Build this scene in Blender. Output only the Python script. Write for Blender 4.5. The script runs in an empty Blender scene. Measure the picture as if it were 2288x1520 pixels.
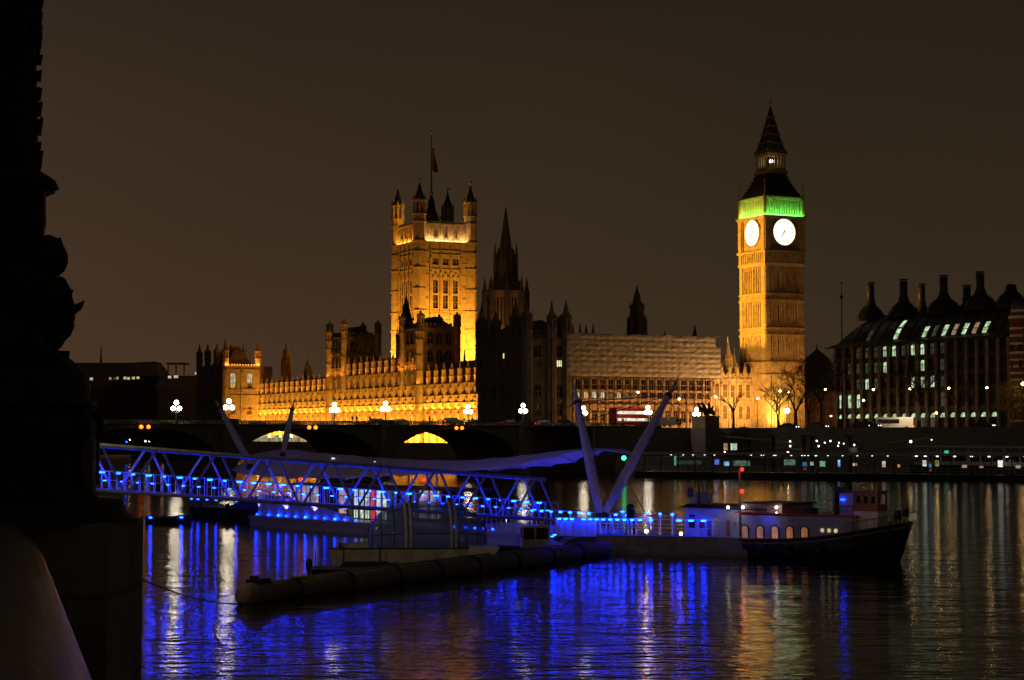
import bpy, math, random
from mathutils import Vector, Matrix, noise
random.seed(7)
sc = bpy.context.scene
COL = sc.collection
# ------------------------------------------------------------------ camera
F = 4250.0; CX, CY = 1144.0, 760.0; CZ = 8.0
PITCH = math.atan(215.0 / F)
cam_d = bpy.data.cameras.new('camera'); cam = bpy.data.objects.new('camera', cam_d); COL.objects.link(cam)
cam_d.sensor_width = 36; cam_d.lens = 36 * F / 2288.0
cam_d.clip_start = .1; cam_d.clip_end = 9000
cam.location = (0, 0, CZ); cam.rotation_euler = (math.pi / 2 + PITCH, 0, 0)
sc.camera = cam
# ------------------------------------------------------------------ world: light-polluted night sky
w = bpy.data.worlds.new('World'); sc.world = w; w.use_nodes = True
nt = w.node_tree; N = nt.nodes; L = nt.links; N.clear()
tc = N.new('ShaderNodeTexCoord'); sx = N.new('ShaderNodeSeparateXYZ'); L.new(tc.outputs['Generated'], sx.inputs[0])
def ramp(inp, stops):
    r = N.new('ShaderNodeValToRGB'); e = r.color_ramp.elements
    e[0].position, e[0].color = stops[0][0], (*stops[0][1], 1)
    e[1].position, e[1].color = stops[-1][0], (*stops[-1][1], 1)
    for p, c in stops[1:-1]:
        k = e.new(p); k.color = (*c, 1)
    L.new(inp, r.inputs[0]); return r
r1 = ramp(sx.outputs['Z'], [(0, (.060, .0345, .0180)), (.1, (.042, .0262, .0148)), (.24, (.0235, .0165, .0105)), (.7, (.013, .0105, .009))])
mp = N.new('ShaderNodeMapRange'); mp.inputs[1].default_value = -.28; mp.inputs[2].default_value = .3
L.new(sx.outputs['X'], mp.inputs[0])
r2 = ramp(mp.outputs[0], [(0, (1.2, 1.1, 1.12)), (.35, (1.05, 1, .98)), (.75, (.78, .85, .82)), (1, (.72, .8, .76))])
mx = N.new('ShaderNodeMix'); mx.data_type = 'RGBA'; mx.blend_type = 'MULTIPLY'; mx.inputs[0].default_value = 1
L.new(r1.outputs[0], mx.inputs[6]); L.new(r2.outputs[0], mx.inputs[7])
nz = N.new('ShaderNodeTexNoise'); nz.inputs['Scale'].default_value = 3.2; nz.inputs['Detail'].default_value = 5
L.new(tc.outputs['Generated'], nz.inputs[0])
mq = N.new('ShaderNodeMapRange'); mq.inputs[3].default_value = .8; mq.inputs[4].default_value = 1.2; L.new(nz.outputs[0], mq.inputs[0])
bg = N.new('ShaderNodeBackground'); ou = N.new('ShaderNodeOutputWorld')
L.new(mx.outputs[2], bg.inputs[0]); L.new(mq.outputs[0], bg.inputs[1]); L.new(bg.outputs[0], ou.inputs[0])
sc.view_settings.view_transform = 'Standard'; sc.view_settings.look = 'None'
sc.view_settings.exposure = 0; sc.view_settings.gamma = 1
sc.cycles.max_bounces = 5; sc.cycles.diffuse_bounces = 2; sc.cycles.glossy_bounces = 3
sc.cycles.transmission_bounces = 4; sc.cycles.transparent_max_bounces = 6
sc.cycles.use_denoising = True; sc.cycles.sample_clamp_indirect = 4; sc.cycles.use_adaptive_sampling = False
sc.cycles.caustics_reflective = False; sc.cycles.caustics_refractive = False

# ------------------------------------------------------------------ helpers
def ray(px, py):
    u = (px - CX) / F; v = (CY - py) / F; s, c = math.sin(PITCH), math.cos(PITCH)
    return u, c - v * s, s + v * c
def P(px, py, D):
    a, b, c = ray(px, py); return Vector((a / b * D, D, CZ + c / b * D))
def ZZ(py, D): return P(CX, py, D).z
def XX(px, D): return (px - CX) / F * D
ANG = math.radians(26.2); VX = (math.cos(ANG), math.sin(ANG)); UX = (-math.sin(ANG), math.cos(ANG)); PO = (4.0, 506.0)
def pal(x, y, z=0.): return Vector((PO[0] + VX[0] * x + UX[0] * y, PO[1] + VX[1] * x + UX[1] * y, z))
def pal_at(px, x=None, y=None):
    """the local palace coordinate where the plane x = const (or y = const) crosses picture column px"""
    u = (px - CX) / F
    if x is not None:
        a = PO[0] + VX[0] * x; b = PO[1] + VX[1] * x
        return (u * b - a) / (UX[0] - u * UX[1])
    a = PO[0] + UX[0] * y; b = PO[1] + UX[1] * y
    return (u * b - a) / (VX[0] - u * VX[1])

class MB:
    def __init__(s): s.v = []; s.f = []; s.mi = []; s.m = 0; s.sm = []
    def add(s, vs, fs, smooth=False):
        k = len(s.v); s.v += [tuple(a) for a in vs]
        for f in fs: s.f.append([k + i for i in f]); s.mi.append(s.m); s.sm.append(smooth)
        return s
    def box(s, x0, x1, y0, y1, z0, z1):
        return s.add([(x0, y0, z0), (x1, y0, z0), (x1, y1, z0), (x0, y1, z0), (x0, y0, z1), (x1, y0, z1), (x1, y1, z1), (x0, y1, z1)],
              [(0, 3, 2, 1), (4, 5, 6, 7), (0, 1, 5, 4), (1, 2, 6, 5), (2, 3, 7, 6), (3, 0, 4, 7)])
    def obox(s, O, d, n, a0, a1, b0, b1, z0, z1):
        q = lambda a, b, z: (O[0] + d[0] * a + n[0] * b, O[1] + d[1] * a + n[1] * b, z)
        return s.add([q(a0, b0, z0), q(a1, b0, z0), q(a1, b1, z0), q(a0, b1, z0), q(a0, b0, z1), q(a1, b0, z1), q(a1, b1, z1), q(a0, b1, z1)],
              [(0, 3, 2, 1), (4, 5, 6, 7), (0, 1, 5, 4), (1, 2, 6, 5), (2, 3, 7, 6), (3, 0, 4, 7)])
    def prism(s, poly, z0, z1):
        n = len(poly)
        return s.add([(x, y, z0) for x, y in poly] + [(x, y, z1) for x, y in poly],
              [list(range(n))[::-1], list(range(n, 2 * n))] + [(i, (i + 1) % n, n + (i + 1) % n, n + i) for i in range(n)])
    def fr(s, cx, cy, r0, r1, z0, z1, n=4, rot=None, smooth=False):
        """frustum; for n = 4 r is the half side"""
        if rot is None: rot = math.pi / n
        k = 1 / math.cos(math.pi / n) if n <= 8 else 1
        vs = [];
        for r, z in ((r0, z0), (r1, z1)):
            for i in range(n):
                a = rot + 2 * math.pi * i / n; vs.append((cx + r * k * math.cos(a), cy + r * k * math.sin(a), z))
        return s.add(vs, [list(range(n))[::-1], list(range(n, 2 * n))] + [(i, (i + 1) % n, n + (i + 1) % n, n + i) for i in range(n)], smooth)
    def lathe(s, prof, cx=0, cy=0, n=16, smooth=True):
        vs = []
        for r, z in prof:
            for i in range(n):
                a = 2 * math.pi * i / n; vs.append((cx + r * math.cos(a), cy + r * math.sin(a), z))
        fs = [(j * n + i, j * n + (i + 1) % n, (j + 1) * n + (i + 1) % n, (j + 1) * n + i) for j in range(len(prof) - 1) for i in range(n)]
        fs += [list(range(n))[::-1], list(range((len(prof) - 1) * n, len(prof) * n))]
        return s.add(vs, fs, smooth)
    def path(s, pts, rs, n=6, smooth=True):
        pts = [Vector(p) for p in pts]; m = len(pts)
        if not hasattr(rs, '__len__'): rs = [rs] * m
        vs = []; up = None
        for j, p in enumerate(pts):
            t = (pts[min(j + 1, m - 1)] - pts[max(j - 1, 0)]).normalized()
            if up is None: up = Vector((0, 0, 1)) if abs(t.z) < .9 else Vector((1, 0, 0))
            a = t.cross(up).normalized(); b = a.cross(t).normalized(); up = b
            for i in range(n):
                th = 2 * math.pi * i / n; vs.append(p + (a * math.cos(th) + b * math.sin(th)) * rs[j])
        fs = [(j * n + i, j * n + (i + 1) % n, (j + 1) * n + (i + 1) % n, (j + 1) * n + i) for j in range(m - 1) for i in range(n)]
        fs += [list(range(n))[::-1], list(range((m - 1) * n, m * n))]
        return s.add(vs, fs, smooth)
    def tube(s, p, q, r0, r1=None, n=6): return s.path([p, q], [r0, r0 if r1 is None else r1], n, n > 6)
    def ball(s, c, r, n=10, sz=1.):
        m = max(4, n // 2); pr = [(max(1e-3, r * math.sin(math.pi * j / m)), c[2] - r * sz * math.cos(math.pi * j / m)) for j in range(m + 1)]
        return s.lathe(pr, c[0], c[1], n)
    def mesh(s, name, mats, base=(0, 0, 0)):
        me = bpy.data.meshes.new(name)
        me.from_pydata([(a - base[0], b - base[1], c - base[2]) for a, b, c in s.v], [], s.f)
        for m in (mats if isinstance(mats, (list, tuple)) else [mats]): me.materials.append(m)
        me.polygons.foreach_set('material_index', s.mi); me.polygons.foreach_set('use_smooth', s.sm)
        me.update(); return me
BASE = {}
def tag(o, label=None, cat=None, group=None, kind=None):
    for k, v in (('label', label), ('category', cat), ('group', group), ('kind', kind)):
        if v: o[k] = v
    return o
def thing(name, label, cat, loc, rz=0, group=None, base=None):
    """an Empty; BASE = the coordinates (in the builder's own frame) that become its origin"""
    o = bpy.data.objects.new(name, None); COL.objects.link(o); o.empty_display_size = .5
    o.location = loc; o.rotation_euler = (0, 0, rz); BASE[o.name] = base if base is not None else (0, 0, 0)
    return tag(o, label, cat, group)
def pthing(name, label, cat, x, y, z=0., group=None):
    """a thing laid out in the palace's street grid; its parts are given in grid coordinates"""
    return thing(name, label, cat, pal(x, y, z), ANG, group, (x, y, z))
def obj(name, me, parent=None, loc=(0, 0, 0), rz=0):
    o = bpy.data.objects.new(name, me); COL.objects.link(o); o.parent = parent; o.location = loc; o.rotation_euler = (0, 0, rz)
    return o
def root_of(p):
    while p.parent: p = p.parent
    return p
def part(mb, name, mat, parent):
    return obj(name, mb.mesh(name, mat, BASE.get(root_of(parent).name, (0, 0, 0))), parent)
def put(name, me, parent, p, rz=0):
    b = BASE.get(root_of(parent).name, (0, 0, 0)); return obj(name, me, parent, (p[0] - b[0], p[1] - b[1], p[2] - b[2]), rz)
def solo(mb, name, mat, label, cat, group=None, loc=(0, 0, 0), rz=0, kind=None, base=(0, 0, 0)):
    return tag(obj(name, mb.mesh(name, mat, base), None, loc, rz), label, cat, group, kind)
def copy_tree(o, parent=None):
    c = o.copy(); COL.objects.link(c); c.parent = parent
    if o.name in BASE: BASE[c.name] = BASE[o.name]
    for ch in list(o.children): copy_tree(ch, c)
    return c

# ------------------------------------------------------------------ materials
MATS = {}
def mat(name, c, rough=.8, metal=0., var=.25, scale=1.5, bump=0., bscale=None, blocks=None, spec=None, stretch=None, vscale=None):
    m = bpy.data.materials.new(name); m.use_nodes = True; nt = m.node_tree; N = nt.nodes; L = nt.links; b = N['Principled BSDF']
    b.inputs['Roughness'].default_value = rough; b.inputs['Metallic'].default_value = metal
    if spec is not None: b.inputs['Specular IOR Level'].default_value = spec
    tc = N.new('ShaderNodeTexCoord'); co = tc.outputs['Object']
    if stretch:
        q = N.new('ShaderNodeMapping'); q.inputs['Scale'].default_value = stretch; L.new(co, q.inputs[0]); co = q.outputs[0]
    nz = N.new('ShaderNodeTexNoise'); nz.inputs['Scale'].default_value = scale; nz.inputs['Detail'].default_value = 6; nz.inputs['Roughness'].default_value = .65; L.new(co, nz.inputs[0])
    mr = N.new('ShaderNodeMapRange'); mr.inputs[1].default_value = .3; mr.inputs[2].default_value = .7
    mr.inputs[3].default_value = 1 - var; mr.inputs[4].default_value = 1 + var; L.new(nz.outputs[0], mr.inputs[0])
    mx = N.new('ShaderNodeMix'); mx.data_type = 'RGBA'; mx.blend_type = 'MULTIPLY'; mx.inputs[0].default_value = 1
    mx.inputs[6].default_value = (*c, 1); L.new(mr.outputs[0], mx.inputs[7]); out = mx.outputs[2]; h = nz.outputs[0]
    if blocks:
        bt = N.new('ShaderNodeTexBrick'); sp = N.new('ShaderNodeSeparateXYZ'); cb = N.new('ShaderNodeCombineXYZ'); ad = N.new('ShaderNodeMath')
        L.new(tc.outputs['Object'], sp.inputs[0]); L.new(sp.outputs[0], ad.inputs[0]); L.new(sp.outputs[1], ad.inputs[1]); L.new(ad.outputs[0], cb.inputs[0]); L.new(sp.outputs[2], cb.inputs[1])
        L.new(cb.outputs[0], bt.inputs[0]); bt.inputs['Scale'].default_value = 1; bt.inputs['Brick Width'].default_value = blocks[0]; bt.inputs['Row Height'].default_value = blocks[1]
        bt.inputs['Mortar Size'].default_value = blocks[2]; bt.inputs['Color1'].default_value = (1, 1, 1, 1); bt.inputs['Color2'].default_value = (.82, .82, .82, 1); bt.inputs['Mortar'].default_value = (.5, .5, .5, 1)
        m2 = N.new('ShaderNodeMix'); m2.data_type = 'RGBA'; m2.blend_type = 'MULTIPLY'; m2.inputs[0].default_value = .8
        L.new(out, m2.inputs[6]); L.new(bt.outputs[0], m2.inputs[7]); out = m2.outputs[2]
    L.new(out, b.inputs['Base Color'])
    if bump:
        bp = N.new('ShaderNodeBump'); bp.inputs['Strength'].default_value = .6; bp.inputs['Distance'].default_value = bump; L.new(h, bp.inputs['Height']); L.new(bp.outputs[0], b.inputs['Normal'])
    MATS[name] = m; return m
def glow(name, c, s, var=0., scale=3.):
    m = bpy.data.materials.new(name); m.use_nodes = True; nt = m.node_tree; N = nt.nodes; L = nt.links; b = N['Principled BSDF']
    b.inputs['Base Color'].default_value = (.3, .3, .3, 1); b.inputs['Roughness'].default_value = .4
    b.inputs['Emission Color'].default_value = (*c, 1); b.inputs['Emission Strength'].default_value = s
    if var:
        tc = N.new('ShaderNodeTexCoord'); nz = N.new('ShaderNodeTexNoise'); nz.inputs['Scale'].default_value = scale; nz.inputs['Detail'].default_value = 3
        oi = N.new('ShaderNodeObjectInfo'); va = N.new('ShaderNodeVectorMath'); va.operation = 'ADD'; ml = N.new('ShaderNodeMath'); ml.operation = 'MULTIPLY'; ml.inputs[1].default_value = 60
        L.new(oi.outputs['Random'], ml.inputs[0]); L.new(tc.outputs['Object'], va.inputs[0]); L.new(ml.outputs[0], va.inputs[1]); L.new(va.outputs[0], nz.inputs[0])
        mr = N.new('ShaderNodeMapRange'); mr.inputs[1].default_value = .35; mr.inputs[2].default_value = .65; mr.inputs[3].default_value = s * (1 - var); mr.inputs[4].default_value = s * (1 + var)
        L.new(nz.outputs[0], mr.inputs[0]); L.new(mr.outputs[0], b.inputs['Emission Strength'])
    MATS[name] = m; return m
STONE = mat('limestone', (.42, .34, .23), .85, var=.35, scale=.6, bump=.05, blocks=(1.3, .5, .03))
STONE_D = mat('unlit_limestone', (.2, .165, .12), .9, var=.35, scale=.5, bump=.05, blocks=(1.3, .5, .03))  # darker copy of the limestone, shade of unlit walls put into its colour
SLATE = mat('iron_roof', (.028, .028, .028), .55, var=.3, scale=1.2, bump=.03)
LEAD = mat('lead_roof', (.07, .07, .07), .6, var=.3, scale=.8)
GILT = mat('gilded_metal', (.75, .5, .15), .35, .8, var=.2)
GLASSD = mat('dark_window_glass', (.015, .013, .012), .12, var=.2)
GRAN = mat('granite', (.27, .25, .22), .7, var=.35, scale=2.5, bump=.02, blocks=(1.6, .6, .02))
GRANG = mat('green_painted_iron', (.2, .24, .15), .5, var=.25, scale=1.)
ASPH = mat('asphalt', (.05, .05, .05), .85, var=.2, scale=3)
EARTH = mat('paved_bank', (.08, .075, .065), .9, var=.3, scale=.3)
TRUSSP = mat('aged_truss_paint', (.34, .34, .36), .5, var=.3, scale=2.5)
OLDW = mat('weathered_cream_paint', (.4, .4, .44), .5, var=.25, scale=1.2, bump=.01)
WHITEP = mat('white_paint', (.72, .72, .74), .4, var=.12, scale=1.5)
GREYP = mat('grey_steel_paint', (.55, .55, .58), .4, var=.15, scale=2)
STEELD = mat('dark_steel', (.05, .05, .055), .5, .2, var=.3, scale=2)
BLACK = mat('black_hull_paint', (.012, .013, .016), .45, var=.3, scale=1.5)
RUBBER = mat('weathered_fender', (.2, .17, .125), .7, var=.4, scale=2.5, bump=.03)
BRONZE = mat('black_cast_iron', (.016, .015, .013), .55, .2, var=.5, scale=8, bump=.01)
WOOD = mat('varnished_wood', (.3, .12, .035), .4, var=.3, scale=3, stretch=(1, 1, 6))
REDP = mat('red_paint', (.62, .025, .018), .35, var=.1)
BARK = mat('tree_bark', (.06, .048, .035), .9, var=.3, scale=3)
BRICKR = mat('red_brick', (.26, .07, .045), .85, var=.25, scale=1.5, blocks=(.6, .22, .03))
CLOTH = mat('dark_cloth', (.03, .03, .035), .9, var=.3)
SKIN = mat('skin', (.35, .2, .14), .6, var=.1)
def fabric():
    m = mat('canopy_fabric', (.8, .78, .82), .7, var=.12, scale=1.2); nt = m.node_tree; N = nt.nodes; L = nt.links
    b = N['Principled BSDF']; t = N.new('ShaderNodeBsdfTranslucent'); t.inputs[0].default_value = (.8, .78, .85, 1)
    x = N.new('ShaderNodeMixShader'); x.inputs[0].default_value = .35; L.new(b.outputs[0], x.inputs[1]); L.new(t.outputs[0], x.inputs[2]); L.new(x.outputs[0], N['Material Output'].inputs[0]); return m
FABRIC = fabric()
def glass():
    m = bpy.data.materials.new('clear_glass'); m.use_nodes = True; nt = m.node_tree; N = nt.nodes; L = nt.links
    b = N['Principled BSDF']; b.inputs['Base Color'].default_value = (.3, .42, .85, 1); b.inputs['Roughness'].default_value = .08
    b.inputs['Specular IOR Level'].default_value = .9
    t = N.new('ShaderNodeBsdfTransparent'); t.inputs[0].default_value = (.75, .8, .88, 1)
    fz = N.new('ShaderNodeTexNoise'); fz.inputs['Scale'].default_value = 2.2; tc = N.new('ShaderNodeTexCoord'); L.new(tc.outputs['Object'], fz.inputs[0])
    mr = N.new('ShaderNodeMapRange'); mr.inputs[3].default_value = .3; mr.inputs[4].default_value = .6; L.new(fz.outputs[0], mr.inputs[0])
    x = N.new('ShaderNodeMixShader'); L.new(mr.outputs[0], x.inputs[0])
    L.new(t.outputs[0], x.inputs[1]); L.new(b.outputs[0], x.inputs[2]); L.new(x.outputs[0], N['Material Output'].inputs[0]); return m
GLASS = glass()
W_GREEN = glow('office_window_light', (.72, 1, .58), .6, .6, .9)
W_DIM = glow('dim_office_light', (.5, .7, .42), .04, .7, .8)
W_ORG = glow('orange_office_light', (1, .6, .3), .3, .5, .9)
W_YEL = glow('warm_window_light', (1, .8, .4), .5, .4, 1.)
W_WHT = glow('cool_window_light', (.8, 1, .75), .5, .5, 1.)
DIAL = glow('opal_clock_glass', (1, .95, .62), 2.1)
GLOBE = glow('lamp_globe', (1, .86, .62), 34)
SODIUM = glow('sodium_lamp', (1, .56, .18), 55)
AMBER = glow('amber_navigation_lamp', (1, .14, .008), 5)
BLUEL = glow('blue_led', (.001, .022, 1), 95)
BLUES = glow('blue_led_small', (.001, .022, 1), 30)
WHITEL = glow('white_lamp', (1, .93, .8), 5)
COOLL = glow('cool_white_lamp', (.85, 1, .9), 3)
REDL = glow('red_lamp', (1, .012, .006), 7)
GREENL = glow('green_lamp', (.02, 1, .35), 6)
PORT = glow('cabin_light', (1, .36, .1), .24, .5, 1.2)
TEAL = glow('teal_lamp', (.1, 1, .75), .5)
BUSIN = glow('bus_interior_light', (.9, 1, .8), .75, .6, 1.2)

def water_mat():
    m = bpy.data.materials.new('river_water'); m.use_nodes = True; nt = m.node_tree; N = nt.nodes; L = nt.links; b = N['Principled BSDF']
    b.inputs['Base Color'].default_value = (.012, .011, .008, 1); b.inputs['IOR'].default_value = 1.33
    b.inputs['Roughness'].default_value = .08
    tc = N.new('ShaderNodeTexCoord')
    def nz(sc_, det, st, rot=0):
        q = N.new('ShaderNodeMapping'); q.inputs['Scale'].default_value = st; q.inputs['Rotation'].default_value = (0, 0, rot); L.new(tc.outputs['Object'], q.inputs[0])
        n = N.new('ShaderNodeTexNoise'); n.inputs['Scale'].default_value = sc_; n.inputs['Detail'].default_value = det; n.inputs['Roughness'].default_value = .55; L.new(q.outputs[0], n.inputs[0]); return n
    a = nz(1.5, 3, (.45, 1, 1), .15); c = nz(.35, 2, (.5, 1, 1), -.25); d = nz(.03, 2, (1, .7, 1))
    def bump(n, dist, prev=None):
        k = N.new('ShaderNodeBump'); k.inputs['Strength'].default_value = 1; k.inputs['Distance'].default_value = dist; L.new(n.outputs[0], k.inputs['Height'])
        if prev: L.new(prev.outputs[0], k.inputs['Normal'])
        return k
    b1 = bump(c, .1); b2 = bump(a, .10, b1); L.new(b2.outputs[0], b.inputs['Normal'])
    mr = N.new('ShaderNodeMapRange'); mr.inputs[1].default_value = .35; mr.inputs[2].default_value = .65; mr.inputs[3].default_value = .025; mr.inputs[4].default_value = .075; L.new(d.outputs[0], mr.inputs[0]); L.new(mr.outputs[0], b2.inputs['Distance'])
    return m
WATER = water_mat()

def area(name, loc, tgt, sx, sy, power, col, spread=None, parent=None):
    d = bpy.data.lights.new(name, 'AREA'); d.shape = 'RECTANGLE'; d.size = sx; d.size_y = sy; d.energy = power; d.color = col
    if spread: d.spread = math.radians(spread)
    o = bpy.data.objects.new(name, d); COL.objects.link(o); o.location = loc
    return o, d
def area_rows(name, p0, p1, aim, wdt, power, col, spread=None):
    """a row of floodlights as a strip from p0 to p1, facing direction aim"""
    p0, p1, aim = Vector(p0), Vector(p1), Vector(aim).normalized()
    ax = (p1 - p0); ln = ax.length; ax.normalize(); z = -aim; ax = (ax - z * ax.dot(z)).normalized(); y = z.cross(ax)
    o, d = area(name, (p0 + p1) / 2, None, ln, wdt, power, col, spread)
    o.matrix_world = Matrix.Translation((p0 + p1) / 2) @ Matrix((ax, y, z)).transposed().to_4x4()
    return o
def spot(name, loc, tgt, power, col, size, rad=.4, blend=.5):
    d = bpy.data.lights.new(name, 'SPOT'); d.energy = power; d.color = col; d.spot_size = math.radians(size); d.spot_blend = blend; d.shadow_soft_size = rad
    o = bpy.data.objects.new(name, d); COL.objects.link(o); o.location = loc
    o.rotation_euler = (Vector(tgt) - Vector(loc)).to_track_quat('-Z', 'Y').to_euler(); return o
GOLD = (1, .385, .03); AMB = (1, .31, .03)

# ------------------------------------------------------------------ river, banks
m = MB(); m.add([(-1500, -200, 0), (1500, -200, 0), (1500, 3500, 0), (-1500, 3500, 0)], [(0, 1, 2, 3)])
solo(m, 'river_water', WATER, 'wide dark river with ripples carrying blue, white and gold reflections', 'river', kind='structure')
GZ = 9.4
pts = [(1400, -200), (118, 400), (52, 447), (40, 458), tuple(pal(-2, -18)[:2]), tuple(pal(0, 2)[:2]), tuple(pal(2, 30)[:2]), tuple(pal(11, 30)[:2]), tuple(pal(11, 254)[:2]), tuple(pal(-2, 254)[:2]), tuple(pal(-2, 300)[:2]), (-220, 1100), (-400, 3300), (1400, 3300)]
m = MB(); m.prism(pts[::-1], -2, GZ)
solo(m, 'far_river_bank', EARTH, 'dark paved ground of the far bank behind the stone river wall', 'ground', kind='structure')
# near bank: wall with the rounded coping the camera looks along
nb = [(-.76 - .16, 3.5), (-2.33 - .16, 9.3)]
dn = Vector((-1.57, 5.8)).normalized(); nn = Vector((-dn.y, dn.x))     # nn points to land (left)
def nbp(t, b): q = Vector((-.67, 3.1)) + dn * t + nn * b; return (q.x, q.y)
m = MB(); m.prism([nbp(-60, .9), nbp(330, .9), nbp(330, 900), nbp(-60, 900)][::-1], -2, 6.6)
solo(m, 'near_river_bank', EARTH, 'dark promenade ground behind the near parapet', 'ground', kind='structure')

# ------------------------------------------------------------------ gothic facade kit
def gothic_window(w, h, glassm, arch=True, mull=2, name='window', trans=1, frame=STONE):
    """w x h opening, origin at sill centre, outward = -y; glass recessed"""
    mb = MB(); mb.m = 1
    if arch:
        n = 8; poly = [(-w / 2, 0), (w / 2, 0)] + [(w / 2 * math.cos(math.pi * i / n), h - w * .5 + w * .5 * math.sin(math.pi * i / n)) for i in range(n + 1)]
    else: poly = [(-w / 2, 0), (w / 2, 0), (w / 2, h), (-w / 2, h)]
    k = len(poly); mb.add([(x, -.08, z) for x, z in poly] + [(x, .0, z) for x, z in poly], [list(range(k)), list(range(k, 2 * k))[::-1]] + [((i + 1) % k, i, k + i, k + (i + 1) % k) for i in range(k)])
    mb.m = 0; t = min(.14, w * .09)
    for i in range(1, mull + 1):
        x = -w / 2 + w * i / (mull + 1); mb.box(x - t / 2, x + t / 2, -.3, -.1, 0, h - (.12 * w if arch else 0))
    for i in range(1, trans + 1):
        z = h * i / (trans + 1); mb.box(-w / 2, w / 2, -.27, -.13, z - t / 2, z + t / 2)
    mb.box(-w / 2 - .1, w / 2 + .1, -.55, .0, -.16, -.02)
    return mb.mesh(name, [frame, glassm])
def face(th, O, d, n, Lg, bays, z0, z1, rows, strings=(), butt=(.9, .6), pin=None, wallm=STONE, skin=.5, buttz=None, name='wall', pinmb=None, winmb=None, crest=True, pinh=3.5, butts=True, trim=None):
    """rows: [(sill, head, width, mesh or callable(bay) -> mesh)]; builds one wall skin of piers and spandrels, buttresses, strings"""
    bw = Lg / bays; mb = MB(); rz = math.atan2(d[1], d[0])
    zc = z0
    for (a, b, w_, me) in rows:
        if a > zc: mb.obox(O, d, n, 0, Lg, -skin, 0, zc, a)
        e = (bw - w_) / 2
        mb.obox(O, d, n, 0, e, -skin, 0, a, b)
        for i in range(bays - 1): mb.obox(O, d, n, (i + 1) * bw - e, (i + 1) * bw + e, -skin, 0, a, b)
        mb.obox(O, d, n, Lg - e, Lg, -skin, 0, a, b)
        zc = b
        for i in range(bays):
            q = me(i) if callable(me) else me
            if q is None: continue
            c = (i + .5) * bw; p = (O[0] + d[0] * c - n[0] * (skin - .1), O[1] + d[1] * c - n[1] * (skin - .1), a)
            put('window', q, th, p, rz)
    if z1 > zc: mb.obox(O, d, n, 0, Lg, -skin, 0, zc, z1)
    part(mb, name, wallm, th)
    t = MB()
    for z in strings: t.obox(O, d, n, -.1, Lg + .1, .002, .32, z - .2, z + .2)
    bz = buttz or z1
    if butts:
        for i in range(bays + 1):
            c = i * bw; zz = [z0] + [z for z in strings if z0 < z < bz] + [bz]
            for j in range(len(zz) - 1):
                t.obox(O, d, n, c - butt[0] / 2, c + butt[0] / 2, .004, butt[1] + .004, zz[j] + .201 if j else zz[j], zz[j + 1] - .201 if j < len(zz) - 2 else zz[j + 1])
                if j: t.obox(O, d, n, c - butt[0] / 2 - .12, c + butt[0] / 2 + .12, .33, butt[1] + .16, zz[j] - .2, zz[j] + .2)
            for hh in (1.3,):       # niche caps that catch the floodlight
                for z in strings:
                    if z0 + 2 < z < bz: t.obox(O, d, n, c - butt[0] * .42, c + butt[0] * .42, butt[1] + .01, butt[1] + .3, z - .2 - hh, z - .2 - hh * .5)
    part(t, 'buttress_trim', trim or wallm, th)
    if crest:
        cr = MB(); k = int(Lg / 1.1)
        for i in range(k): c = (i + .5) * Lg / k; cr.obox(O, d, n, c - .3, c + .3, -.35, .0, z1, z1 + .7)
        part(cr, 'battlement', wallm, th)
    if pin:
        pm = pin
        for i in range(bays + 1):
            c = i * bw; put('pinnacle', pm, th, (O[0] + d[0] * c + n[0] * butt[1] / 2, O[1] + d[1] * c + n[1] * butt[1] / 2, bz), rz)
def pinnacle_mesh(r=.45, h=5.5, m_=STONE):
    mb = MB(); a = h * .28; mb.fr(0, 0, r, r, 0, a); mb.fr(0, 0, r * 1.35, r * 1.35, a, a + .25); mb.fr(0, 0, r * .95, r * .95, a + .25, h * .62); mb.fr(0, 0, r * 1.25, r * 1.25, h * .62, h * .62 + .2)
    mb.fr(0, 0, r * .8, .03, h * .62 + .2, h); mb.ball((0, 0, h - .1), .12, 6); return mb.mesh('pinnacle', m_)
def turret(th, x, y, r, z0, z1, zs, stone=STONE, roof=None, slots=2, fin=GILT, nm='turret', bands=()):
    """octagonal turret with string rings, open belfry stage and a crocketed spirelet"""
    mb = MB(); mb.fr(x, y, r, r, z0, z1 - r * 2.4, 8)
    for b in list(bands) + [z1 - r * 2.4, z1]: mb.fr(x, y, r * 1.16, r * 1.16, b - .22, b + .22, 8)
    for i in range(8):
        a = math.pi / 8 + i * math.pi / 4; q = r * .98 / math.cos(math.pi / 8); cx, cy = x + q * math.cos(a) * .93, y + q * math.sin(a) * .93
        mb.fr(cx, cy, r * .13, r * .13, z1 - r * 2.4 + .22, z1 - .22, 4); mb.fr(cx * 1, cy * 1, r * .16, .02, z1 + .22, z1 + r * 1.1, 4)
    mb.fr(x, y, r * .6, r * .6, z1 - r * 2.4 + .22, z1 - .22, 8)
    o = part(mb, nm, stone, th)
    s = MB(); H = zs - z1 - .22; s.lathe([(r * .92, z1 + .22), (r * .86, z1 + .22 + H * .12), (r * .5, z1 + .22 + H * .42), (r * .2, z1 + .22 + H * .72), (.05, zs - .3), (.02, zs)], x, y, 8, False)
    for j in range(4):
        q = r * (.8 - .17 * j); z = z1 + .22 + H * (.15 + .17 * j)
        for i in range(4): a = i * math.pi / 2 + .4; s.fr(x + q * math.cos(a) * .8, y + q * math.sin(a) * .8, r * .08, .01, z, z + r * .35, 4)
    part(s, 'turret_spire', roof or stone, o)
    if fin:
        g = MB(); g.ball((x, y, zs - .1), max(.18, r * .2), 8); g.box(x - .06, x + .06, y - .06, y + .06, zs, zs + r * .5); g.box(x, x + .5 * r, y - .05, y + .05, zs + r * .12, zs + r * .34); part(g, 'weathervane', fin, o)
    return o

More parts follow.
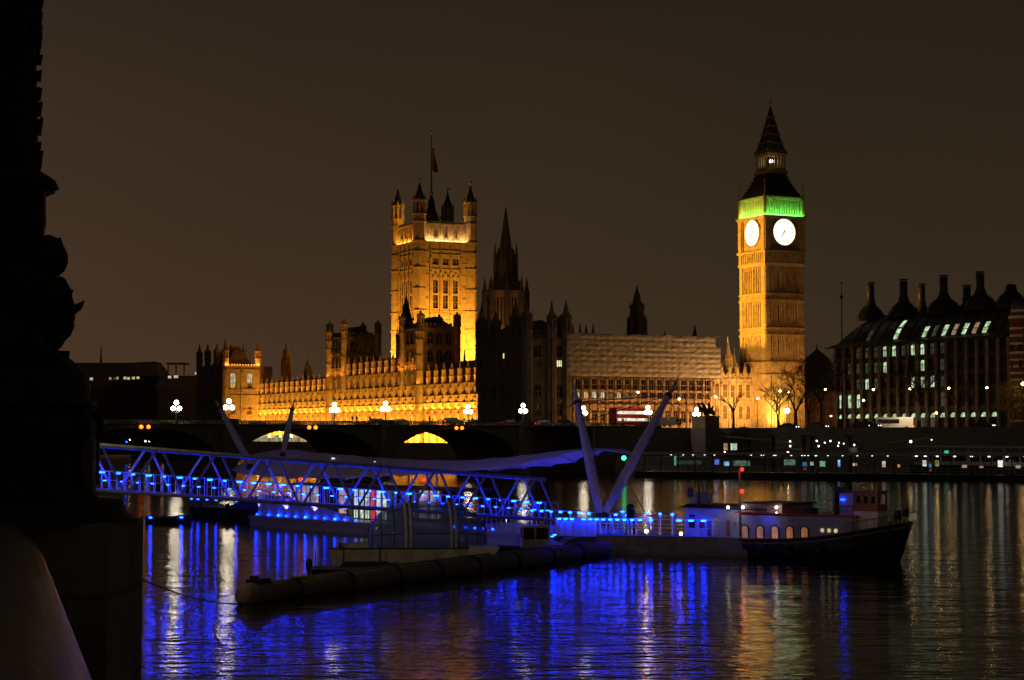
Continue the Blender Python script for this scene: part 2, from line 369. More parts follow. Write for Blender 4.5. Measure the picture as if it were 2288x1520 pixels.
# ------------------------------------------------------------------ clock tower
D_CT = 546.; ct = lambda y: ZZ(y, D_CT)
cx0, cy0 = 76.1, .43; HS = 6.5; cxc, cyc = cx0 + 6.6, cy0 + 6.6
T = pthing('clock_tower', 'tall gothic clock tower with two glowing white dials and green-lit belfry', 'clock tower', cxc, cyc, GZ)
def sqface(mb, h, fn):
    """fn(O, d, n) for the four faces of a square of half side h round the tower's axis"""
    for k in range(4):
        a = k * math.pi / 2; n = (round(math.sin(a)), -round(math.cos(a))); d = (-n[1], n[0]); fn((cxc + n[0] * h - d[0] * h, cyc + n[1] * h - d[1] * h), d, n)
zb = [ct(955) - .6, ct(839), ct(811), ct(750), ct(735), ct(673), ct(659), ct(597)]
m = MB(); m.fr(cxc, cyc, HS - .22, HS - .22, zb[0], zb[-1]); part(m, 'shaft_core', STONE, T)
m = MB()
def shaft(O, d, n):
    W2 = 2 * HS
    for a in (0., W2 - 1.5): m.obox(O, d, n, a, a + 1.5, -.48, .25, zb[0], zb[-1])
    for i in range(11):
        a = 1.9 + i * (W2 - 3.8 - .26) / 10
        for j, (za, zc_) in enumerate(((zb[0], zb[1]), (zb[2], zb[3]), (zb[4], zb[5]), (zb[6], zb[7]))):
            m.obox(O, d, n, a, a + (.5 if i in (0, 5, 10) else .26), -.48, .08 if i % 5 else .14, za, zc_)
            if i < 10: m.obox(O, d, n, a + .5, a + (W2 - 3.8 - .26) / 10, -.48, -.03, zc_ - 1.1, zc_); m.obox(O, d, n, a + .5, a + (W2 - 3.8 - .26) / 10, -.48, -.1, za, za + 1.3)
    for za, zc_ in ((zb[1], zb[2]), (zb[3], zb[4]), (zb[5], zb[6])):
        m.obox(O, d, n, 1.5, W2 - 1.5, -.48, .12, za, zc_)
        m.obox(O, d, n, -.2, W2 + .2, .26, .5, za - .18, za + .18); m.obox(O, d, n, -.2, W2 + .2, .26, .5, zc_ - .18, zc_ + .18)
        for i in range(9): a = 2 + i * (W2 - 4.6) / 8; m.obox(O, d, n, a, a + .6, .122, .26, za + .3, zc_ - .3)
sqface(m, HS, shaft); part(m, 'shaft', STONE, T)
for k, (O, d, n) in enumerate((((cxc - HS, cyc + HS), (0, -1), (-1, 0)), ((cxc - HS, cyc - HS), (1, 0), (0, -1)))):
    for (za, zc_) in ((zb[2] + 2, zb[3] - 1.6), (zb[4] + 1.8, zb[5] - 1.6), (zb[6] + 1.8, zb[7] - 2.4)):
        for a in (4.35, 8.05): s = MB(); s.obox(O, d, n, a, a + .42, -.46, -.2, za, zc_); part(s, 'window', GLASSD, T)
# corbelled clock stage
z1, z2, z3 = zb[-1], ct(563), ct(487)
m = MB(); H2 = 6.75
m.fr(cxc, cyc, HS + .25, H2 + .3, z1, z1 + .9); m.fr(cxc, cyc, H2 + .05, H2 + .05, z1 + .9, z2 - .5); m.fr(cxc, cyc, H2 + .45, H2 + .45, z2 - .5, z2 + .1)
m.fr(cxc, cyc, H2 - .4, H2 - .4, z2 + .1, z3 - .7); m.fr(cxc, cyc, H2 + .35, H2 + .35, z3 - .7, z3 - .3); m.fr(cxc, cyc, H2 + .6, H2 + .6, z3 - .3, z3 + .15)
def arcade(O, d, n):
    for i in range(12): a = 1.3 + i * (2 * H2 - 2.9) / 11; m.obox(O, d, n, a, a + .45, .06, .3, z1 + 1.1, z2 - .7)
    for a in (0, 2 * H2 - 1.6): m.obox(O, d, n, a, a + 1.6, -.38, .3, z2 + .1, z3 - .7)
    for a in (1.75, 2 * H2 - 2.05): m.obox(O, d, n, a, a + .3, -.38, .1, z2 + .1, z3 - .7)
sqface(m, H2, arcade); part(m, 'clock_stage', STONE, T)
zd = ct(521.5); RD = 3.75
for (c, rz, lab) in (((cxc - H2 + .28, cyc, zd), -math.pi / 2, 'dial on the bright golden side'), ((cxc, cyc - H2 + .28, zd), 0, 'dial on the darker side')):
    f = MB(); n = 48
    f.add([(RD * math.cos(2 * math.pi * i / n), -.05, RD * math.sin(2 * math.pi * i / n)) for i in range(n)] + [(RD * math.cos(2 * math.pi * i / n), .1, RD * math.sin(2 * math.pi * i / n)) for i in range(n)],
          [list(range(n)), list(range(n, 2 * n))[::-1]] + [((i + 1) % n, i, n + i, n + (i + 1) % n) for i in range(n)])
    fo = put('clock_face', f.mesh('clock_face', DIAL), T, c, rz); fo['label'] = lab
    g = MB()
    def ringy(r0, r1, y0, y1, n=48):
        v = []
        for r, y in ((r0, y0), (r1, y0), (r1, y1), (r0, y1)): v += [(r * math.cos(2 * math.pi * i / n), y, r * math.sin(2 * math.pi * i / n)) for i in range(n)]
        g.add(v, [(j * n + i, j * n + (i + 1) % n, ((j + 1) % 4) * n + (i + 1) % n, ((j + 1) % 4) * n + i) for j in range(4) for i in range(n)])
    ringy(RD, RD + .32, -.3, .1); obj('dial_surround', g.mesh('dial_surround', GILT), fo)
    g = MB(); ringy(2.55, 2.6, -.09, -.06); ringy(3.28, 3.33, -.09, -.06); ringy(1.3, 1.34, -.09, -.06)
    def bar(g, ang, r0, r1, w0, w1, y=-.09):
        s_, c_ = math.sin(ang), math.cos(ang); q = lambda r, w: (r * s_ + w * c_, r * c_ - w * s_)
        a, b, c2, d2 = q(r0, -w0), q(r0, w0), q(r1, w1), q(r1, -w1)
        g.add([(p[0], y, p[1]) for p in (a, b, c2, d2)] + [(p[0], y + .03, p[1]) for p in (a, b, c2, d2)], [(0, 1, 2, 3), (7, 6, 5, 4), (0, 4, 5, 1), (1, 5, 6, 2), (2, 6, 7, 3), (3, 7, 4, 0)])
    for i in range(12): bar(g, i * math.pi / 6, 2.65, 3.25, .1, .13); bar(g, i * math.pi / 6, .4, 2.5, .012, .012, -.08)
    obj('numeral_ring', g.mesh('numeral_ring', STEELD), fo)
    g = MB(); bar(g, math.radians(30), -.8, 3.2, .14, .05, -.2); obj('minute_hand', g.mesh('minute_hand', STEELD), fo)
    g = MB(); bar(g, math.radians(212), -.5, 2.0, .22, .08, -.16); obj('hour_hand', g.mesh('hour_hand', STEELD), fo)
# belfry
z4 = ct(443)
m = MB(); HB = 6.25; m.fr(cxc, cyc, HB - 1.5, HB - 1.5, z3 + .15, z4)
m.fr(cxc, cyc, HB + .1, HB + .1, z3 + .15, z3 + .8)
def belf(O, d, n):
    for i in range(15):
        a = .1 + i * (2 * HB - .6) / 14; m.obox(O, d, n, a, a + (.34 if i % 14 else .8), -.5, -.0, z3 + .8, z4 - .8)
    m.obox(O, d, n, 0, 2 * HB, -.75, .08, z4 - .8, z4 - .35); m.obox(O, d, n, -.2, 2 * HB + .2, -.75, .35, z4 - .35, z4 + .1)
    for i in range(14): a = .5 + i * (2 * HB - .6) / 14; m.obox(O, d, n, a, a + .35, .12, .3, z4 - .75, z4 - .36)
sqface(m, HB, belf); part(m, 'belfry', mat('belfry_stone', (.5, .48, .4), .8, var=.2), T)
# roofs and lantern
z5, z6, z7, z8 = ct(388), ct(381), ct(342), ct(233)
m = MB()
hh = [(6.35, z4 + .1), (5.55, z4 + 1.7), (4.5, z4 + (z5 - z4) * .5), (3.45, z4 + (z5 - z4) * .86), (3.2, z5)]
for (a, za), (b, zc_) in zip(hh, hh[1:]): m.fr(cxc, cyc, a, b, za, zc_)
for i in range(4):
    for j in range(7):
        t_ = (j + .5) / 7; za = z4 + .3 + (z5 - z4) * t_; q = 6.2 - 3.1 * t_ ** .8
        a = math.pi / 4 + i * math.pi / 2; m.fr(cxc + q * 1.41 * math.cos(a), cyc + q * 1.41 * math.sin(a), .16, .04, za, za + .7)
part(m, 'lower_roof', SLATE, T)
for i in range(4):
    n = ((0, -1), (1, 0), (0, 1), (-1, 0))[i]; d = (-n[1], n[0])
    for rr, cnt in ((0, 4), (1, 3)):
        for j in range(cnt):
            hq = 5.0 - 1.1 * rr; c = (j - (cnt - 1) / 2) * 1.9; O = (cxc + n[0] * (hq - .3), cyc + n[1] * (hq - .3)); zq = z4 + 1.6 + rr * 2.3
            m = MB(); m.obox(O, d, n, c - .35, c + .35, -.6, .45, zq, zq + .8); m.obox(O, d, n, c - .45, c + .45, -.6, .55, zq + .8, zq + .95); part(m, 'dormer', SLATE, T)
m = MB(); m.fr(cxc, cyc, 3.5, 3.5, z5, z6); m.fr(cxc, cyc, 3.1, 3.1, z6, z6 + .9); m.fr(cxc, cyc, 3.3, 3.3, z7 - .9, z7 - .3); m.fr(cxc, cyc, 3.6, 3.6, z7 - .3, z7)
def lan(O, d, n):
    for i in range(6): a = i * (6.1 - .3) / 5; m.obox(O, d, n, a, a + .3, -.3, .0, z6 + .9, z7 - .9)
sqface(m, 3.05, lan); part(m, 'lantern', mat('gilt_lantern', (.35, .25, .1), .5, .3, var=.3), T)
m = MB(); m.fr(cxc, cyc, 1.0, 1.0, z6 + .9, z7 - .9); part(m, 'lantern_core', SLATE, T)
m = MB(); m.ball((cxc - 1.2, cyc - 2.0, (z6 + z7) / 2 + .2), .55, 10); part(m, 'lantern_light', glow('lantern_light', (1, .9, .65), 7), T)
m = MB(); hh = [(3.45, z7), (2.9, z7 + 1.5), (2.1, z7 + 4.6), (1.3, z7 + 8.4), (.62, z7 + 11.6), (.12, z8)]
for (a, za), (b, zc_) in zip(hh, hh[1:]): m.fr(cxc, cyc, a, b, za, zc_)
spn = part(m, 'spire', SLATE, T)
for j in range(5):
    m = MB(); za = z7 + .6 + j * 2.5; q = 3.25 - .57 * j
    m.fr(cxc, cyc, q * 1.0, q * .99, za - .05, za + .08)
    for i in range(4): a = math.pi / 4 + i * math.pi / 2; m.fr(cxc + q * 1.45 * math.cos(a), cyc + q * 1.45 * math.sin(a), .13, .05, za, za + .6)
    for i in range(8): a = i * math.pi / 4 + .39; m.ball((cxc + q * 1.03 * math.cos(a), cyc + q * 1.03 * math.sin(a), za + .15), .11, 6)
    part(m, 'gilded_crockets', GILT, spn)
m = MB(); m.fr(cxc, cyc, .12, .06, z8, ct(212), 6); m.ball((cxc, cyc, z8 + .6), .42, 8); m.ball((cxc, cyc, ct(222)), .25, 8); m.box(cxc - .9, cxc + .9, cyc - .07, cyc + .07, z8 + 1.4, z8 + 1.6); m.box(cxc - .07, cxc + .07, cyc - .9, cyc + .9, z8 + 1.4, z8 + 1.6); part(m, 'finial', GILT, spn)
for sx_ in (-1, 1):
    for sy_ in (-1, 1):
        x, y = cxc + sx_ * 6.6, cyc + sy_ * 6.6; q = MB(); q.fr(x, y, .3, .3, z3 + .15, z4 - 1); q.fr(x, y, .42, .42, z4 - 1, z4 - .7); q.fr(x, y, .26, .03, z4 - .7, ct(405)); q.ball((x, y, ct(407)), .2, 6); q.ball((x, y, z4 + .9), .28, 6); part(q, 'pinnacle', GILT, T)
# tower floodlights
cE = lambda dx, dy, z: pal(cx0 + dx, cy0 + dy, z)
spot('tower_flood_river_side', pal(22, 13, 40), pal(76, 7, 46), 400000, (1, .43, .03), 56, 2.5, .2)
spot('tower_flood_river_lower', pal(54, -4.5, 10.5), pal(76, 7, 26), 46000, (1, .42, .04), 62, 1., .6)
area_rows('tower_flood_river_foot', cE(-10, -5, 10.2), cE(-6, -3, 10.2), Vector((*VX, 0)) * 1 + Vector((*UX, 0)) * .8 + Vector((0, 0, .7)), .6, 1700, (1, .5, .08), 140)
area_rows('tower_flood_north_side', cE(2, -22, 11), cE(16, -22, 11), Vector((*UX, 0)) * 1 + Vector((0, 0, .55)), 3, 1700, (1, .32, .04), 110)
spot('tower_foot_flood', cE(3.5, -4.5, 10.4), cE(3.2, 0, 14.5), 6500, (1, .66, .1), 80, .5)
fl_ = pthing('floodlight', 'blazing yellow floodlight standing at the foot of the clock tower', 'floodlight', cx0 + 3.6, cy0 - 5, GZ)
m = MB(); m.tube((cx0 + 3.6, cy0 - 5, GZ), (cx0 + 3.6, cy0 - 5, 14.6), .1); part(m, 'pole', STEELD, fl_)
m = MB(); m.ball((cx0 + 3.6, cy0 - 5, 15.2), .8, 12, .8); part(m, 'lamp_head', glow('flood_lamp', (1, .62, .12), 110), fl_)
spot('clock_stage_flood', cE(-14, -16, 30), cE(4, 4, 72), 3000, (1, .6, .2), 40, .5)
for (p0, p1, n) in ((cE(-.75, 0, z3 + .35), cE(-.75, 13.2, z3 + .35), Vector((*VX, 0))), (cE(0, -.75, z3 + .35), cE(13.2, -.75, z3 + .35), Vector((*UX, 0)))):
    area_rows('belfry_green_flood', p0, p1, n * .75 + Vector((0, 0, 1)), .3, 430, (.2, 1, .08), 140)
    area_rows('belfry_green_flood', p0 - n * -.9, p1 - n * -.9, n * -.2 + Vector((0, 0, 1)), .2, 300, (.04, 1, .14), 170)
area_rows('lantern_flood', cE(-2, -4, z5 - 1), cE(4, -4, z5 - 1), Vector((*UX, 0)) * .4 + Vector((0, 0, 1)), .4, 170, (1, .65, .2), 120)

# ------------------------------------------------------------------ great square tower
D_VT = 735.; vt = lambda y: ZZ(y, D_VT)
vx, vy, VS = 65., 223.2, 23.
V = pthing('square_tower', 'massive square gothic tower, brightly floodlit gold, with four corner turrets and a flagstaff', 'tower', vx + VS / 2, vy + VS / 2, GZ)
zl = [GZ, vt(694), vt(600), vt(596), vt(567), vt(558), vt(538), vt(494)]
m = MB(); m.box(vx + .9, vx + VS - .9, vy + .9, vy + VS - .9, GZ, zl[6] + 1); part(m, 'tower_core', STONE_D, V)
w_big = gothic_window(2.0, vt(658) - vt(688), GLASSD, False, 1); w_big2 = gothic_window(2.0, vt(624) - vt(654), GLASSD, True, 1); w_sm = gothic_window(2.6, vt(575) - vt(590), GLASSD, False, 3, trans=0)
for (O, d, n) in (((vx, vy), (1, 0), (0, -1)), ((vx, vy + VS), (0, -1), (-1, 0))):
    Oi = (O[0] + d[0] * 5.1, O[1] + d[1] * 5.1); Lg = VS - 10.2
    m = MB()
    for a in (0, VS - 5.1): m.obox(O, d, n, a, a + 5.1, -.9, 0, GZ, zl[6])
    part(m, 'corner_wall', STONE, V)
    face(V, Oi, d, n, Lg, 3, GZ, zl[6], [(vt(688), vt(658), 2., w_big), (vt(654), vt(624), 2., w_big2), (vt(590), vt(575), 2.6, w_sm)], strings=[vt(780), vt(735), zl[1], vt(600), vt(567), vt(558)], butt=(.8, .5), skin=.9, crest=False, buttz=zl[6])
    m = MB()
    for i in range(3):
        for k in range(3):
            c = (i + .5) * Lg / 3 + (k - 1) * 1.1
            m.obox(Oi, d, n, c - .35, c + .35, .01, .45, vt(620) + (1 - abs(k - 1)) * 1.2, vt(620) + .7 + (1 - abs(k - 1)) * 1.2)
    for i in range(16):
        for zz_ in (vt(705), vt(720)): m.obox(Oi, d, n, .5 + i * .75, .95 + i * .75, .01, .3, zz_, zz_ + 1.3)
    for zz_ in [GZ + 6 + 4.6 * i for i in range(15)]:
        if zz_ < zl[6] - 1:
            for a in (2.3, VS - 5.0): m.obox(O, d, n, a, a + 2.7, .004, .22, zz_, zz_ + .3)
    part(m, 'carved_panels', STONE, V)
    m = MB(); m.obox(O, d, n, 0, VS, -.8, .3, zl[6], zl[6] + .6); m.obox(O, d, n, 0, VS, -.75, -.25, zl[6] + .6, zl[7] - 1.2)
    for i in range(19): c = 2.2 + i * (VS - 4.4) / 18; m.obox(O, d, n, c - .16, c + .16, -.25, -.02, zl[6] + .6, zl[7] - 1.2)
    m.obox(O, d, n, 0, VS, -.9, .1, zl[7] - 1.2, zl[7] - .5)
    for i in range(24): c = .5 + i * (VS - 1) / 23; m.obox(O, d, n, c - .28, c + .28, -.6, -.1, zl[7] - .5, zl[7] + .3)
    part(m, 'parapet', STONE, V)
    for i in range(3): c = VS / 2 + (i - 1) * 4.3; m = MB(); m.obox(O, d, n, c - .9, c + .9, .3, .9, zl[6] - .4, zl[6] + 1.9); m.fr(O[0] + d[0] * c + n[0] * .6, O[1] + d[1] * c + n[1] * .6, .3, .03, zl[6] + 1.9, zl[6] + 5, 4); part(m, 'statue_niche', STONE_D, V)
for (a, b, ys) in ((0, 0, 397), (1, 0, 403), (0, 1, 408), (1, 1, 414)):
    turret(V, vx + .6 + a * (VS - 1.2), vy + .6 + b * (VS - 1.2), 2.25, GZ, vt(447), vt(402), STONE, SLATE, bands=[vt(y) for y in (780, 735, 694, 645, 598, 562, 538, 495)])
m = MB(); m.box(vx + 1, vx + VS - 1, vy + 1, vy + VS - 1, zl[6] + 1.0, zl[6] + 1.6); part(m, 'roof', LEAD, V)
fx, fy = pal_at(963, y=vy + VS / 2), vy + VS / 2
m = MB(); m.fr(fx, fy, 5.5, 1.2, zl[6] + 1.6, vt(450), 8); m.fr(fx, fy, 1.3, 1.2, vt(450), vt(440), 8); m.fr(fx, fy, 1.2, .3, vt(440), vt(425), 8); part(m, 'iron_crown', SLATE, V)
m = MB()
for i in range(6): a = i * math.pi / 3; m.ball((fx + 4.2 * math.cos(a), fy + 4.2 * math.sin(a), vt(478)), .45, 6); m.ball((fx + 4.2 * math.cos(a), fy + 4.2 * math.sin(a), vt(474)), .25, 6)
m.ball((fx, fy, vt(421)), .9, 8); part(m, 'gilded_ornaments', GILT, V)
m = MB(); m.fr(fx, fy, .3, .14, vt(425), vt(285), 8); part(m, 'flagstaff', STEELD, V)
m = MB(); m.ball((fx, fy, vt(283)), .45, 8); part(m, 'flagstaff_ball', GILT, V)
m = MB(); vs = []; fs = []; nr, nc = 16, 8
zt, zbm = vt(318), vt(372)
for i in range(nr + 1):
    for j in range(nc + 1):
        t_ = i / nr; u_ = j / nc; vs.append((fx + .2 + .35 * t_ * 4.2 * (.4 + .6 * u_) + u_ * .9 + .12 * math.sin(9 * u_ + 5 * t_), fy - .1 + .5 * math.sin(u_ * 9 + t_ * 3) * (.4 + t_), zt + (zbm - zt) * t_ - .25 * u_))
for i in range(nr):
    for j in range(nc): k = i * (nc + 1) + j; fs.append((k, k + 1, k + nc + 2, k + nc + 1))
m.add(vs, fs, True); FLAG = mat('flag_cloth', (.35, .08, .07), .8, var=.7, scale=.9)
fl = solo(m, 'flag', FLAG, 'limp red and pale flag hanging from the tall staff on the gold tower', 'flag', loc=pal(fx, fy, vt(318)), rz=ANG, base=(fx, fy, vt(318)))
sm = fl.modifiers.new('thickness', 'SOLIDIFY'); sm.thickness = .05
area_rows('square_tower_flood_north', pal(vx + 0, vy - 26, 30), pal(vx + VS, vy - 26, 30), Vector((*UX, 0)) + Vector((0, 0, .35)), 4, 47000, GOLD, 110)
area_rows('square_tower_flood_river', pal(vx - 24, vy - 2, 26), pal(vx - 24, vy + VS, 26), Vector((*VX, 0)) + Vector((0, 0, .45)), 4, 38000, GOLD, 110)
area_rows('parapet_flood_north', pal(vx + 3, vy - 1.1, zl[6] + .1), pal(vx + VS - 3, vy - 1.1, zl[6] + .1), Vector((*UX, 0)) * .5 + Vector((0, 0, 1)), .3, 1500, (1, .56, .2), 150)
area_rows('parapet_flood_river', pal(vx - 1.1, vy + 3, zl[6] + .1), pal(vx - 1.1, vy + VS - 3, zl[6] + .1), Vector((*VX, 0)) * .5 + Vector((0, 0, 1)), .3, 1800, GOLD, 150)
spot('turret_flood', pal(vx + 5, vy + 10, zl[7] + 1), pal(vx + .6, vy + VS - 1, zl[7] + 8), 5200, GOLD, 90)
spot('turret_flood', pal(vx + 12, vy + 10, zl[7] + 1), pal(vx + VS - 1, vy + VS - 1, zl[7] + 8), 2200, GOLD, 70)
spot('turret_flood', pal(vx + 14, vy + 6, zl[7] + 1), pal(vx + VS - 1, vy + 1, zl[7] + 6), 3500, GOLD, 80)

# ------------------------------------------------------------------ river front wing
RF = 10.
PIN = pinnacle_mesh(.5, 6.2)
R_ = pthing('palace_wing', 'long floodlit golden river wing of the palace with rows of buttresses and pinnacles', 'palace', RF, 29, 5.5)
m = MB(); m.box(RF + .8, RF + 16, 29.5, 252, 4, 23.6); m.box(RF + .9, RF + 15, 93, 172, 23.6, 28.2); part(m, 'inner_wall', STONE_D, R_)
cur = mat('pale_blind', (.5, .42, .26), .8, var=.4, scale=.7)
wU = gothic_window(2.5, 2.9, cur, True, 2); wL = gothic_window(2.3, 2.1, GLASSD, False, 2, trans=0); wB = gothic_window(2.4, 2.2, cur, True, 1, trans=0)
wC = gothic_window(2.3, 2.9, GLASSD, True, 2)
NB = 40; bw = 223 / NB; face_ops = []
O = (RF, 252); d = (0, -1); n = (-1, 0)
strs = [7.9, 12.3, 15.8, 17.9, 20.2, 23.7]
# three stretches share one wall mesh kit; upper-storey stretch has one more row
for k, (ya, yb, extra) in enumerate(((252, 172, 0), (172, 93, 1), (93, 29, 0))):
    Lg = ya - yb; bays = round(Lg / 5.6)
    rows = [(12.8, 15.0, 2.4, wB), (17.95 + .3, 17.95 + 2.1, 2.3, wL), (20.5, 23.2, 2.5, wU)]
    top = 24.1; st = list(strs)
    if extra: rows.append((24.6, 27.5, 2.3, wC)); top = 28.6; st += [28.3]
    face(R_, (RF, ya), d, n, Lg, bays, 5.0, top, rows, strings=st, butt=(1.5, .8), pin=PIN, crest=False, name='wall')
m = MB()
for ya, yb, z in ((252, 172, 24), (172, 93, 28.5), (93, 29, 24)):
    v = [(RF + 1.5, ya, z), (RF + 15, ya, z), (RF + 8, ya, z + 5.6), (RF + 1.5, yb, z), (RF + 15, yb, z), (RF + 8, yb, z + 5.6)]
    m.add(v, [(0, 1, 2), (3, 5, 4), (0, 2, 5, 3), (1, 4, 5, 2), (0, 3, 4, 1)])
part(m, 'roof', LEAD, R_)
area_rows('terrace_flood', pal(RF - 5.2, 36, 6.0), pal(RF - 5.2, 250, 6.0), Vector((*VX, 0)) + Vector((0, 0, .7)), .6, 105000, GOLD, 150)
area_rows('ledge_flood', pal(RF - 1.5, 36, 16.2), pal(RF - 1.5, 250, 16.2), Vector((*VX, 0)) * .6 + Vector((0, 0, 1)), .3, 15000, GOLD, 130)
area_rows('roof_flood', pal(RF - 2.6, 30, 24.3), pal(RF - 2.6, 92, 24.3), Vector((*VX, 0)) * .8 + Vector((0, 0, 1)), .3, 1900, AMB, 120)
area_rows('roof_flood', pal(RF - 2.6, 93, 28.7), pal(RF - 2.6, 171, 28.7), Vector((*VX, 0)) * .8 + Vector((0, 0, 1)), .3, 1900, AMB, 120)
area_rows('roof_flood', pal(RF - 2.6, 173, 24.3), pal(RF - 2.6, 250, 24.3), Vector((*VX, 0)) * .8 + Vector((0, 0, 1)), .3, 2800, AMB, 120)
# terrace
m = MB(); m.box(-1.5, RF + .8, 29.2, 254, -1, 5.2); m.box(-1.6, -1.2, 29.2, 254, 5.2, 6.1)
t_ = solo(m, 'river_terrace', GRAN, 'stone terrace wall at the foot of the golden palace wing, dropping into the river', 'terrace wall', loc=pal(0, 29, 0), rz=ANG, base=(0, 29, 0))
m = MB()
MARQ = glow('lit_marquee_cloth', (.85, .85, .45), .22, .6, .35)  # the cloth itself glows in place of light from inside
mq_ = pthing('marquee', 'pale green striped marquee on the river terrace, seen through the bridge arch', 'marquee', 2, 176, 5.2)
m = MB(); m.box(0, 3, 176, 236, 5.2, 7.4); part(m, 'side_wall', MARQ, mq_)
m = MB(); m.add([(-.2, 176, 7.4), (3.2, 176, 7.4), (1.5, 176, 8.4), (-.2, 236, 7.4), (3.2, 236, 7.4), (1.5, 236, 8.4)], [(0, 1, 2), (3, 5, 4), (0, 2, 5, 3), (1, 4, 5, 2), (0, 3, 4, 1)]); part(m, 'canopy_roof', MARQ, mq_)
TL = None
for i, px in enumerate((578, 602, 627, 652, 678, 704)):
    y = pal_at(px, x=-.6)
    if TL is None:
        TL = pthing('terrace_lamp', '', 'lamp', -.6, y, 5.2, 'lamps along the river terrace'); q = MB(); q.tube((-.6, y, 5.2), (-.6, y, 7.8), .1, .07); part(q, 'post', STEELD, TL); q = MB(); q.ball((-.6, y, 8.05), .3, 10); part(q, 'globe', SODIUM, TL); o = TL
    else: o = copy_tree(TL); o.location = pal(-.6, y, 5.2)
    o['label'] = ('globe lamp on the terrace, %s of six seen through the wide bridge arch' % ('leftmost', 'second from left', 'third from left', 'third from right', 'second from right', 'rightmost')[i])

# towers rising over the river front
def block_tower(name, label, x0, x1, y0, y1, z0, z1, zt, r, mat_=STONE_D, front=STONE, corners=None, winds=None, rfn=None):
    th = pthing(name, label, 'tower', (x0 + x1) / 2, (y0 + y1) / 2, z0)
    m = MB(); m.box(x0, x1, y0, y1, z0, z1)
    for z in (z0 + (z1 - z0) * .33, z0 + (z1 - z0) * .66, z1 - .8): m.box(x0 - .25, x1 + .25, y0 - .25, y1 + .25, z - .2, z + .2)
    part(m, 'wall', mat_, th)
    c = MB()
    for (O, d, n, Lg) in (((x0, y1), (0, -1), (-1, 0), y1 - y0), ((x0, y0), (1, 0), (0, -1), x1 - x0)):
        k = int(Lg / 1.3)
        for i in range(k): a = (i + .5) * Lg / k; c.obox(O, d, n, a - .38, a + .38, -.5, 0, z1, z1 + 1)
    part(c, 'battlement', mat_, th)
    m = MB(); m.lathe([(1, 1)], 0, 0, 3) if False else None
    m.add([(x0 + .8, y0 + .8, z1), (x1 - .8, y0 + .8, z1), (x1 - .8, y1 - .8, z1), (x0 + .8, y1 - .8, z1), ((x0 + x1) / 2, y0 + 2.5, z1 + 3.2), ((x0 + x1) / 2, y1 - 2.5, z1 + 3.2)], [(0, 1, 4), (1, 2, 5, 4), (2, 3, 5), (3, 0, 4, 5)]); part(m, 'roof', LEAD, th)
    for i, (a, b) in enumerate(((0, 0), (1, 0), (1, 1), (0, 1))):
        ms = (front if corners and i in corners else mat_)
        turret(th, (x0, x1)[a], (y0, y1)[b], r, z0, zt - (zt - z1) * .42, zt, ms, ms, bands=[z0 + (z1 - z0) * q for q in (.3, .6, .9)], fin=None)
    w = gothic_window(1.8, 3.4, GLASSD, True, 1, frame=STONE_D)
    for zz_ in (z0 + (z1 - z0) * .4, z0 + (z1 - z0) * .7):
        for i in range(3):
            a = (i + 1) / 4; put('window', w, th, (x0 + (x1 - x0) * a, y0 - .1, zz_), 0); put('window', w, th, (x0 - .1, y0 + (y1 - y0) * a, zz_), -math.pi / 2)
    return th
yB = 93.; DB = 594.; zB = lambda y: ZZ(y, DB)
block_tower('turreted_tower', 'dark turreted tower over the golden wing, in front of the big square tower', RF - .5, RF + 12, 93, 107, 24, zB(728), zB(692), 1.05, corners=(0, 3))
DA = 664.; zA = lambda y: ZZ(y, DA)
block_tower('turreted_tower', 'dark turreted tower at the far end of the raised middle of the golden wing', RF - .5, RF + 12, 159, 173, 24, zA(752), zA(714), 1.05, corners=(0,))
for (y, zt_, lab) in ((92.3, zB(692), 'slender lit'), (171.8, zA(714), 'far')):
    pass
# lit corner turrets running down the front of the wing
TW = pthing('turret_shaft', 'lit octagonal turret climbing the golden wing below the nearer dark tower', 'turret', RF - 1, 93, 5)
turret(TW, RF - 1, 92.6, 1.25, 5, zB(742), zB(692), STONE, STONE_D, bands=(12.3, 17.9, 23.7, 28.3, 33, 38), fin=None)
TW2 = pthing('turret_shaft', 'lit octagonal turret climbing the golden wing below the farther dark tower', 'turret', RF - 1, 171, 5)
turret(TW2, RF - 1, 171.5, 1.25, 5, zA(745), zA(712), STONE, STONE_D, bands=(12.3, 17.9, 23.7, 28.3, 33, 38), fin=None)
spot('turret_shaft_flood', pal(RF - 5, 88, 24), pal(RF - 1, 92.6, 40), 2600, GOLD, 18)
spot('turret_shaft_flood', pal(RF - 5, 167, 24), pal(RF - 1, 171.5, 38), 2600, GOLD, 18)

# south pavilion
SX0 = -3.5; yS = 252.; DS = 733.; zS = lambda y: ZZ(y, DS)
SP = pthing('end_pavilion', 'square palace end pavilion with pinnacled turrets, one side lit and two windows glowing', 'palace pavilion', SX0, yS, 5)
m = MB(); m.box(SX0 + .6, RF + 6, yS + .6, 286, 4, zS(818)); part(m, 'inner_wall', STONE_D, SP)
wg = gothic_window(1.9, 3.6, W_WHT, True, 2); wd = gothic_window(1.9, 3.6, GLASSD, True, 2); wy = gothic_window(1.7, 1.7, W_YEL, False, 1)
face(SP, (SX0, yS), (1, 0), (0, -1), 13.5, 2, 5, zS(818), [(zS(926), zS(910), 1.8, gothic_window(1.8, 2.7, GLASSD)), (zS(867), zS(857), 1.7, lambda i: wy if i == 0 else None), (zS(855), zS(835), 1.9, wg)], strings=[zS(916), zS(884), zS(870), zS(826)], butt=(.8, .4))
face(SP, (SX0, 286), (0, -1), (-1, 0), 34, 6, 5, zS(818), [(zS(926), zS(910), 2, gothic_window(2, 2.7, GLASSD)), (zS(855), zS(835), 1.9, wd)], strings=[zS(916), zS(884), zS(870), zS(826)], butt=(1, .5), wallm=STONE_D)
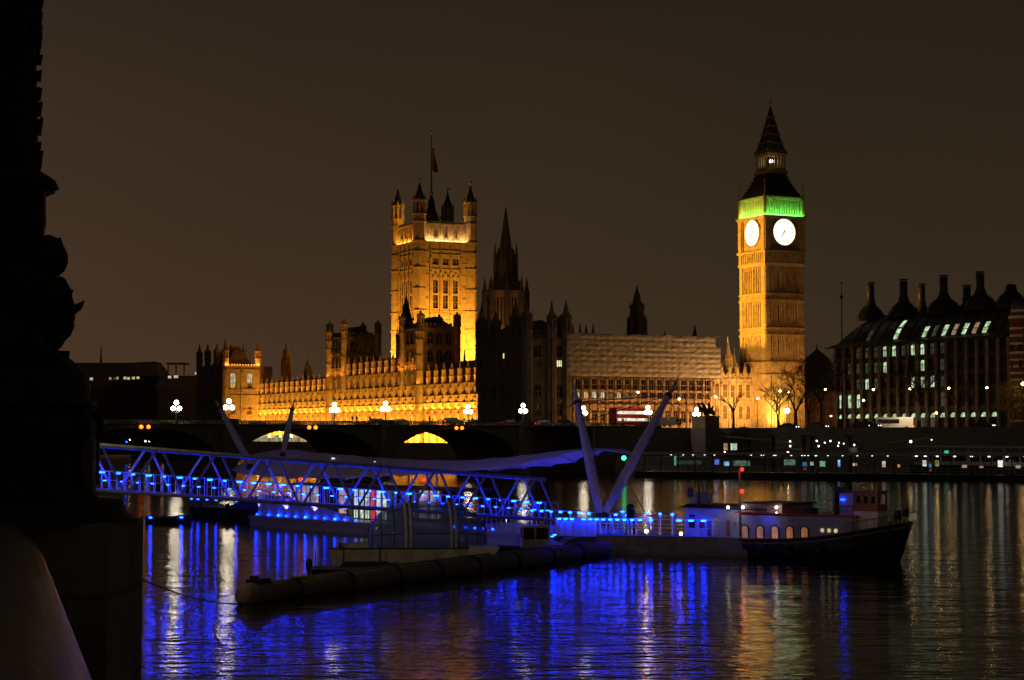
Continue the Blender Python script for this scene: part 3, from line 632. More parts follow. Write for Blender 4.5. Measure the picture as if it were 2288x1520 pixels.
for (x, y, yt, lit) in ((SX0 + .3, yS + .3, 754, 1), (RF, yS + .3, 757, 1), (SX0 + .3, 263, 760, 0), (SX0 + .3, 275, 759, 0), (SX0 + .3, 286, 757, 0), (4, 268, 762, 0), (RF, 270, 758, 0), (RF, 285, 760, 0)):
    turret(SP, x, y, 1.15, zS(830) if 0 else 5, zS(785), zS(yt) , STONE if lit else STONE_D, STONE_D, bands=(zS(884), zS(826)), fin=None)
m = MB()
for y in (256, 269):
    m.fr(4, y + 5, 5.2, .8, zS(818), zS(772), 4)
part(m, 'roof', LEAD, SP)
spot('pavilion_flood', pal(3, yS - 16, 6.5), pal(3, yS, 22), 24000, GOLD, 80)
area_rows('pavilion_ledge_flood', pal(SX0, yS - 1.3, zS(817)), pal(RF, yS - 1.3, zS(817)), Vector((*UX, 0)) * .6 + Vector((0, 0, 1)), .3, 900, AMB, 150)

# north pavilion
NP = pthing('north_pavilion', 'unlit palace corner block with clustered turrets and two small lit windows', 'palace pavilion', 0, 0, 5)
DN = 515.; zN = lambda y: ZZ(y, DN)
m = MB(); m.box(.6, 12.5, .6, 29, 4, zN(758)); m.box(3, 12, 3, 27, zN(758), zN(740)); part(m, 'inner_wall', STONE_D, NP)
wk = gothic_window(1.8, 3.4, GLASSD, True, 1, frame=STONE_D); wk2 = gothic_window(2.4, 3.2, GLASSD, False, 3, frame=STONE_D)
wl1 = gothic_window(1.1, 1.6, glow('yellow_arched_window', (1, .9, .3), 1.6), True, 0, frame=STONE_D, trans=0); wl2 = gothic_window(2.2, 1.7, glow('pale_yellow_window', (1, .95, .5), 1.1, .3, 2.), False, 3, frame=STONE_D, trans=0)
zt_ = zN(758)
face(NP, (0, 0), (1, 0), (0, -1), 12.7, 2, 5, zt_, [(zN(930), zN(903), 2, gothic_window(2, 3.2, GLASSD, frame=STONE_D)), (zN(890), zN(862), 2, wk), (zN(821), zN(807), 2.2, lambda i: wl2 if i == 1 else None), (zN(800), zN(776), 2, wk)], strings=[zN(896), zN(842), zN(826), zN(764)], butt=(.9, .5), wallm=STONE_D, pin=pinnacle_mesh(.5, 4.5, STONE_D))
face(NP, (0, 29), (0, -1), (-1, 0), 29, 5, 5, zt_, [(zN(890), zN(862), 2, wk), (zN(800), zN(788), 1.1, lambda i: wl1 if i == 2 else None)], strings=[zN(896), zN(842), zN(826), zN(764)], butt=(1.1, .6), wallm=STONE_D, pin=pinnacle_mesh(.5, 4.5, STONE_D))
for (px, x, yt, r) in ((1076, 2.2, 661, 1.5), (1107, 4, 683, 1.3), (1152, 1, 668, 1.5), (1177, 0, 673, 1.4)):
    y = pal_at(px, x=x) if px < 1177 else .2
    turret(NP, x, y, r, 5 if px > 1150 else 20, zN(715), zN(yt), STONE_D, STONE_D, bands=(zN(842), zN(764)), fin=None)
for (px, yt, r) in ((1233, 671, 1.2), (1253, 700, 1.0), (1265, 668, 1.4)):
    turret(NP, pal_at(px, y=.3 if px != 1253 else 6), .3 if px != 1253 else 6, r, 5, zN(715), zN(yt), STONE_D, STONE_D, bands=(zN(842), zN(764)), fin=None)
m = MB(); m.add([(3, 3, zN(740)), (12, 3, zN(740)), (12, 27, zN(740)), (3, 27, zN(740)), (7.5, 6, zN(715)), (7.5, 24, zN(715))], [(0, 1, 4), (1, 2, 5, 4), (2, 3, 5), (3, 0, 4, 5)]); part(m, 'roof', LEAD, NP)

# central spire tower
CTw = thing('spire_tower', 'tall dark octagonal lantern tower with a needle spire, faintly lit windows low down', 'spire tower', (XX(1130, 638), 638, GZ), ANG)
zc = lambda y: ZZ(y, 638)
m = MB(); m.fr(0, 0, 6.2, 6.2, 0, zc(655) - GZ, 8); m.fr(0, 0, 6.6, 6.6, zc(657) - GZ, zc(652) - GZ, 8)
for i in range(8):
    a = math.pi / 8 + i * math.pi / 4
    for k in (-.6, 0, .6): m.fr(6.25 * math.cos(a + k * .35) * 1.05, 6.25 * math.sin(a + k * .35) * 1.05, .22, .22, 20, zc(657) - GZ, 4)
part(m, 'drum', STONE, CTw)
m = MB()
for i in range(8):
    a = math.pi / 8 + i * math.pi / 4; x, y = 7.1 * math.cos(a), 7.1 * math.sin(a); m.fr(x, y, .7, .7, 15, zc(650) - GZ, 4); m.fr(x, y, .55, .03, zc(650) - GZ, zc(618) - GZ, 4)
    a += math.pi / 8; x, y = 3.9 * math.cos(a), 3.9 * math.sin(a); m.fr(x, y, .4, .35, zc(640) - GZ, zc(575) - GZ, 4); m.fr(x, y, .35, .02, zc(575) - GZ, zc(545) - GZ, 4)
part(m, 'buttress', STONE_D, CTw)
m = MB(); m.fr(0, 0, 6, 3.9, zc(652) - GZ, zc(628) - GZ, 8); m.fr(0, 0, 3.6, 3.0, zc(628) - GZ, zc(580) - GZ, 8); m.fr(0, 0, 3.3, 2.4, zc(580) - GZ, zc(556) - GZ, 8); m.fr(0, 0, 1.9, 1.7, zc(556) - GZ, zc(545) - GZ, 8); m.fr(0, 0, 1.75, .05, zc(545) - GZ, zc(462) - GZ, 8)
for j in range(9):
    r = 1.75 * (1 - j / 9.5)
    for i in range(4): a = i * math.pi / 2; m.fr(r * math.cos(a), r * math.sin(a), .12, .02, zc(543 - 9 * j) - GZ, zc(538 - 9 * j) - GZ, 4)
part(m, 'spire', STONE_D, CTw)
m = MB()
for i in range(8):
    a = i * math.pi / 4
    for k in (-1, 1): c_, s_ = math.cos(a), math.sin(a); m.obox((c_ * 6.2, s_ * 6.2), (-s_, c_), (c_, s_), k * 1.1 - .7, k * 1.1 + .7, .0, .06, zc(730) - GZ, zc(668) - GZ)
part(m, 'window', GLASSD, CTw)
spot('drum_flood', CTw.location + Vector((-2, -20, 22)), CTw.location + Vector((1, -5, 38)), 5200, (1, .4, .12), 70)

# dark ventilation turrets and fleches
def fleche(px, ytop, ybase, D, w_, label, n=8, steps=None, mat_=STONE_D):
    z0, z1 = ZZ(ybase, D), ZZ(ytop, D); r = w_ * D / F / 2; H = z1 - z0
    th = thing('roof_turret', label, 'roof turret', (XX(px, D), D, z0), ANG)
    m = MB(); m.fr(0, 0, r * 1.1, r * 1.1, -14, 0, n); m.fr(0, 0, r, r * .92, 0, H * .34, n); m.fr(0, 0, r * 1.1, r * 1.1, H * .34, H * .36, n); m.fr(0, 0, r * .8, r * .72, H * .36, H * .58, n); m.fr(0, 0, r * .85, r * .85, H * .58, H * .6, n)
    for i in range(n):
        a = i * 2 * math.pi / n + math.pi / n; m.fr(r * 1.02 * math.cos(a), r * 1.02 * math.sin(a), r * .1, r * .1, 0, H * .36, 4); m.fr(r * 1.0 * math.cos(a), r * 1.0 * math.sin(a), r * .09, .02, H * .36, H * .47, 4)
        m.fr(r * .78 * math.cos(a), r * .78 * math.sin(a), r * .07, .02, H * .6, H * .68, 4)
    part(m, 'lantern_body', mat_, th)
    m = MB(); m.lathe([(r * .72, H * .6), (r * .5, H * .7), (r * .36, H * .8), (r * .16, H * .9), (.03, H)], 0, 0, n, False); part(m, 'spirelet', mat_, th)
    m = MB(); m.ball((0, 0, H * .985), max(.12, r * .09), 6); part(m, 'finial', GILT, th)
    return th
fleche(640, 758, 830, 740, 22, 'small dark roof turret rising behind the far end of the golden wing')
fleche(688, 797, 845, 735, 16, 'lowest dark roof turret behind the far end of the golden wing', 4)
fleche(907, 655, 800, 620, 40, 'large black tapering roof turret in front of the square tower', 8, mat_=SLATE)
fleche(1424, 636, 760, 570, 40, 'dark stepped roof turret rising alone behind the sheeted scaffold', 8, mat_=SLATE)
fleche(1553, 722, 765, 580, 9, 'thin needle roof turret behind the sheeted scaffold', 6, mat_=SLATE)
fleche(1486, 738, 765, 580, 6, 'tiny finial turret over the sheeted scaffold', 6, mat_=SLATE)
th = thing('roof_turret', 'low dark belvedere with four pinnacles over the scaffold corner', 'roof turret', (XX(1303, 560), 560, ZZ(780, 560)), ANG)
m = MB(); m.fr(0, 0, 2.3, 2.3, 0, 4.5)
part(m, 'body', STONE_D, th); m = MB()
for a in (-1, 1):
    for b in (-1, 1): m.fr(a * 2.2, b * 2.2, .35, .3, 0, 5.5); m.fr(a * 2.2, b * 2.2, .3, .03, 5.5, 7.6)
part(m, 'pinnacles', STONE_D, th)
# dark roofs between the wings
BR = pthing('inner_range', 'dark inner palace range with steep roofs behind the golden wing', 'palace', 30, 40, GZ)
m = MB(); m.box(30, 60, 40, 215, GZ, 27); part(m, 'wall', STONE_D, BR)
m = MB()
for x in (30, 45): m.add([(x, 40, 27), (x + 15, 40, 27), (x + 7.5, 40, 33), (x, 215, 27), (x + 15, 215, 27), (x + 7.5, 215, 33)], [(0, 1, 2), (3, 5, 4), (0, 2, 5, 3), (1, 4, 5, 2)])
part(m, 'roof', LEAD, BR)
m = MB(); [m.fr(31, y, .6, .1, 27, 36, 4) for y in range(44, 215, 9)]; part(m, 'chimney_pinnacles', STONE_D, BR)

# ------------------------------------------------------------------ north wing under scaffold
DG = 522.; zg = lambda y: ZZ(y, DG)
SW = pthing('north_wing', 'amber-lit stone palace wing with tall dark windows under the scaffold sheeting', 'palace', 12.7, 2, GZ)
m = MB(); m.box(13.4, 59, 2.9, 26, 8, zg(770)); part(m, 'inner_wall', STONE_D, SW)
wa = gothic_window(1.35, zg(848) - zg(871), GLASSD, False, 1); litw = {1: W_YEL, 2: W_YEL, 3: W_WHT, 4: W_WHT, 5: W_DIM, 6: W_YEL, 7: W_DIM, 8: W_DIM}
lw = {k: gothic_window(1.35, zg(876) - zg(890), v, True, 1, trans=0) for k, v in litw.items()}; wdk = gothic_window(1.35, zg(876) - zg(890), GLASSD, True, 1, trans=0)
wdg = gothic_window(1.5, 3.0, GLASSD, True, 1)
face(SW, (12.7, 2.4), (1, 0), (0, -1), 46.3, 18, 8, zg(845), [(zg(945), zg(920), 1.5, wdg), (zg(890), zg(876), 1.35, lambda i: lw.get(i, wdk)), (zg(871), zg(848), 1.35, wa)], strings=[zg(905), zg(894), zg(873)], butt=(.7, .5), crest=False, skin=.5)
SCF = pthing('scaffold', 'scaffold of thin poles and planks in front of the amber palace wing', 'scaffold', 12.5, -1, GZ)
m = MB()
for i in range(20): x = 11.6 + i * 2.55; m.tube((x, -.9, GZ), (x, -.9, zg(748)), .05); m.tube((x, .9, GZ), (x, .9, zg(748)), .05)
part(m, 'upright', STEELD, SCF)
m = MB()
for y in range(845, 946, 16): m.tube((11.6, -.92, zg(y)), (60, -.92, zg(y)), .05); m.box(11.6, 60, .1, .85, zg(y) - .1, zg(y) - .06)
part(m, 'deck', WOOD, SCF)
SHEET = mat('scaffold_sheeting', (.42, .37, .28), .6, var=.16, scale=.5, bump=.02)
m = MB(); nx, nzv = 144, 56; x0, x1 = 11.3, 60.; vs = []; fs = []
ztp, zbt = zg(749), zg(843)
random.seed(3)
for j in range(nzv + 1):
    for i in range(nx + 1):
        u = i / nx * 24; v = j / nzv * 8; fu, fv = u % 1, v % 1
        puff = (math.sin(math.pi * fu) ** .7) * (math.sin(math.pi * fv) ** .7) * (.2 + .25 * noise.noise(Vector((int(u) * 1.7, int(v) * 2.3, 1))))
        wr = .1 * noise.noise(Vector((u * 1.2, v * 1.7, 5))) + .05 * noise.noise(Vector((u * 4, v * 9, 2)))
        xx = x0 + (x1 - x0) * i / nx; zz_ = zbt + (ztp - zbt) * j / nzv + .12 * noise.noise(Vector((u, v, 9)))
        if j == nzv: zz_ += .3 * noise.noise(Vector((u * .6, 0, 4)))
        if u > 23.2 and v > 5.9 + .2 * math.sin(u * 9): xx = min(xx, x0 + (x1 - x0) * 23.2 / 24)
        vs.append((xx, -1.15 - puff - wr, zz_))
for j in range(nzv):
    for i in range(nx): k = j * (nx + 1) + i; fs.append((k, k + 1, k + nx + 2, k + nx + 1))
m.add(vs, fs, True); q = MB(); q.box(11.3, 59.8, -1.0, 24, ztp - .3, ztp - .1); q.box(11.25, 11.35, -1.15, 24, zbt, ztp); q.box(59.9, 60, -1.1, 24, zbt, zg(790))
SHT = pthing('scaffold_sheeting', 'huge wrinkled tan sheet wrapped round the scaffold beside the clock tower', 'sheeting', 11.3, -1.15, zbt)
part(m, 'front_sheet', SHEET, SHT); part(q, 'side_sheet', mat('grey_sheeting', (.12, .12, .13), .7, var=.2), SHT)
area_rows('north_wing_flood', pal(60, -17, 10), pal(72, -17, 10), Vector((*UX, 0)) + Vector((-.9, -.45, .75)), 2, 4300, (1, .56, .25), 130)
area_rows('north_wing_ground_flood', pal(16, -9, 9.9), pal(58, -9, 9.9), Vector((*UX, 0)) + Vector((0, 0, .5)), .6, 3600, (1, .42, .09), 140)
# link wing beside the clock tower
LW = pthing('link_wing', 'low amber-lit gothic range with slim pinnacles between scaffold and clock tower', 'palace', 60, 7, GZ)
m = MB(); m.box(60.2, 75.8, 7.7, 16, 8, zg(836)); part(m, 'inner_wall', STONE_D, LW)
face(LW, (60.1, 7), (1, 0), (0, -1), 15.7, 6, 8, zg(834), [(zg(935), zg(905), 1.2, gothic_window(1.2, 3.6, GLASSD)), (zg(885), zg(855), 1.2, gothic_window(1.2, 3.6, GLASSD))], strings=[zg(894), zg(843)], butt=(.6, .4), pin=pinnacle_mesh(.35, 3.5))
turret(LW, pal_at(1627, y=9), 9, 1.2, GZ, zg(795), zg(742), STONE, STONE, bands=(zg(834),), fin=None)
turret(LW, pal_at(1641, y=9), 9, .8, GZ, zg(812), zg(768), STONE, STONE, bands=(zg(834),), fin=None)
turret(LW, pal_at(1609, y=9), 9, .7, GZ, zg(822), zg(795), STONE, STONE, bands=(zg(834),), fin=None)
area_rows('link_wing_flood', pal(58, -9, 10), pal(74, -9, 10), Vector((*UX, 0)) + Vector((0, 0, .8)), 1, 3600, (1, .42, .09), 130)

# ------------------------------------------------------------------ office block with tall chimneys (right)
OX = 82.; OYs = -24.8; OL = 70.2; OBn = 18
def oy(t): return OYs - t
OBK = pthing('office_block', 'dark office block with tall black chimneys, ribbed stone piers and scattered lit windows', 'office building', OX, OYs, GZ)
zo = lambda y, D=500.: ZZ(y, D)
orow = [(10.3, 14.4, 2.3), (15.6, 19.2, 1.9), (20.5, 23.3, 1.9), (24.7, 27.5, 1.9), (28.9, 31.6, 1.9)]
OBZ = mat('bronze_cladding', (.035, .033, .028), .5, .3, var=.3, scale=2); PIER = mat('pale_sandstone_pier', (.3, .24, .17), .85, var=.3, scale=1, blocks=(2, .8, .03))
m = MB(); m.box(OX + .8, OX + 34, oy(OL) + .3, oy(0) - .3, GZ - 1, 32); part(m, 'inner_wall', OBZ, OBK)
bwo = OL / OBn
wset = {}
def owin(kind, w_, h_):
    k = (kind, w_, round(h_, 2))
    if k not in wset:
        mb = MB(); g = {'g': W_GREEN, 'd': W_DIM, 'o': W_ORG, 'x': GLASSD, 'y': W_YEL}[kind]
        mb.m = 1; n = 8; top = h_ * .36
        def pane(za, zb_, arch):
            poly = [(-w_ / 2, za), (w_ / 2, za)] + ([(w_ / 2, zb_), (-w_ / 2, zb_)] if not arch else [(w_ / 2 * math.cos(math.pi * i / n), zb_ - w_ * .25 + w_ * .25 * math.sin(math.pi * i / n)) for i in range(n + 1)])
            kk = len(poly); mb.add([(x, -.1, z) for x, z in poly] + [(x, 0, z) for x, z in poly], [list(range(kk)), list(range(kk, 2 * kk))[::-1]] + [((i + 1) % kk, i, kk + i, kk + (i + 1) % kk) for i in range(kk)])
        pane(0, h_ - top - .15, False); pane(h_ - top, h_, True)
        mb.m = 0; mb.box(-w_ / 2, w_ / 2, -.35, -.12, h_ - top - .15, h_ - top); mb.box(-.05, .05, -.2, -.105, 0, h_ - top - .16)
        for x in (-w_ / 2, w_ / 2 - .1): mb.box(x, x + .1, -.25, -.105, 0, h_ * .8)
        wset[k] = mb.mesh('window', [OBZ, g])
    return wset[k]
lit = {0: {}, 1: {0: 'g', 1: 'g', 2: 'g', 3: 'x', 9: 'x', 11: 'd'}, 2: {2: 'd', 3: 'g', 4: 'd', 8: 'g', 9: 'g', 10: 'g', 11: 'd'}, 3: {1: 'd', 2: 'd', 3: 'd', 4: 'd', 5: 'g', 9: 'g', 11: 'd'}, 4: {2: 'd', 3: 'd', 4: 'd', 5: 'g', 6: 'g', 7: 'd', 8: 'g', 9: 'g', 10: 'd', 11: 'd'}}
m = MB(); gr = glow('arcade_lamp_light', (.75, 1, .7), 1.6)
for i in range(OBn + 1):
    t = i * bwo; y = oy(t); m.box(OX - .3, OX + .8, y - .5, y + .5, GZ, 31.9); m.box(OX - .5, OX + .8, y - .6, y + .6, 15.0, 15.3)
    for z in (19.9, 24.1, 28.3): m.box(OX - .38, OX - .3, y - .55, y + .55, z - .1, z + .1)
part(m, 'pier', PIER, OBK)
for i in range(OBn):
    y0_, y1_ = oy((i + 1) * bwo) + .5, oy(i * bwo) - .5
    zprev = GZ; sp = MB()
    for (za, zb_, w_) in orow:
        if za > zprev: sp.box(OX, OX + .8, y0_, y1_, zprev, za)
        zprev = zb_
    sp.box(OX, OX + .8, y0_, y1_, zprev, 32)
    for yy in (y0_, y1_ - .1): sp.box(OX + .2, OX + .78, yy, yy + .1, GZ, 31.9)
    part(sp, 'spandrel', OBZ, OBK)
for i in range(OBn):
    yc = oy((i + .5) * bwo)
    for r, (za, zb_, w_) in enumerate(orow):
        k = lit[r].get(i, 'x')
        if r == 0: continue
        if k == 'x' and (i > 13 or (i * 7 + r) % 3 == 0) and not (r == 1 and i == 3): 
            if i > 13: continue
        put('window', owin(k, w_, zb_ - za), OBK, (OX + .55, yc, za), -math.pi / 2)
    if i < 17:
        mb = MB(); n = 8; w_ = 2.5; mb.box(-w_ / 2, w_ / 2, 0, .1, 0, 3.1)
        if 'gw' not in wset:
            wset['gw'] = [None]
            for kk, (lo, up) in enumerate(((GLASSD, W_GREEN), (W_DIM, W_GREEN))):
                q = MB(); q.m = 0; q.box(-1.15, 1.15, -.1, 0, 0, 2.9); q.m = 1
                q.add([(1.15 * math.cos(math.pi * j / n), -.1, 3.0 + 1.1 * math.sin(math.pi * j / n)) for j in range(n + 1)] + [(1.15 * math.cos(math.pi * j / n), 0, 3.0 + 1.1 * math.sin(math.pi * j / n)) for j in range(n + 1)], [list(range(n + 1)), list(range(n + 1, 2 * n + 2))[::-1]])
                q.m = 2; q.box(-.06, .06, -.2, -.11, 0, 2.9); q.box(-1.15, 1.15, -.25, -.02, 2.85, 3.0)
                wset['gw'].append(q.mesh('arcade_window', [lo, up, OBZ]))
        put('arcade_window', wset['gw'][2 if i in (8, 9, 10) else 1], OBK, (OX + .55, yc, GZ + .4), -math.pi / 2)
# curved roof: profile in (x - OX, z)
prof = [(-1.6, 32.), (-1.5, 32.5), (.6, 33.2), (1.3, 34.6), (2.3, 36.2), (4.0, 38.2), (6.5, 39.8), (10, 40.8), (24, 40.8), (28, 39), (33, 34), (35, 32)]
ya, yb = oy(-.8), oy(OL + 1)
m = MB(); vs = []; kk = len(prof)
for (xx, z) in prof: vs.append((OX + xx, yb, z))
for (xx, z) in prof:
    inset = 0 if z < 32.4 else (z - 32.3) * 1.15
    vs.append((OX + xx, ya - inset, z))
m.add(vs, [(i, i + 1, kk + i + 1, kk + i) for i in range(kk - 1)] + [list(range(kk, 2 * kk)), list(range(kk))[::-1], (kk - 1, 0, kk, 2 * kk - 1)])
part(m, 'roof', SLATE, OBK)
m = MB()
for i in range(OBn + 1):
    y = oy(i * bwo)
    if i > 1: m.path([(OX + xx - .06, y, z + .06) for xx, z in prof[2:9]], .14, 4)
m.box(OX - 1.9, OX - 1.2, oy(OL), oy(-2.2), 31.9, 32.3)
part(m, 'roof_rib', OBZ, OBK)
for i, k in {2: 'x', 3: 'd', 6: 'g', 7: 'x', 9: 'g', 10: 'd', 11: 'g', 12: 'o', 13: 'g', 14: 'o', 15: 'g', 5: 'x', 8: 'x'}.items():
    yc = oy((i + .5) * bwo); q = MB(); a, b = prof[2], prof[4]; w_ = .72
    def quad(P0, P1, mb, off=.08):
        (xa, za), (xb, zb_) = P0, P1; mb.add([(OX + xa - off, yc + w_, za + off), (OX + xa - off, yc - w_, za + off), (OX + xb - off, yc - w_, zb_ + off), (OX + xb - off, yc + w_, zb_ + off), (OX + xa + .3, yc + w_, za), (OX + xa + .3, yc - w_, za), (OX + xb + .3, yc - w_, zb_), (OX + xb + .3, yc + w_, zb_)], [(0, 1, 2, 3), (4, 7, 6, 5), (0, 4, 5, 1), (1, 5, 6, 2), (2, 6, 7, 3), (3, 7, 4, 0)])
    quad((.7, 33.35), (1.25, 34.6), q); quad((1.4, 34.85), (2.2, 36.1), q)
    if i == 6: quad((2.6, 36.6), (4.2, 38.3), q)
    part(q, 'roof_window', {'g': W_GREEN, 'd': W_DIM, 'o': W_ORG, 'x': GLASSD}[k], OBK)
def chimney(px, ytop, x, s):
    s *= .8
    y = pal_at(px, x=x); D = PO[1] + VX[1] * x + UX[1] * y; zt = ZZ(ytop, D)
    m = MB(); m.lathe([(6.2 * s, 39.5), (5.6 * s, 41), (4.3 * s, 42.3), (2.5 * s, 43.4), (1.35, 44.6), (1.05, 45.4), (1.0, zt - 1.4), (1.12, zt - 1.35), (1.12, zt - 1.15), (1.0, zt - 1.1), (1.0, zt - .5)], x, y, 16)
    m.lathe([(1.25, zt - .22), (1.25, zt), (.9, zt), (.9, zt - .22)], x, y, 16)
    for i in range(8): a = i * math.pi / 4; m.tube((x + 1.05 * math.cos(a), y + 1.05 * math.sin(a), zt - .5), (x + 1.05 * math.cos(a), y + 1.05 * math.sin(a), zt - .2), .06, n=4)
    for i in range(8): a = i * math.pi / 4; m.path([(x + r * s * math.cos(a), y + r * s * math.sin(a), z) for r, z in ((6.3, 39.6), (5.7, 41.1), (4.4, 42.4), (2.55, 43.5))], .1, 4)
    part(m, 'chimney', SLATE, OBK)
for px, yt, x, s in ((1947, 631, 90, .8), (2021, 624, 90, .85), (2111, 615, 90, .95), (2193, 607, 90, .9), (2061, 634, 106, .7), (2163, 637, 106, .6), (2262, 641, 90, .8)): chimney(px, yt, x, s)
area_rows('office_street_light', pal(OX - 9, oy(55), 15), pal(OX - 9, oy(0), 15), Vector((*VX, 0)) + Vector((0, 0, -.25)), .4, 210, (1, .55, .3), 150)
# striped red-brick building at the right edge
x = 80.; y1_ = pal_at(2250, x=x)
SB = pthing('brick_building', 'red brick building banded with white stone, a corner turret at the right edge', 'building', x, y1_, GZ)
Dq = PO[1] + VX[1] * x + UX[1] * y1_; zq = lambda y: ZZ(y, Dq)
m = MB(); m.box(x + .0, x + 20, y1_ - 26, y1_ - 3.2, GZ - 1, zq(735)); m.fr(x + 1.5, y1_ - 3.6, 2.7, 2.7, GZ, zq(700), 12); part(m, 'wall', BRICKR, SB)
m = MB()
for yy in (941, 905, 884, 866, 850, 835, 820, 806, 790, 770, 752, 736): z = zq(yy); m.fr(x + 1.5, y1_ - 3.6, 2.78, 2.78, z - .28, z + .28, 12); m.box(x - .06, x, y1_ - 26, y1_ - 6.4, z - .28, z + .28)
m.fr(x + 1.5, y1_ - 3.6, 3.0, 3.0, zq(714), zq(708), 12); m.fr(x + 1.5, y1_ - 3.6, 2.4, 2.4, zq(700), zq(694), 12)
part(m, 'stone_band', WHITEP, SB)
m = MB(); m.lathe([(2.5, zq(694)), (2.45, zq(686)), (1.9, zq(678)), (1.0, zq(673)), (.1, zq(669))], x + 1.5, y1_ - 3.6, 12); m.add([(x, y1_ - 26, zq(735)), (x, y1_ - 3.2, zq(735)), (x + 20, y1_ - 3.2, zq(735)), (x + 20, y1_ - 26, zq(735)), (x + 10, y1_ - 24, zq(690)), (x + 10, y1_ - 5, zq(690))], [(0, 1, 5, 4), (1, 2, 5), (2, 3, 4, 5), (3, 0, 4)]); part(m, 'roof', LEAD, SB)
for yy in (780, 815, 860, 897):
    for a in (2.1, 3.0, 3.9): q = MB(); r = 2.72; q.obox((x + 1.5 + r * math.cos(a), y1_ - 3.6 + r * math.sin(a)), (-math.sin(a), math.cos(a)), (math.cos(a), math.sin(a)), -.4, .4, -.05, .06, zq(yy) - .8, zq(yy) + .9); part(q, 'window', GLASSD, SB)
# buildings between clock tower and the office block
def plain_building(name, label, px0, px1, D, ytop, mat_, rows, cols, wm, roof=LEAD, depth=14, rh=3., rz=ANG, base=GZ, ww=.45, litset={}):
    X0, X1 = XX(px0, D), XX(px1, D); W_ = (X1 - X0) / max(.3, math.cos(rz)); z1 = ZZ(ytop, D) - base
    th = thing(name, label, 'building', (X0, D, base), rz)
    mb = MB(); H = z1 / rows; c = W_ / cols
    mb.box(.4, W_ - .4, .4, depth, 0, z1)
    for r in range(rows):
        za, zb_ = H * r + H * .25, H * r + H * .8
        mb.box(0, W_, 0, .4, H * r, za); mb.box(0, W_, 0, .4, zb_, H * (r + 1)); e = c * (1 - ww) / 2
        mb.box(0, e, 0, .4, za, zb_); mb.box(W_ - e, W_, 0, .4, za, zb_)
        for i in range(cols - 1): mb.box((i + 1) * c - e, (i + 1) * c + e, 0, .4, za, zb_)
        if r: mb.box(-.1, W_ + .1, -.2, -.003, H * r - .15, H * r + .15)
    mb.box(-.3, W_ + .3, -.35, -.003, z1 - .4, z1)
    part(mb, 'wall', mat_, th)
    q = MB(); q.add([(-.3, -.3, z1), (W_ + .3, -.3, z1), (W_ + .3, depth + .3, z1), (-.3, depth + .3, z1), (1.5, depth / 2, z1 + rh), (W_ - 1.5, depth / 2, z1 + rh)], [(0, 1, 5, 4), (1, 2, 5), (2, 3, 4, 5), (3, 0, 4), (0, 3, 2, 1)]); part(q, 'roof', roof, th)
    me = {}
    for r in range(rows):
        for i in range(cols):
            k = litset.get((r, i), wm)
            if k is None: continue
            if k.name not in me:
                b = MB(); b.m = 1; b.box(-c * ww / 2, c * ww / 2, 0, .05, 0, H * .55); b.m = 0; b.box(-.05, .05, -.08, -.005, 0, H * .55); b.box(-c * ww / 2, c * ww / 2, -.08, -.005, H * .27, H * .27 + .1); me[k.name] = b.mesh('window', [mat_, k])
            obj('window', me[k.name], th, ((i + .5) * c, .3, H * r + H * .25))
    return th
ob = plain_building('corner_building', 'ornate orange-lit building at the street corner, behind the bare trees', 1822, 1872, 600, 872, STONE, 3, 6, GLASSD)
spot('corner_building_flood', P(1845, 955, 575), P(1845, 905, 600), 2600, (1, .33, .07), 110)
th = thing('domed_roof_building', 'dark domed building with a small spire beyond the trees', 'building', (XX(1826, 640), 640, GZ), ANG)
m = MB(); m.box(-8, 8, -6, 6, 0, ZZ(835, 640) - GZ); part(m, 'wall', STONE_D, th)
m = MB(); m.lathe([(5.4, ZZ(835, 640) - GZ), (5.2, ZZ(815, 640) - GZ), (3.8, ZZ(800, 640) - GZ), (1.6, ZZ(788, 640) - GZ), (.3, ZZ(780, 640) - GZ), (.03, ZZ(765, 640) - GZ)], 0, 0, 8, False); part(m, 'dome', LEAD, th)
# thin masts
m = MB(); m.path([(0, 0, 0), (0, 0, 20), (0, 0, ZZ(630, 500) - GZ)], [.28, .2, .08], 8); m.ball((0, 0, ZZ(664, 500) - GZ), .5, 8); m.ball((0, 0, ZZ(632, 500) - GZ), .25, 8)
solo(m, 'flagpole', STEELD, 'bare tall flagpole left of the black-chimneyed office block', 'flagpole', loc=(XX(1882, 500), 500, GZ))
m = MB(); m.fr(0, 0, 2.2, 1.2, 0, 14, 4); m.fr(0, 0, .6, .1, 14, ZZ(768, 1500) - 30, 4)
# ------------------------------------------------------------------ far left: low dark blocks
def far_block(label, px0, px1, ytop, D, roofy, rz, windows, mat_=STEELD, frame=False):
    X0, X1 = XX(px0, D), XX(px1, D); W_ = X1 - X0
    th = thing('riverside_block', label, 'building', (X0, D, 2), 0)
    H = ZZ(ytop, D) - 2
    m = MB(); m.box(0, W_, 0, 30, 0, H * .82); part(m, 'wall', mat_, th)
    m = MB(); z0 = H * .82; m.add([(-1, -1, z0), (W_ + 1, -1, z0), (W_ + 1, 31, z0), (-1, 31, z0), (0, 10, ZZ(roofy, D) - 2), (W_ - 3, 10, H), (W_ - 3, 24, H), (0, 24, H)], [(0, 1, 5, 4), (1, 2, 6, 5), (2, 3, 7, 6), (3, 0, 4, 7), (4, 5, 6, 7), (0, 3, 2, 1)]); part(m, 'roof', LEAD, th)
    for (px, py, w_, k) in windows:
        x = XX(px, D) - X0; z = ZZ(py, D) - 2; q = MB(); q.box(x - w_ / 2, x + w_ / 2, -.12, -.004, z - .55, z + .55); part(q, 'window', k, th)
    return th
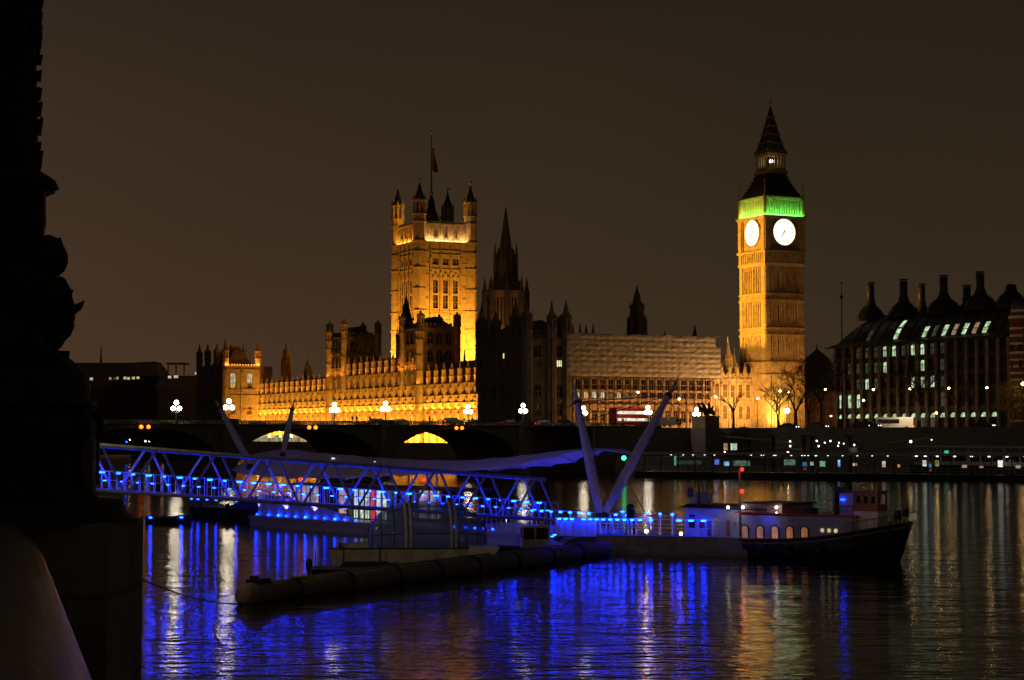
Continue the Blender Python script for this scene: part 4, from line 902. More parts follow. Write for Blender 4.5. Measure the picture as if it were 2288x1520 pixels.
far_block('long low dark building with a row of small lit windows, far upriver', 120, 352, 806, 820, 815, 0, [(184, 848, 1.3, W_WHT), (194, 848, 1.3, W_WHT), (204, 847, 1.3, W_WHT), (246, 846, 1., W_ORG), (256, 846, 1, W_DIM), (262, 845, 1, W_ORG), (279, 845, 1.2, W_YEL), (287, 846, 1.2, W_YEL), (298, 845, 1.2, W_YEL), (308, 844, 1.2, W_YEL)])
tb = far_block('smaller dark block with a flat open-framed top, far upriver', 352, 450, 838, 800, 838, 0, [(379, 843, 1.3, W_WHT), (393, 842, 1.8, W_YEL), (437, 834, .7, W_WHT)])
m = MB(); H = ZZ(810, 800) - 2
for px in (372, 390, 408): x = XX(px, 800) - XX(352, 800); m.box(x - .25, x + .25, 3, 3.5, ZZ(838, 800) - 2, H)
m.box(XX(368, 800) - XX(352, 800), XX(412, 800) - XX(352, 800), 2.5, 14, H - .5, H); part(m, 'roof_frame', STEELD, tb)
th = thing('radio_mast', 'hair-thin mast standing over the long low dark building', 'mast', (XX(225, 860), 860, 2))
m = MB(); m.path([(0, 0, 0), (0, 0, 40), (0, 0, ZZ(770, 860) - 2)], [.6, .5, .12], 6); m.fr(0, 0, 1.4, 1.2, ZZ(822, 860) - 4, ZZ(815, 860) - 2, 6); part(m, 'pole', STEELD, th)

# ------------------------------------------------------------------ stone bridge
A0 = Vector((-67., 345.)); Bd = Vector((97., 85.)); BL = Bd.length; Bd.normalize(); Bn = Vector((-Bd.y, Bd.x)); BW = 20.
BA = math.atan2(Bd.y, Bd.x); SPAN = 36.9; PW = 3.2; BT = 11.0
def bp(t, b, z=0.): q = A0 + Bd * t + Bn * b; return Vector((q.x, q.y, z))
BRG = thing('stone_bridge', 'long low dark bridge of flat arches carrying the road over the river', 'bridge', bp(0, 0, 0), BA)
def arch_face_profile(c, half=(SPAN - PW) / 2, zc_=9.62, zs=.3, n=18):
    return [(c + half * math.cos(math.pi - math.pi * i / n), zs + (zc_ - zs) * math.sin(math.pi * i / n) ** .66) for i in range(n + 1)]
ks = range(-2, 4)
for k in ks:
    c = k * SPAN
    if k == 3: break
    pr = arch_face_profile(c); m = MB(); n = len(pr); top = BT - 1.05
    v = []
    for b in (.0, BW):
        v += [(x, b, z) for x, z in pr]; v += [(x, b, top) for x, z in pr]
    N2 = 2 * n
    fs = [(i, i + 1, n + i + 1, n + i) for i in range(n - 1)] + [(N2 + i + 1, N2 + i, N2 + n + i, N2 + n + i + 1) for i in range(n - 1)]
    fs += [(i + 1, i, N2 + i, N2 + i + 1) for i in range(n - 1)] + [(n + i, n + i + 1, N2 + n + i + 1, N2 + n + i) for i in range(n - 1)]
    m.add(v, fs); part(m, 'arch_span', GRANG, BRG)
    m = MB(); pr2 = [(c + (x - c) * 1.0, z + .0) for x, z in pr]
    for s_ in range(n - 1):
        (xa, za), (xb, zb_) = pr[s_], pr[s_ + 1]; m.add([(xa, -.18, za), (xb, -.18, zb_), (xb, -.18, zb_ + .5), (xa, -.18, za + .5), (xa, -.004, za), (xb, -.004, zb_), (xb, -.004, zb_ + .5), (xa, -.004, za + .5)], [(0, 1, 2, 3), (0, 4, 5, 1), (3, 2, 6, 7)])
    for j in range(7):
        for sgn in (-1, 1):
            x = c + sgn * (16 - 1.9 * j); zz_ = .3 + 9.32 * max(0, 1 - ((x - c) / 16.85) ** 2) ** .33 + .7
            if top - .5 - zz_ > .5: m.box(x - .55, x + .55, -.1, -.004, zz_, top - .5)
    part(m, 'arch_rib', GRANG, BRG)
for k in range(-3, 3):
    c = (k + .5) * SPAN; m = MB()
    m.prism([(c - PW / 2, 0), (c, -2.2), (c + PW / 2, 0), (c + PW / 2, BW), (c, BW + 2.2), (c - PW / 2, BW)], -1, 2.6)
    m.prism([(c - PW / 2, -.3), (c - .9, -1.3), (c + .9, -1.3), (c + PW / 2, -.3), (c + PW / 2, BW), (c - PW / 2, BW)], 2.6, BT - 1.05)
    part(m, 'pier', GRAN, BRG)
m = MB(); x0, x1 = -100, 134
m.box(x0, x1, -.35, BW + .35, BT - 1.05, BT - .85); m.box(x0, x1, 3, BW - 3, BT - .85, BT - .84); part(m, 'deck', ASPH, BRG)
m = MB()
for b in (-.3, BW): 
    m.box(x0, x1, b, b + .3, BT - .12, BT + .02); m.box(x0, x1, b, b + .3, BT - .85, BT - .7)
    xx = x0
    while xx < x1: m.box(xx, xx + .22, b + .05, b + .25, BT - .7, BT - .12); xx += .55
for k in range(-3, 4):
    c = (k + .5) * SPAN; m.fr(c, -.8, 1.35, 1.35, BT - 1.05, BT + .25, 8, ) if c < 130 else 0
part(m, 'parapet', GRANG, BRG)
for k, nm in ((0, ''), (1, ''), (2, '')):
    c = k * SPAN; 
    for e in (-.75, .75):
        q = MB(); q.m = 0; q.box(c + e - .45, c + e + .45, -.75, -.35, BT - 1.75, BT - .85); q.m = 1
        q.ball((c + e, -.95, BT - 1.3), .36, 10, 1.); part(q, 'navigation_light', [STEELD, AMBER], BRG)
# west end: solid abutment
m = MB(); m.box(112.3, 150, -1.0, BW + 1, -1, BT - 1.06); part(m, 'abutment', GRAN, BRG)

# triple-globe lamps
LP0 = None; side = {0: 'near', 18: 'far'}
desc = {(0, 0): 'over the second pier from left, on the near parapet', (1, 0): 'standing in front of the middle of the golden wing', (2, 0): 'before the dark corner pavilion', (3, 0): 'beside the red bus', (0, 18): 'leftmost, against the dark upriver blocks', (1, 18): 'before the left part of the golden wing', (2, 18): 'at the right end of the golden wing', (3, 18): 'just right of the left tall spar', (4, 18): 'nearest the horse statue'}
for (k, b) in desc:
    t = (k + .5) * SPAN if b == 0 else (k + .5) * SPAN
    if (k, b) == (3, 0): t = BL * 1.0 + 1
    if b == 18: t = {0: 18, 1: 55.8, 2: 92, 3: 127, 4: 163}[k]
    bb = b if k < 4 else 16
    if LP0 is None:
        LP0 = o = thing('triple_lamp', '', 'lamp post', bp(t, bb, BT - .9), BA, 'three-globe lamps on the bridge')
        q = MB(); q.lathe([(.3, 0), (.28, .6), (.14, .9), (.1, 2.4), (.16, 2.5), (.08, 2.6), (.07, 4.2)], 0, 0, 8); part(q, 'post', STEELD, o)
        q = MB()
        for sg in (-1, 1): q.path([(0, 0, 2.6), (sg * .35, 0, 2.45), (sg * .66, 0, 2.6), (sg * .7, 0, 2.95)], .05, 5)
        part(q, 'bracket', STEELD, o)
        for (x, z) in ((0, 4.45), (-.7, 3.3), (.7, 3.3)):
            q = MB(); q.ball((x, 0, z), .44, 12); part(q, 'globe', GLOBE, o)
    else: o = copy_tree(LP0); o.location = bp(t, bb, BT - .9)
    o['label'] = 'white three-globe bridge lamp ' + desc[(k, b)]

# ------------------------------------------------------------------ vehicles
def car(mb_mat, label, loc, rz, tail=True, van=False, L_=4.4):
    th = thing('parked_van' if van else 'car', label, 'van' if van else 'car', loc, rz)
    h = 2.1 if van else 1.45; b = MB(); W_ = .88
    prof = [(-L_ / 2, .3), (-L_ / 2, .85), (-L_ / 2 + .1, .95), (-L_ * .36, 1.0 if not van else h - .1), (-L_ * .26, h - .03), (L_ * .12, h), (L_ * .27, .98), (L_ * .47, .85), (L_ / 2, .6), (L_ / 2, .3)]
    k = len(prof); b.add([(x, -W_ + (.12 if z > 1 else 0), z) for x, z in prof] + [(x, W_ - (.12 if z > 1 else 0), z) for x, z in prof], [list(range(k))[::-1], list(range(k, 2 * k))] + [(i, (i + 1) % k, k + (i + 1) % k, k + i) for i in range(k)])
    part(b, 'body', mb_mat, th)
    q = MB()
    for sy in (-1, 1): q.add([(-L_ * .3, sy * (W_ - .08), 1.02), (L_ * .2, sy * (W_ - .08), 1.02), (L_ * .1, sy * (W_ - .11), h - .1), (-L_ * .24, sy * (W_ - .11), h - .1)], [(0, 1, 2, 3)])
    part(q, 'window', GLASSD, th)
    for x in (-L_ * .3, L_ * .3):
        for sy in (-1, 1): q = MB(); q.path([(x, sy * W_ - sy * .22, .32), (x, sy * W_ + sy * .02, .32)], .32, 12); part(q, 'wheel', STEELD, th)
    for sy in (-.62, .62):
        q = MB(); q.box(-L_ / 2 - .04, -L_ / 2 + .05, sy - .16, sy + .16, .68, .86); part(q, 'tail_light', REDL if tail else REDP, th)
        q = MB(); q.box(L_ / 2 - .08, L_ / 2 + .03, sy - .15, sy + .15, .52, .68); part(q, 'headlight', WHITEL, th)
    return th
RZ = BT - .84
CARW = mat('white_car_paint', (.6, .6, .6), .3, var=.05); CARD = mat('dark_car_paint', (.04, .045, .05), .3, var=.1)
def bt(px, b):
    u = (px - CX) / F; ax, ay = A0.x + Bn.x * b, A0.y + Bn.y * b; return (u * ay - ax) / (Bd.x - u * Bd.y)
car(CARD, 'dark car on the bridge, left of the middle three-globe lamp', bp(bt(843, 6), 6, RZ), BA)
car(CARW, 'silver car on the bridge just right of the middle three-globe lamp', bp(bt(893, 13), 13, RZ), BA + math.pi)
car(CARW, 'white car with red rear lights on the bridge before the golden wing', bp(bt(1010, 6), 6, RZ + .3), BA, L_=4.8)
car(CARD, 'low dark car on the bridge at the right end of the golden wing', bp(bt(1058, 13), 13, RZ), BA + math.pi)
car(CARD, 'dark car crossing before the unlit corner pavilion', bp(bt(1137, 6), 6, RZ), BA)
car(CARW, 'pale car crossing the bridge right of the pavilion lamp', bp(bt(1216, 13), 13, RZ), BA)
car(CARD, 'dark car on the bridge left of the red bus', bp(bt(1262, 6), 6, RZ), BA)
# double-decker bus
tb0 = bt(1405, 8)
BUS = thing('double_decker_bus', 'red double-decker bus with bright windows on the bridge', 'bus', bp(tb0, 8, RZ), BA)
m = MB(); 
for (za, zb_) in ((.35, 1.35), (1.95, 2.9), (3.6, 4.1)): m.box(-5.2, 5.2, -1.25, 1.25, za, zb_)
m.box(-5.2, -4.9, -1.25, 1.25, 1.25, 2.0); m.box(4.9, 5.2, -1.25, 1.25, 1.25, 2.0); m.box(4.95, 5.2, -1.25, 1.25, 2.75, 3.75); m.box(-5.2, -5.0, -1.25, 1.25, 2.75, 3.75); m.box(-5, 5, -1.15, 1.15, 4.1, 4.3)
part(m, 'body', REDP, BUS)
for (za, zb_, xs) in ((1.35, 1.95, [(-3.6, -2), (-1.9, -.3), (-.2, 1.4), (1.6, 3.2), (3.4, 4.8), (-4.8, -3.8)]), (2.9, 3.6, [(-4.9, -3.2), (-3.1, -1.4), (-1.3, .4), (.5, 2.2), (2.3, 4.0), (4.1, 4.9)])):
    for a, b in xs: q = MB(); q.box(a, b, -1.2, 1.2, za, zb_); part(q, 'window', BUSIN, BUS)
m = MB()
for x in (-3.2, 3.4):
    for y in (-1.1, 1.1): m.path([(x, y - .15, .48), (x, y + .15, .48)], .48, 14)
part(m, 'wheels', STEELD, BUS)
car(CARW, 'white high van on the bridge right of the red bus', bp(bt(1478, 11), 11, RZ + .1), BA, van=True, L_=6)
car(CARW, 'second white van, nearest the horse statue end of the bridge', bp(bt(1502, 14), 14, RZ + .4), BA, van=True, L_=5)

# people on the bridge pavement
def person(label, loc, rz, coat, h=1.74, stride=.18):
    th = MB(); s = h / 1.74
    me = bpy.data.meshes.new('person'); J = [(0, 0, .95), (0, 0, 1.15), (0, 0, 1.4), (0, 0, 1.5), (.02, 0, 1.6), (.03, 0, 1.7),
        (0, .18, 1.41), (-.06, .24, 1.15), (.05, .24, .92), (.1, .23, .84), (0, -.18, 1.41), (.07, -.24, 1.15), (-.02, -.24, .92), (.02, -.23, .84),
        (0, .09, .9), (stride * .6, .1, .5), (stride, .1, .08), (stride + .16, .11, .04), (0, -.09, .9), (-stride * .3, -.1, .5), (-stride * 1.1, -.1, .1), (-stride + .05, -.11, .04)]
    E = [(0, 1), (1, 2), (2, 3), (3, 4), (4, 5), (2, 6), (6, 7), (7, 8), (8, 9), (2, 10), (10, 11), (11, 12), (12, 13), (0, 14), (14, 15), (15, 16), (16, 17), (0, 18), (18, 19), (19, 20), (20, 21)]
    R = [.15, .15, .16, .06, .095, .07, .07, .055, .045, .04, .07, .055, .045, .04, .1, .065, .045, .04, .1, .065, .045, .04]
    me.from_pydata([(x * s, y * s, z * s) for x, y, z in J], E, []); me.materials.append(coat)
    o = obj('person', me, None, loc, rz); md = o.modifiers.new('skin', 'SKIN'); md.use_smooth_shade = True
    for i, v in enumerate(me.skin_vertices[0].data): v.radius = (R[i] * s, R[i] * s); v.use_root = (i == 0)
    o.modifiers.new('sub', 'SUBSURF').levels = 1
    return tag(o, label, 'person')
for i, (px, b, lab) in enumerate(((788, 1.2, 'person walking the bridge pavement left of a lamp, before the golden wing'), (797, 1.3, 'second walker close behind, below the left golden windows'), (827, 1.4, 'person alone on the pavement left of the dark bridge car'), (960, 1.3, 'person in dark coat walking left of the white bridge car'), (1366, 1.2, 'person at the parapet by the rear of the red bus'), (1376, 1.6, 'second person at the parapet beside the red bus'), (1392, 1.3, 'person standing below the middle of the red bus'), (1512, 1.2, 'person on the crowded pavement, left edge of the white vans'), (1520, 1.5, 'person between white vans and statue, second of the row'), (1528, 1.2, 'person between white vans and statue, third of the row'), (1541, 1.6, 'person closest to the horse statue plinth'))):
    person(lab, bp(bt(px, b), b, RZ + .32), BA + (0 if i % 2 else math.pi), CLOTH if i % 3 else mat('brown_coat%d' % i, (.12, .07, .05)), 1.65 + .03 * (i % 5))

# ------------------------------------------------------------------ chariot statue on its plinth
tS = bt(1577, -4); SL = bp(tS, -4, 0)
SD = SL.y; zs_ = lambda y: ZZ(y, SD)
ST = thing('plinth', 'pale stone plinth carrying the horse statue at the bridge end', 'plinth', (SL.x, SL.y, 0), BA)
m = MB(); m.box(-2.6, 2.6, -2.2, 2.4, -.5, zs_(958)); part(m, 'base', GRAN, ST)
m = MB(); m.box(-2.35, 2.35, -2.0, 2.2, zs_(958), zs_(932)); m.box(-2.6, 2.6, -2.2, 2.4, zs_(932), zs_(930)); part(m, 'block', STONE, ST)
hz = zs_(930)
STA = thing('horse_statue', 'black bronze statue of a rearing horse pair and chariot with standing figures', 'statue', (SL.x, SL.y, hz), BA)
def skinmesh(name, J, E, R, mt, parent, lvl=2, loc=(0, 0, 0)):
    me = bpy.data.meshes.new(name); me.from_pydata(J, E, []); me.materials.append(mt); o = obj(name, me, parent, loc)
    md = o.modifiers.new('skin', 'SKIN'); md.use_smooth_shade = True
    for i, v in enumerate(me.skin_vertices[0].data): v.radius = (R[i], R[i]); v.use_root = (i == 0)
    s = o.modifiers.new('sub', 'SUBSURF'); s.levels = s.render_levels = lvl; return o
for k, yy in enumerate((-.7, .7)):
    J = [(-.2, yy, 1.35), (-.9, yy, 1.7), (-1.4, yy, 2.2), (-1.65, yy, 2.9), (-1.95, yy, 3.05), (-2.3, yy, 2.7), (.35, yy, 1.2), (.6, yy + .2, .75), (.45, yy + .2, .35), (.6, yy + .2, 0), (.6, yy - .2, .75), (.75, yy - .2, .35), (.9, yy - .2, 0), (-1.35, yy + .2, 1.4), (-1.9, yy + .2, 1.6), (-2.0, yy + .2, 1.15), (-1.3, yy - .2, 1.3), (-1.7, yy - .2, 1.1), (-1.6, yy - .2, .7), (.75, yy, 1.3), (1.0, yy, .7)]
    E = [(0, 1), (1, 2), (2, 3), (3, 4), (4, 5), (0, 6), (6, 7), (7, 8), (8, 9), (6, 10), (10, 11), (11, 12), (1, 13), (13, 14), (14, 15), (1, 16), (16, 17), (17, 18), (6, 19), (19, 20)]
    R = [.42, .45, .32, .22, .24, .12, .42, .2, .1, .09, .2, .1, .09, .14, .1, .08, .14, .1, .08, .08, .12]
    skinmesh('horse', J, E, R, BRONZE, STA)
m = MB(); m.box(.7, 2.1, -.9, .9, .5, .75); m.box(.7, .8, -.9, .9, .75, 1.5); m.box(.8, 1.9, -.9, -.8, .75, 1.4); m.box(.8, 1.9, .8, .9, .75, 1.4)
for y in (-1.05, 1.05): m.path([(1.4, y - .06, .6), (1.4, y + .06, .6)], .6, 16)
part(m, 'chariot', BRONZE, STA)
J = [(1.2, 0, 1.7), (1.15, 0, 2.3), (1.1, 0, 2.8), (1.1, 0, 3.05), (1.1, 0, 3.3), (1.0, .4, 2.75), (.7, .6, 3.2), (.5, .65, 3.8), (1.0, -.4, 2.75), (.6, -.6, 2.5), (1.3, .2, 1.0), (1.3, -.2, 1.0), (1.75, .35, 1.5), (1.75, .35, 2.1), (1.8, -.35, 1.5), (1.8, -.35, 2.1), (1.75, .35, 2.45), (1.8, -.35, 2.45)]
E = [(0, 1), (1, 2), (2, 3), (3, 4), (2, 5), (5, 6), (6, 7), (2, 8), (8, 9), (0, 10), (0, 11), (0, 12), (12, 13), (0, 14), (14, 15), (13, 16), (15, 17)]
skinmesh('figure', J, E, [.35, .3, .3, .1, .17, .12, .09, .03, .12, .08, .3, .3, .25, .25, .25, .25, .15, .15], BRONZE, STA)

# ------------------------------------------------------------------ embankment wall, far side
WA = Vector((50., 446.)); WB = Vector((118., 400.)); Wd = (WB - WA).normalized(); WLn = (WB - WA).length + 40; WR = math.atan2(Wd.y, Wd.x); 
EW = thing('embankment_wall', 'dark granite river wall running below the roadside trees on the far bank', 'wall', (WA.x, WA.y, 0), WR)
m = MB(); m.box(-2, WLn, -.3, .8, -1, 8.6); part(m, 'wall', GRAN, EW)
m = MB(); m.box(-2, WLn, -.45, .5, 8.6, 9.7); m.box(-2, WLn, -.6, .65, 9.7, 9.95)
for i in range(12): m.box(4 + i * 11, 5.6 + i * 11, -.75, .8, 8.6, 10.15)
part(m, 'parapet', GRAN, EW)
m = MB(); m.prism([tuple(pal(-2, -20)[:2]), (40, 446), (50, 446), (50, 470), tuple(pal(0, 5)[:2])], -1, 9.3)
solo(m, 'bridge_foot_wall', GRAN, 'dark granite river wall at the foot of the bridge below the unlit pavilion', 'wall')

# ------------------------------------------------------------------ bare trees
def bare_tree(label, px, D, ytop, spread, seed, mat_=BARK, depth=6, lean=0, dense=1., base=GZ, crown=.35):
    rnd = random.Random(seed); H = ZZ(ytop, D) - base
    th = thing('bare_tree', label, 'tree', (XX(px, D), D, base), 0)
    tr = MB(); br = MB(); th0 = H * crown
    tr.path([(0, 0, -.3), (.05, 0, th0 * .5), (lean * .3, 0, th0)], [H * .032, H * .024, H * .02], 8)
    def grow(p, d, ln, r, lv):
        a = p + d * ln * .5 + Vector((rnd.uniform(-1, 1), rnd.uniform(-1, 1), rnd.uniform(-.3, .6))) * ln * .09; b = p + d * ln + Vector((rnd.uniform(-1, 1), rnd.uniform(-1, 1), 0)) * ln * .1
        br.path([p, a, b], [r, r * .82, r * .62], 5 if lv < 3 else 3)
        if lv >= depth: return
        for _ in range(rnd.choice((2, 3) if lv < 4 or dense <= 1 else (3, 4))):
            nd = (d + Vector((rnd.uniform(-1, 1) * spread, rnd.uniform(-1, 1) * spread, rnd.uniform(-.25, .45)))).normalized(); grow(b if rnd.random() > .3 else a, nd, ln * rnd.uniform(.6, .85), r * .66, lv + 1)
    for _ in range(4): grow(Vector((lean * .3, 0, th0)), Vector((rnd.uniform(-.7, .7) + lean * .1, rnd.uniform(-.6, .6), 1)).normalized(), H * (.2 if dense <= 1 else .25), H * .014, 1)
    part(tr, 'trunk', mat_, th); part(br, 'crown', mat_, th); return th
bare_tree('small bare tree with few thick branches, left of the clock tower foot', 1638, 462, 848, .8, 4, depth=4)
bare_tree('twiggy bare tree silhouetted against the yellow glow at the clock tower foot', 1777, 458, 800, .95, 9, depth=6, dense=2, crown=.25)
bare_tree('low twiggy bare tree just left of the yellow glow at the clock tower foot', 1738, 468, 850, .9, 41, depth=6, dense=2, crown=.25)
bare_tree('bare tree between the two trees right of the clock tower, thin crossing branches', 1806, 476, 822, .9, 52, depth=6, dense=2, crown=.25)
bare_tree('dark dense bare tree right of the clock tower', 1835, 470, 790, .8, 14, depth=6, dense=2)
bare_tree('bare tree before the left part of the black-chimneyed office block', 2052, 440, 790, .8, 21, depth=6, dense=1)
bare_tree('bare tree before the middle of the office block, thin dark crown', 2140, 436, 830, .9, 25, depth=5, dense=1)
LEAFG = mat('yellow_green_leaves', (.14, .11, .03), .8, var=.4)
tr = bare_tree('tree lit orange by a street lamp at the right edge', 2262, 425, 845, 1.0, 33, depth=5, dense=2)
m = MB(); rnd = random.Random(5); Ht = ZZ(845, 425) - GZ
for i in range(2600):
    a = rnd.uniform(0, 6.28); r = rnd.random() ** .5 * Ht * .5 * rnd.uniform(.5, 1.1); z = Ht * (.35 + .6 * rnd.random()); r *= 1 - abs(z / Ht - .6) * .9
    c = Vector((r * math.cos(a), r * math.sin(a), z)); q = Vector((rnd.uniform(-1, 1), rnd.uniform(-1, 1), rnd.uniform(-1, 1))) * .13; p_ = Vector((rnd.uniform(-1, 1), rnd.uniform(-1, 1), rnd.uniform(-1, 1))) * .13
    m.add([c - q, c + p_, c + q, c - p_], [(0, 1, 2, 3)])
part(m, 'foliage', LEAFG, tr)
# street lamps along the far embankment
SLP = None
for i, (px, py, D, lab) in enumerate(((1425, 877, 470, 'before the amber wing, left of the bus lamp'), (1517, 892, 470, 'above the white vans'), (1598, 887, 455, 'right above the horse statue'), (1692, 891, 470, 'at the left foot of the clock tower'), (1742, 874, 465, 'at the yellow glow of the clock tower foot'), (1762, 877, 480, 'just right of the glow at the clock tower foot'), (1843, 871, 462, 'before the orange corner building'), (1950, 871, 452, 'before the left lit windows of the office block'), (1928, 895, 470, 'low, between the leftmost office windows'), (2032, 869, 446, 'left of the bare tree by the office block'), (2118, 868, 440, 'over the middle of the office block'), (2203, 867, 434, 'over the right part of the office block'), (2090, 923, 450, 'low, under the office block arcade'), (2284, 858, 415, 'beside the orange-lit tree at the right edge'), (1855, 930, 470, 'low and white, under the orange corner building'))):
    z = ZZ(py, D)
    th = thing('street_lamp', 'small street lamp ' + lab, 'street lamp', (XX(px, D), D, GZ), 0, 'street lamps along the far embankment')
    q = MB(); q.path([(0, 0, 0), (0, 0, z - GZ - .3), (0, -.3, z - GZ + .15), (0, -.7, z - GZ + .2)], [.09, .06, .05, .04], 6); part(q, 'post', STEELD, th)
    q = MB(); q.ball((0, -.8, z - GZ), .27 if i != 13 else .45, 10, .75); part(q, 'lamp_head', SODIUM if i not in (14,) else WHITEL, th)
spot('edge_lamp_light', P(2284, 856, 415), P(2270, 900, 425), 1500, (1, .5, .12), 150, .4)
# vehicles on the far road
def er(px, D, z=9.45): return Vector((XX(px, D), D, z))
car(CARD, 'dark car with red tail lights below the bare tree right of the clock tower', er(1828, 440, 9.7), WR)
car(CARD, 'dark car with orange-lit roof at the clock tower foot', er(1762, 446, 9.6), WR)
car(CARD, 'car with red tail lights below the left office windows', er(1924, 428, 9.8), WR)
car(CARD, 'second car with red tail lights, just ahead by the coach', er(1944, 427, 9.8), WR)
car(CARD, 'dark car with a red tail light below the right part of the office block', er(2198, 416, 9.8), WR)
cD = 440; CO = thing('coach', 'white single-deck coach parked before the office block', 'coach', (XX(2002, cD), cD, 9.4), WR)
m = MB(); m.box(-4.6, 4.6, -1.2, 1.2, .4, 1.5); m.box(-4.6, 4.6, -1.2, 1.2, 2.5, 3.0); m.box(4.2, 4.6, -1.2, 1.2, 1.5, 2.5); m.box(-4.6, -4.3, -1.2, 1.2, 1.5, 2.5); m.box(1.2, 4.2, -1.2, -1.05, 1.5, 2.5); part(m, 'body', CARW, CO)
m = MB(); m.box(-4.3, 1.2, -1.15, 1.15, 1.5, 2.5); part(m, 'window', GLASSD, CO)
m = MB(); [m.path([(x, y - .12, .45), (x, y + .12, .45)], .45, 12) for x in (-3, 3) for y in (-1.1, 1.1)]; part(m, 'wheels', STEELD, CO)
m = MB(); m.box(4.61, 4.68, -1.0, -.7, .8, 1.05); part(m, 'tail_light', AMBER, CO)
area_rows('coach_street_light', er(2010, 434, 16), er(2030, 434, 16), Vector((0, .6, -1)), .3, 500, (1, .7, .4), 140)
# ------------------------------------------------------------------ far pier, its shelter and gear
PA = Vector((24., 372.)); PB = Vector((92.5, 332.)); Pd = (PB - PA).normalized(); PL = (PB - PA).length + 8; PR = math.atan2(Pd.y, Pd.x)
def fp_s(px):
    u = (px - CX) / F; return (u * PA.y - PA.x) / (Pd.x - u * Pd.y)
FP = thing('floating_pier', 'long low floating pier on the far bank with a glazed shelter and white ceiling lights', 'pier', (PA.x, PA.y, 0), PR)
m = MB(); m.box(0, PL, 0, 9, -.6, 1.15); m.box(0, PL, -.15, -.005, .5, .75); part(m, 'pontoon', BLACK, FP)
m = MB(); m.box(1, PL, .8, 8.6, 4.6, 4.85); m.box(1, PL, .6, .8, 4.45, 4.95); part(m, 'shelter_roof', GREYP, FP)
x = 1.5
while x < PL: m = MB(); m.box(x, x + .16, 1.0, 1.16, 1.15, 4.6); part(m, 'shelter_post', STEELD, FP); x += 3.6
m = MB(); m.box(0, PL, .15, .2, 2.15, 2.22); m.box(0, PL, .15, .2, 1.65, 1.7); x = 0.
while x < PL: m.box(x, x + .06, .14, .2, 1.15, 2.15); x += 1.2
part(m, 'railing', GREYP, FP)
i = 0
for px in (1488, 1515, 1537, 1563, 1585, 1667, 1690, 1696, 1718, 1722, 1757, 1781, 1787, 1795, 1812, 1839, 1872, 1905, 1938, 1973, 2037, 2057, 2084, 2123, 2161, 2200, 2240, 2281):
    s = fp_s(px); q = MB(); q.ball((s, 2.2, 4.42), .17 + .09 * (px > 2030) + .08 * (px == 1812), 8, .5); part(q, 'ceiling_light', COOLL if px < 2030 else WHITEL, FP)
cols = ((1574, 10, 12, (.12, .25, 1), .5), (1596, 12, 10, (.2, .5, 1), .8), (1630, 40, 12, (.4, .75, .55), .13), (1738, 26, 13, (.35, .7, .45), .16), (1772, 9, 10, (.05, .4, .8), .25), (1772, 8, 5, (.8, .05, .03), .22), (1788, 7, 8, (1, 1, .9), .3), (1812, 12, 12, (.5, 1, .6), .25), (1848, 7, 15, (.25, .5, 1), .8), (1885, 9, 6, (1, .7, .4), .5), (1950, 7, 13, (1, .8, .5), .5), (1984, 5, 6, (1, .5, .2), .4), (2042, 8, 13, (.8, 1, .8), .6), (2056, 8, 8, (.05, .35, .9), .3), (2056, 6, 6, (.8, .05, .03), .2), (2070, 8, 13, (.5, .45, .05), .3), (2132, 10, 6, (1, .7, .5), .35), (2170, 8, 4, (1, .5, .5), .3), (2213, 10, 14, (1, .95, .8), .8), (2253, 10, 6, (1, .8, .6), .25), (1480, 4, 22, (.2, 1, .5), .25), (1511, 60, 9, (.25, .45, .35), .05))
for k, (px, w_, h_, c, st) in enumerate(cols):
    s = fp_s(px); ws = w_ * .085; hs = h_ * .085; z = 2.3 if k % 3 else 2.5
    if st == .22 or st == .2: z = 1.6
    q = MB(); q.box(s - ws / 2, s + ws / 2, 5.5, 5.7, z, z + hs); part(q, 'lit_panel', glow('pier_panel%d' % k, c, st, .5, 1.5), FP)
# tall piles and gangways behind the pier
PX = thing('pier_gangway', 'sloping dark gangway and tall piles rising behind the glazed pier shelter', 'gangway', (XX(1780, 372), 372, 0), PR)
def lx(px, D=372): return XX(px, D) - XX(1780, D)
m = MB()
for px in (1704, 1770, 1788, 1868): x = lx(px) * 1.12; m.tube((x, 6, -1), (x, 6, ZZ(977, 372)), .42, n=8); m.box(x - .8, x + .8, 5.3, 6.7, ZZ(976, 372), ZZ(973, 372))
part(m, 'pile', BLACK, PX)
m = MB(); m.box(lx(1600), lx(1880), 8, 12, 5.3, 5.6); m.box(lx(1600), lx(1880), 7.9, 8, 6.4, 6.5); part(m, 'upper_deck', STEELD, PX)
m = MB(); m.path([(lx(1570) * 1.1, 9, ZZ(974, 385)), (lx(1740) * 1.1, 9, ZZ(990, 375))], .13, 5); m.path([(lx(1940) * 1.1, 9, ZZ(989, 372)), (lx(2060) * 1.1, 9, ZZ(975, 372))], .13, 5); part(m, 'ramp_handrail', mat('worn_yellow_paint', (.45, .33, .12), .5), PX)
for k, (px, py, r, mm) in enumerate(((1744, 987, .2, COOLL), (1744, 998, .22, COOLL), (1801, 986, .2, COOLL), (1805, 998, .2, COOLL), (1818, 990, .15, WHITEL), (1830, 986, .17, WHITEL), (1848, 990, .15, WHITEL), (1846, 997, .15, WHITEL), (1858, 992, .13, WHITEL), (1880, 995, .17, WHITEL), (1739, 1013, .16, SODIUM), (1996, 987, .28, COOLL), (2038, 983, .14, COOLL), (1600, 1013, .13, SODIUM))):
    q = MB(); q.ball((lx(px) * 1.12, 5.2, ZZ(py, 362)), r, 8); part(q, 'lamp', mm, PX)
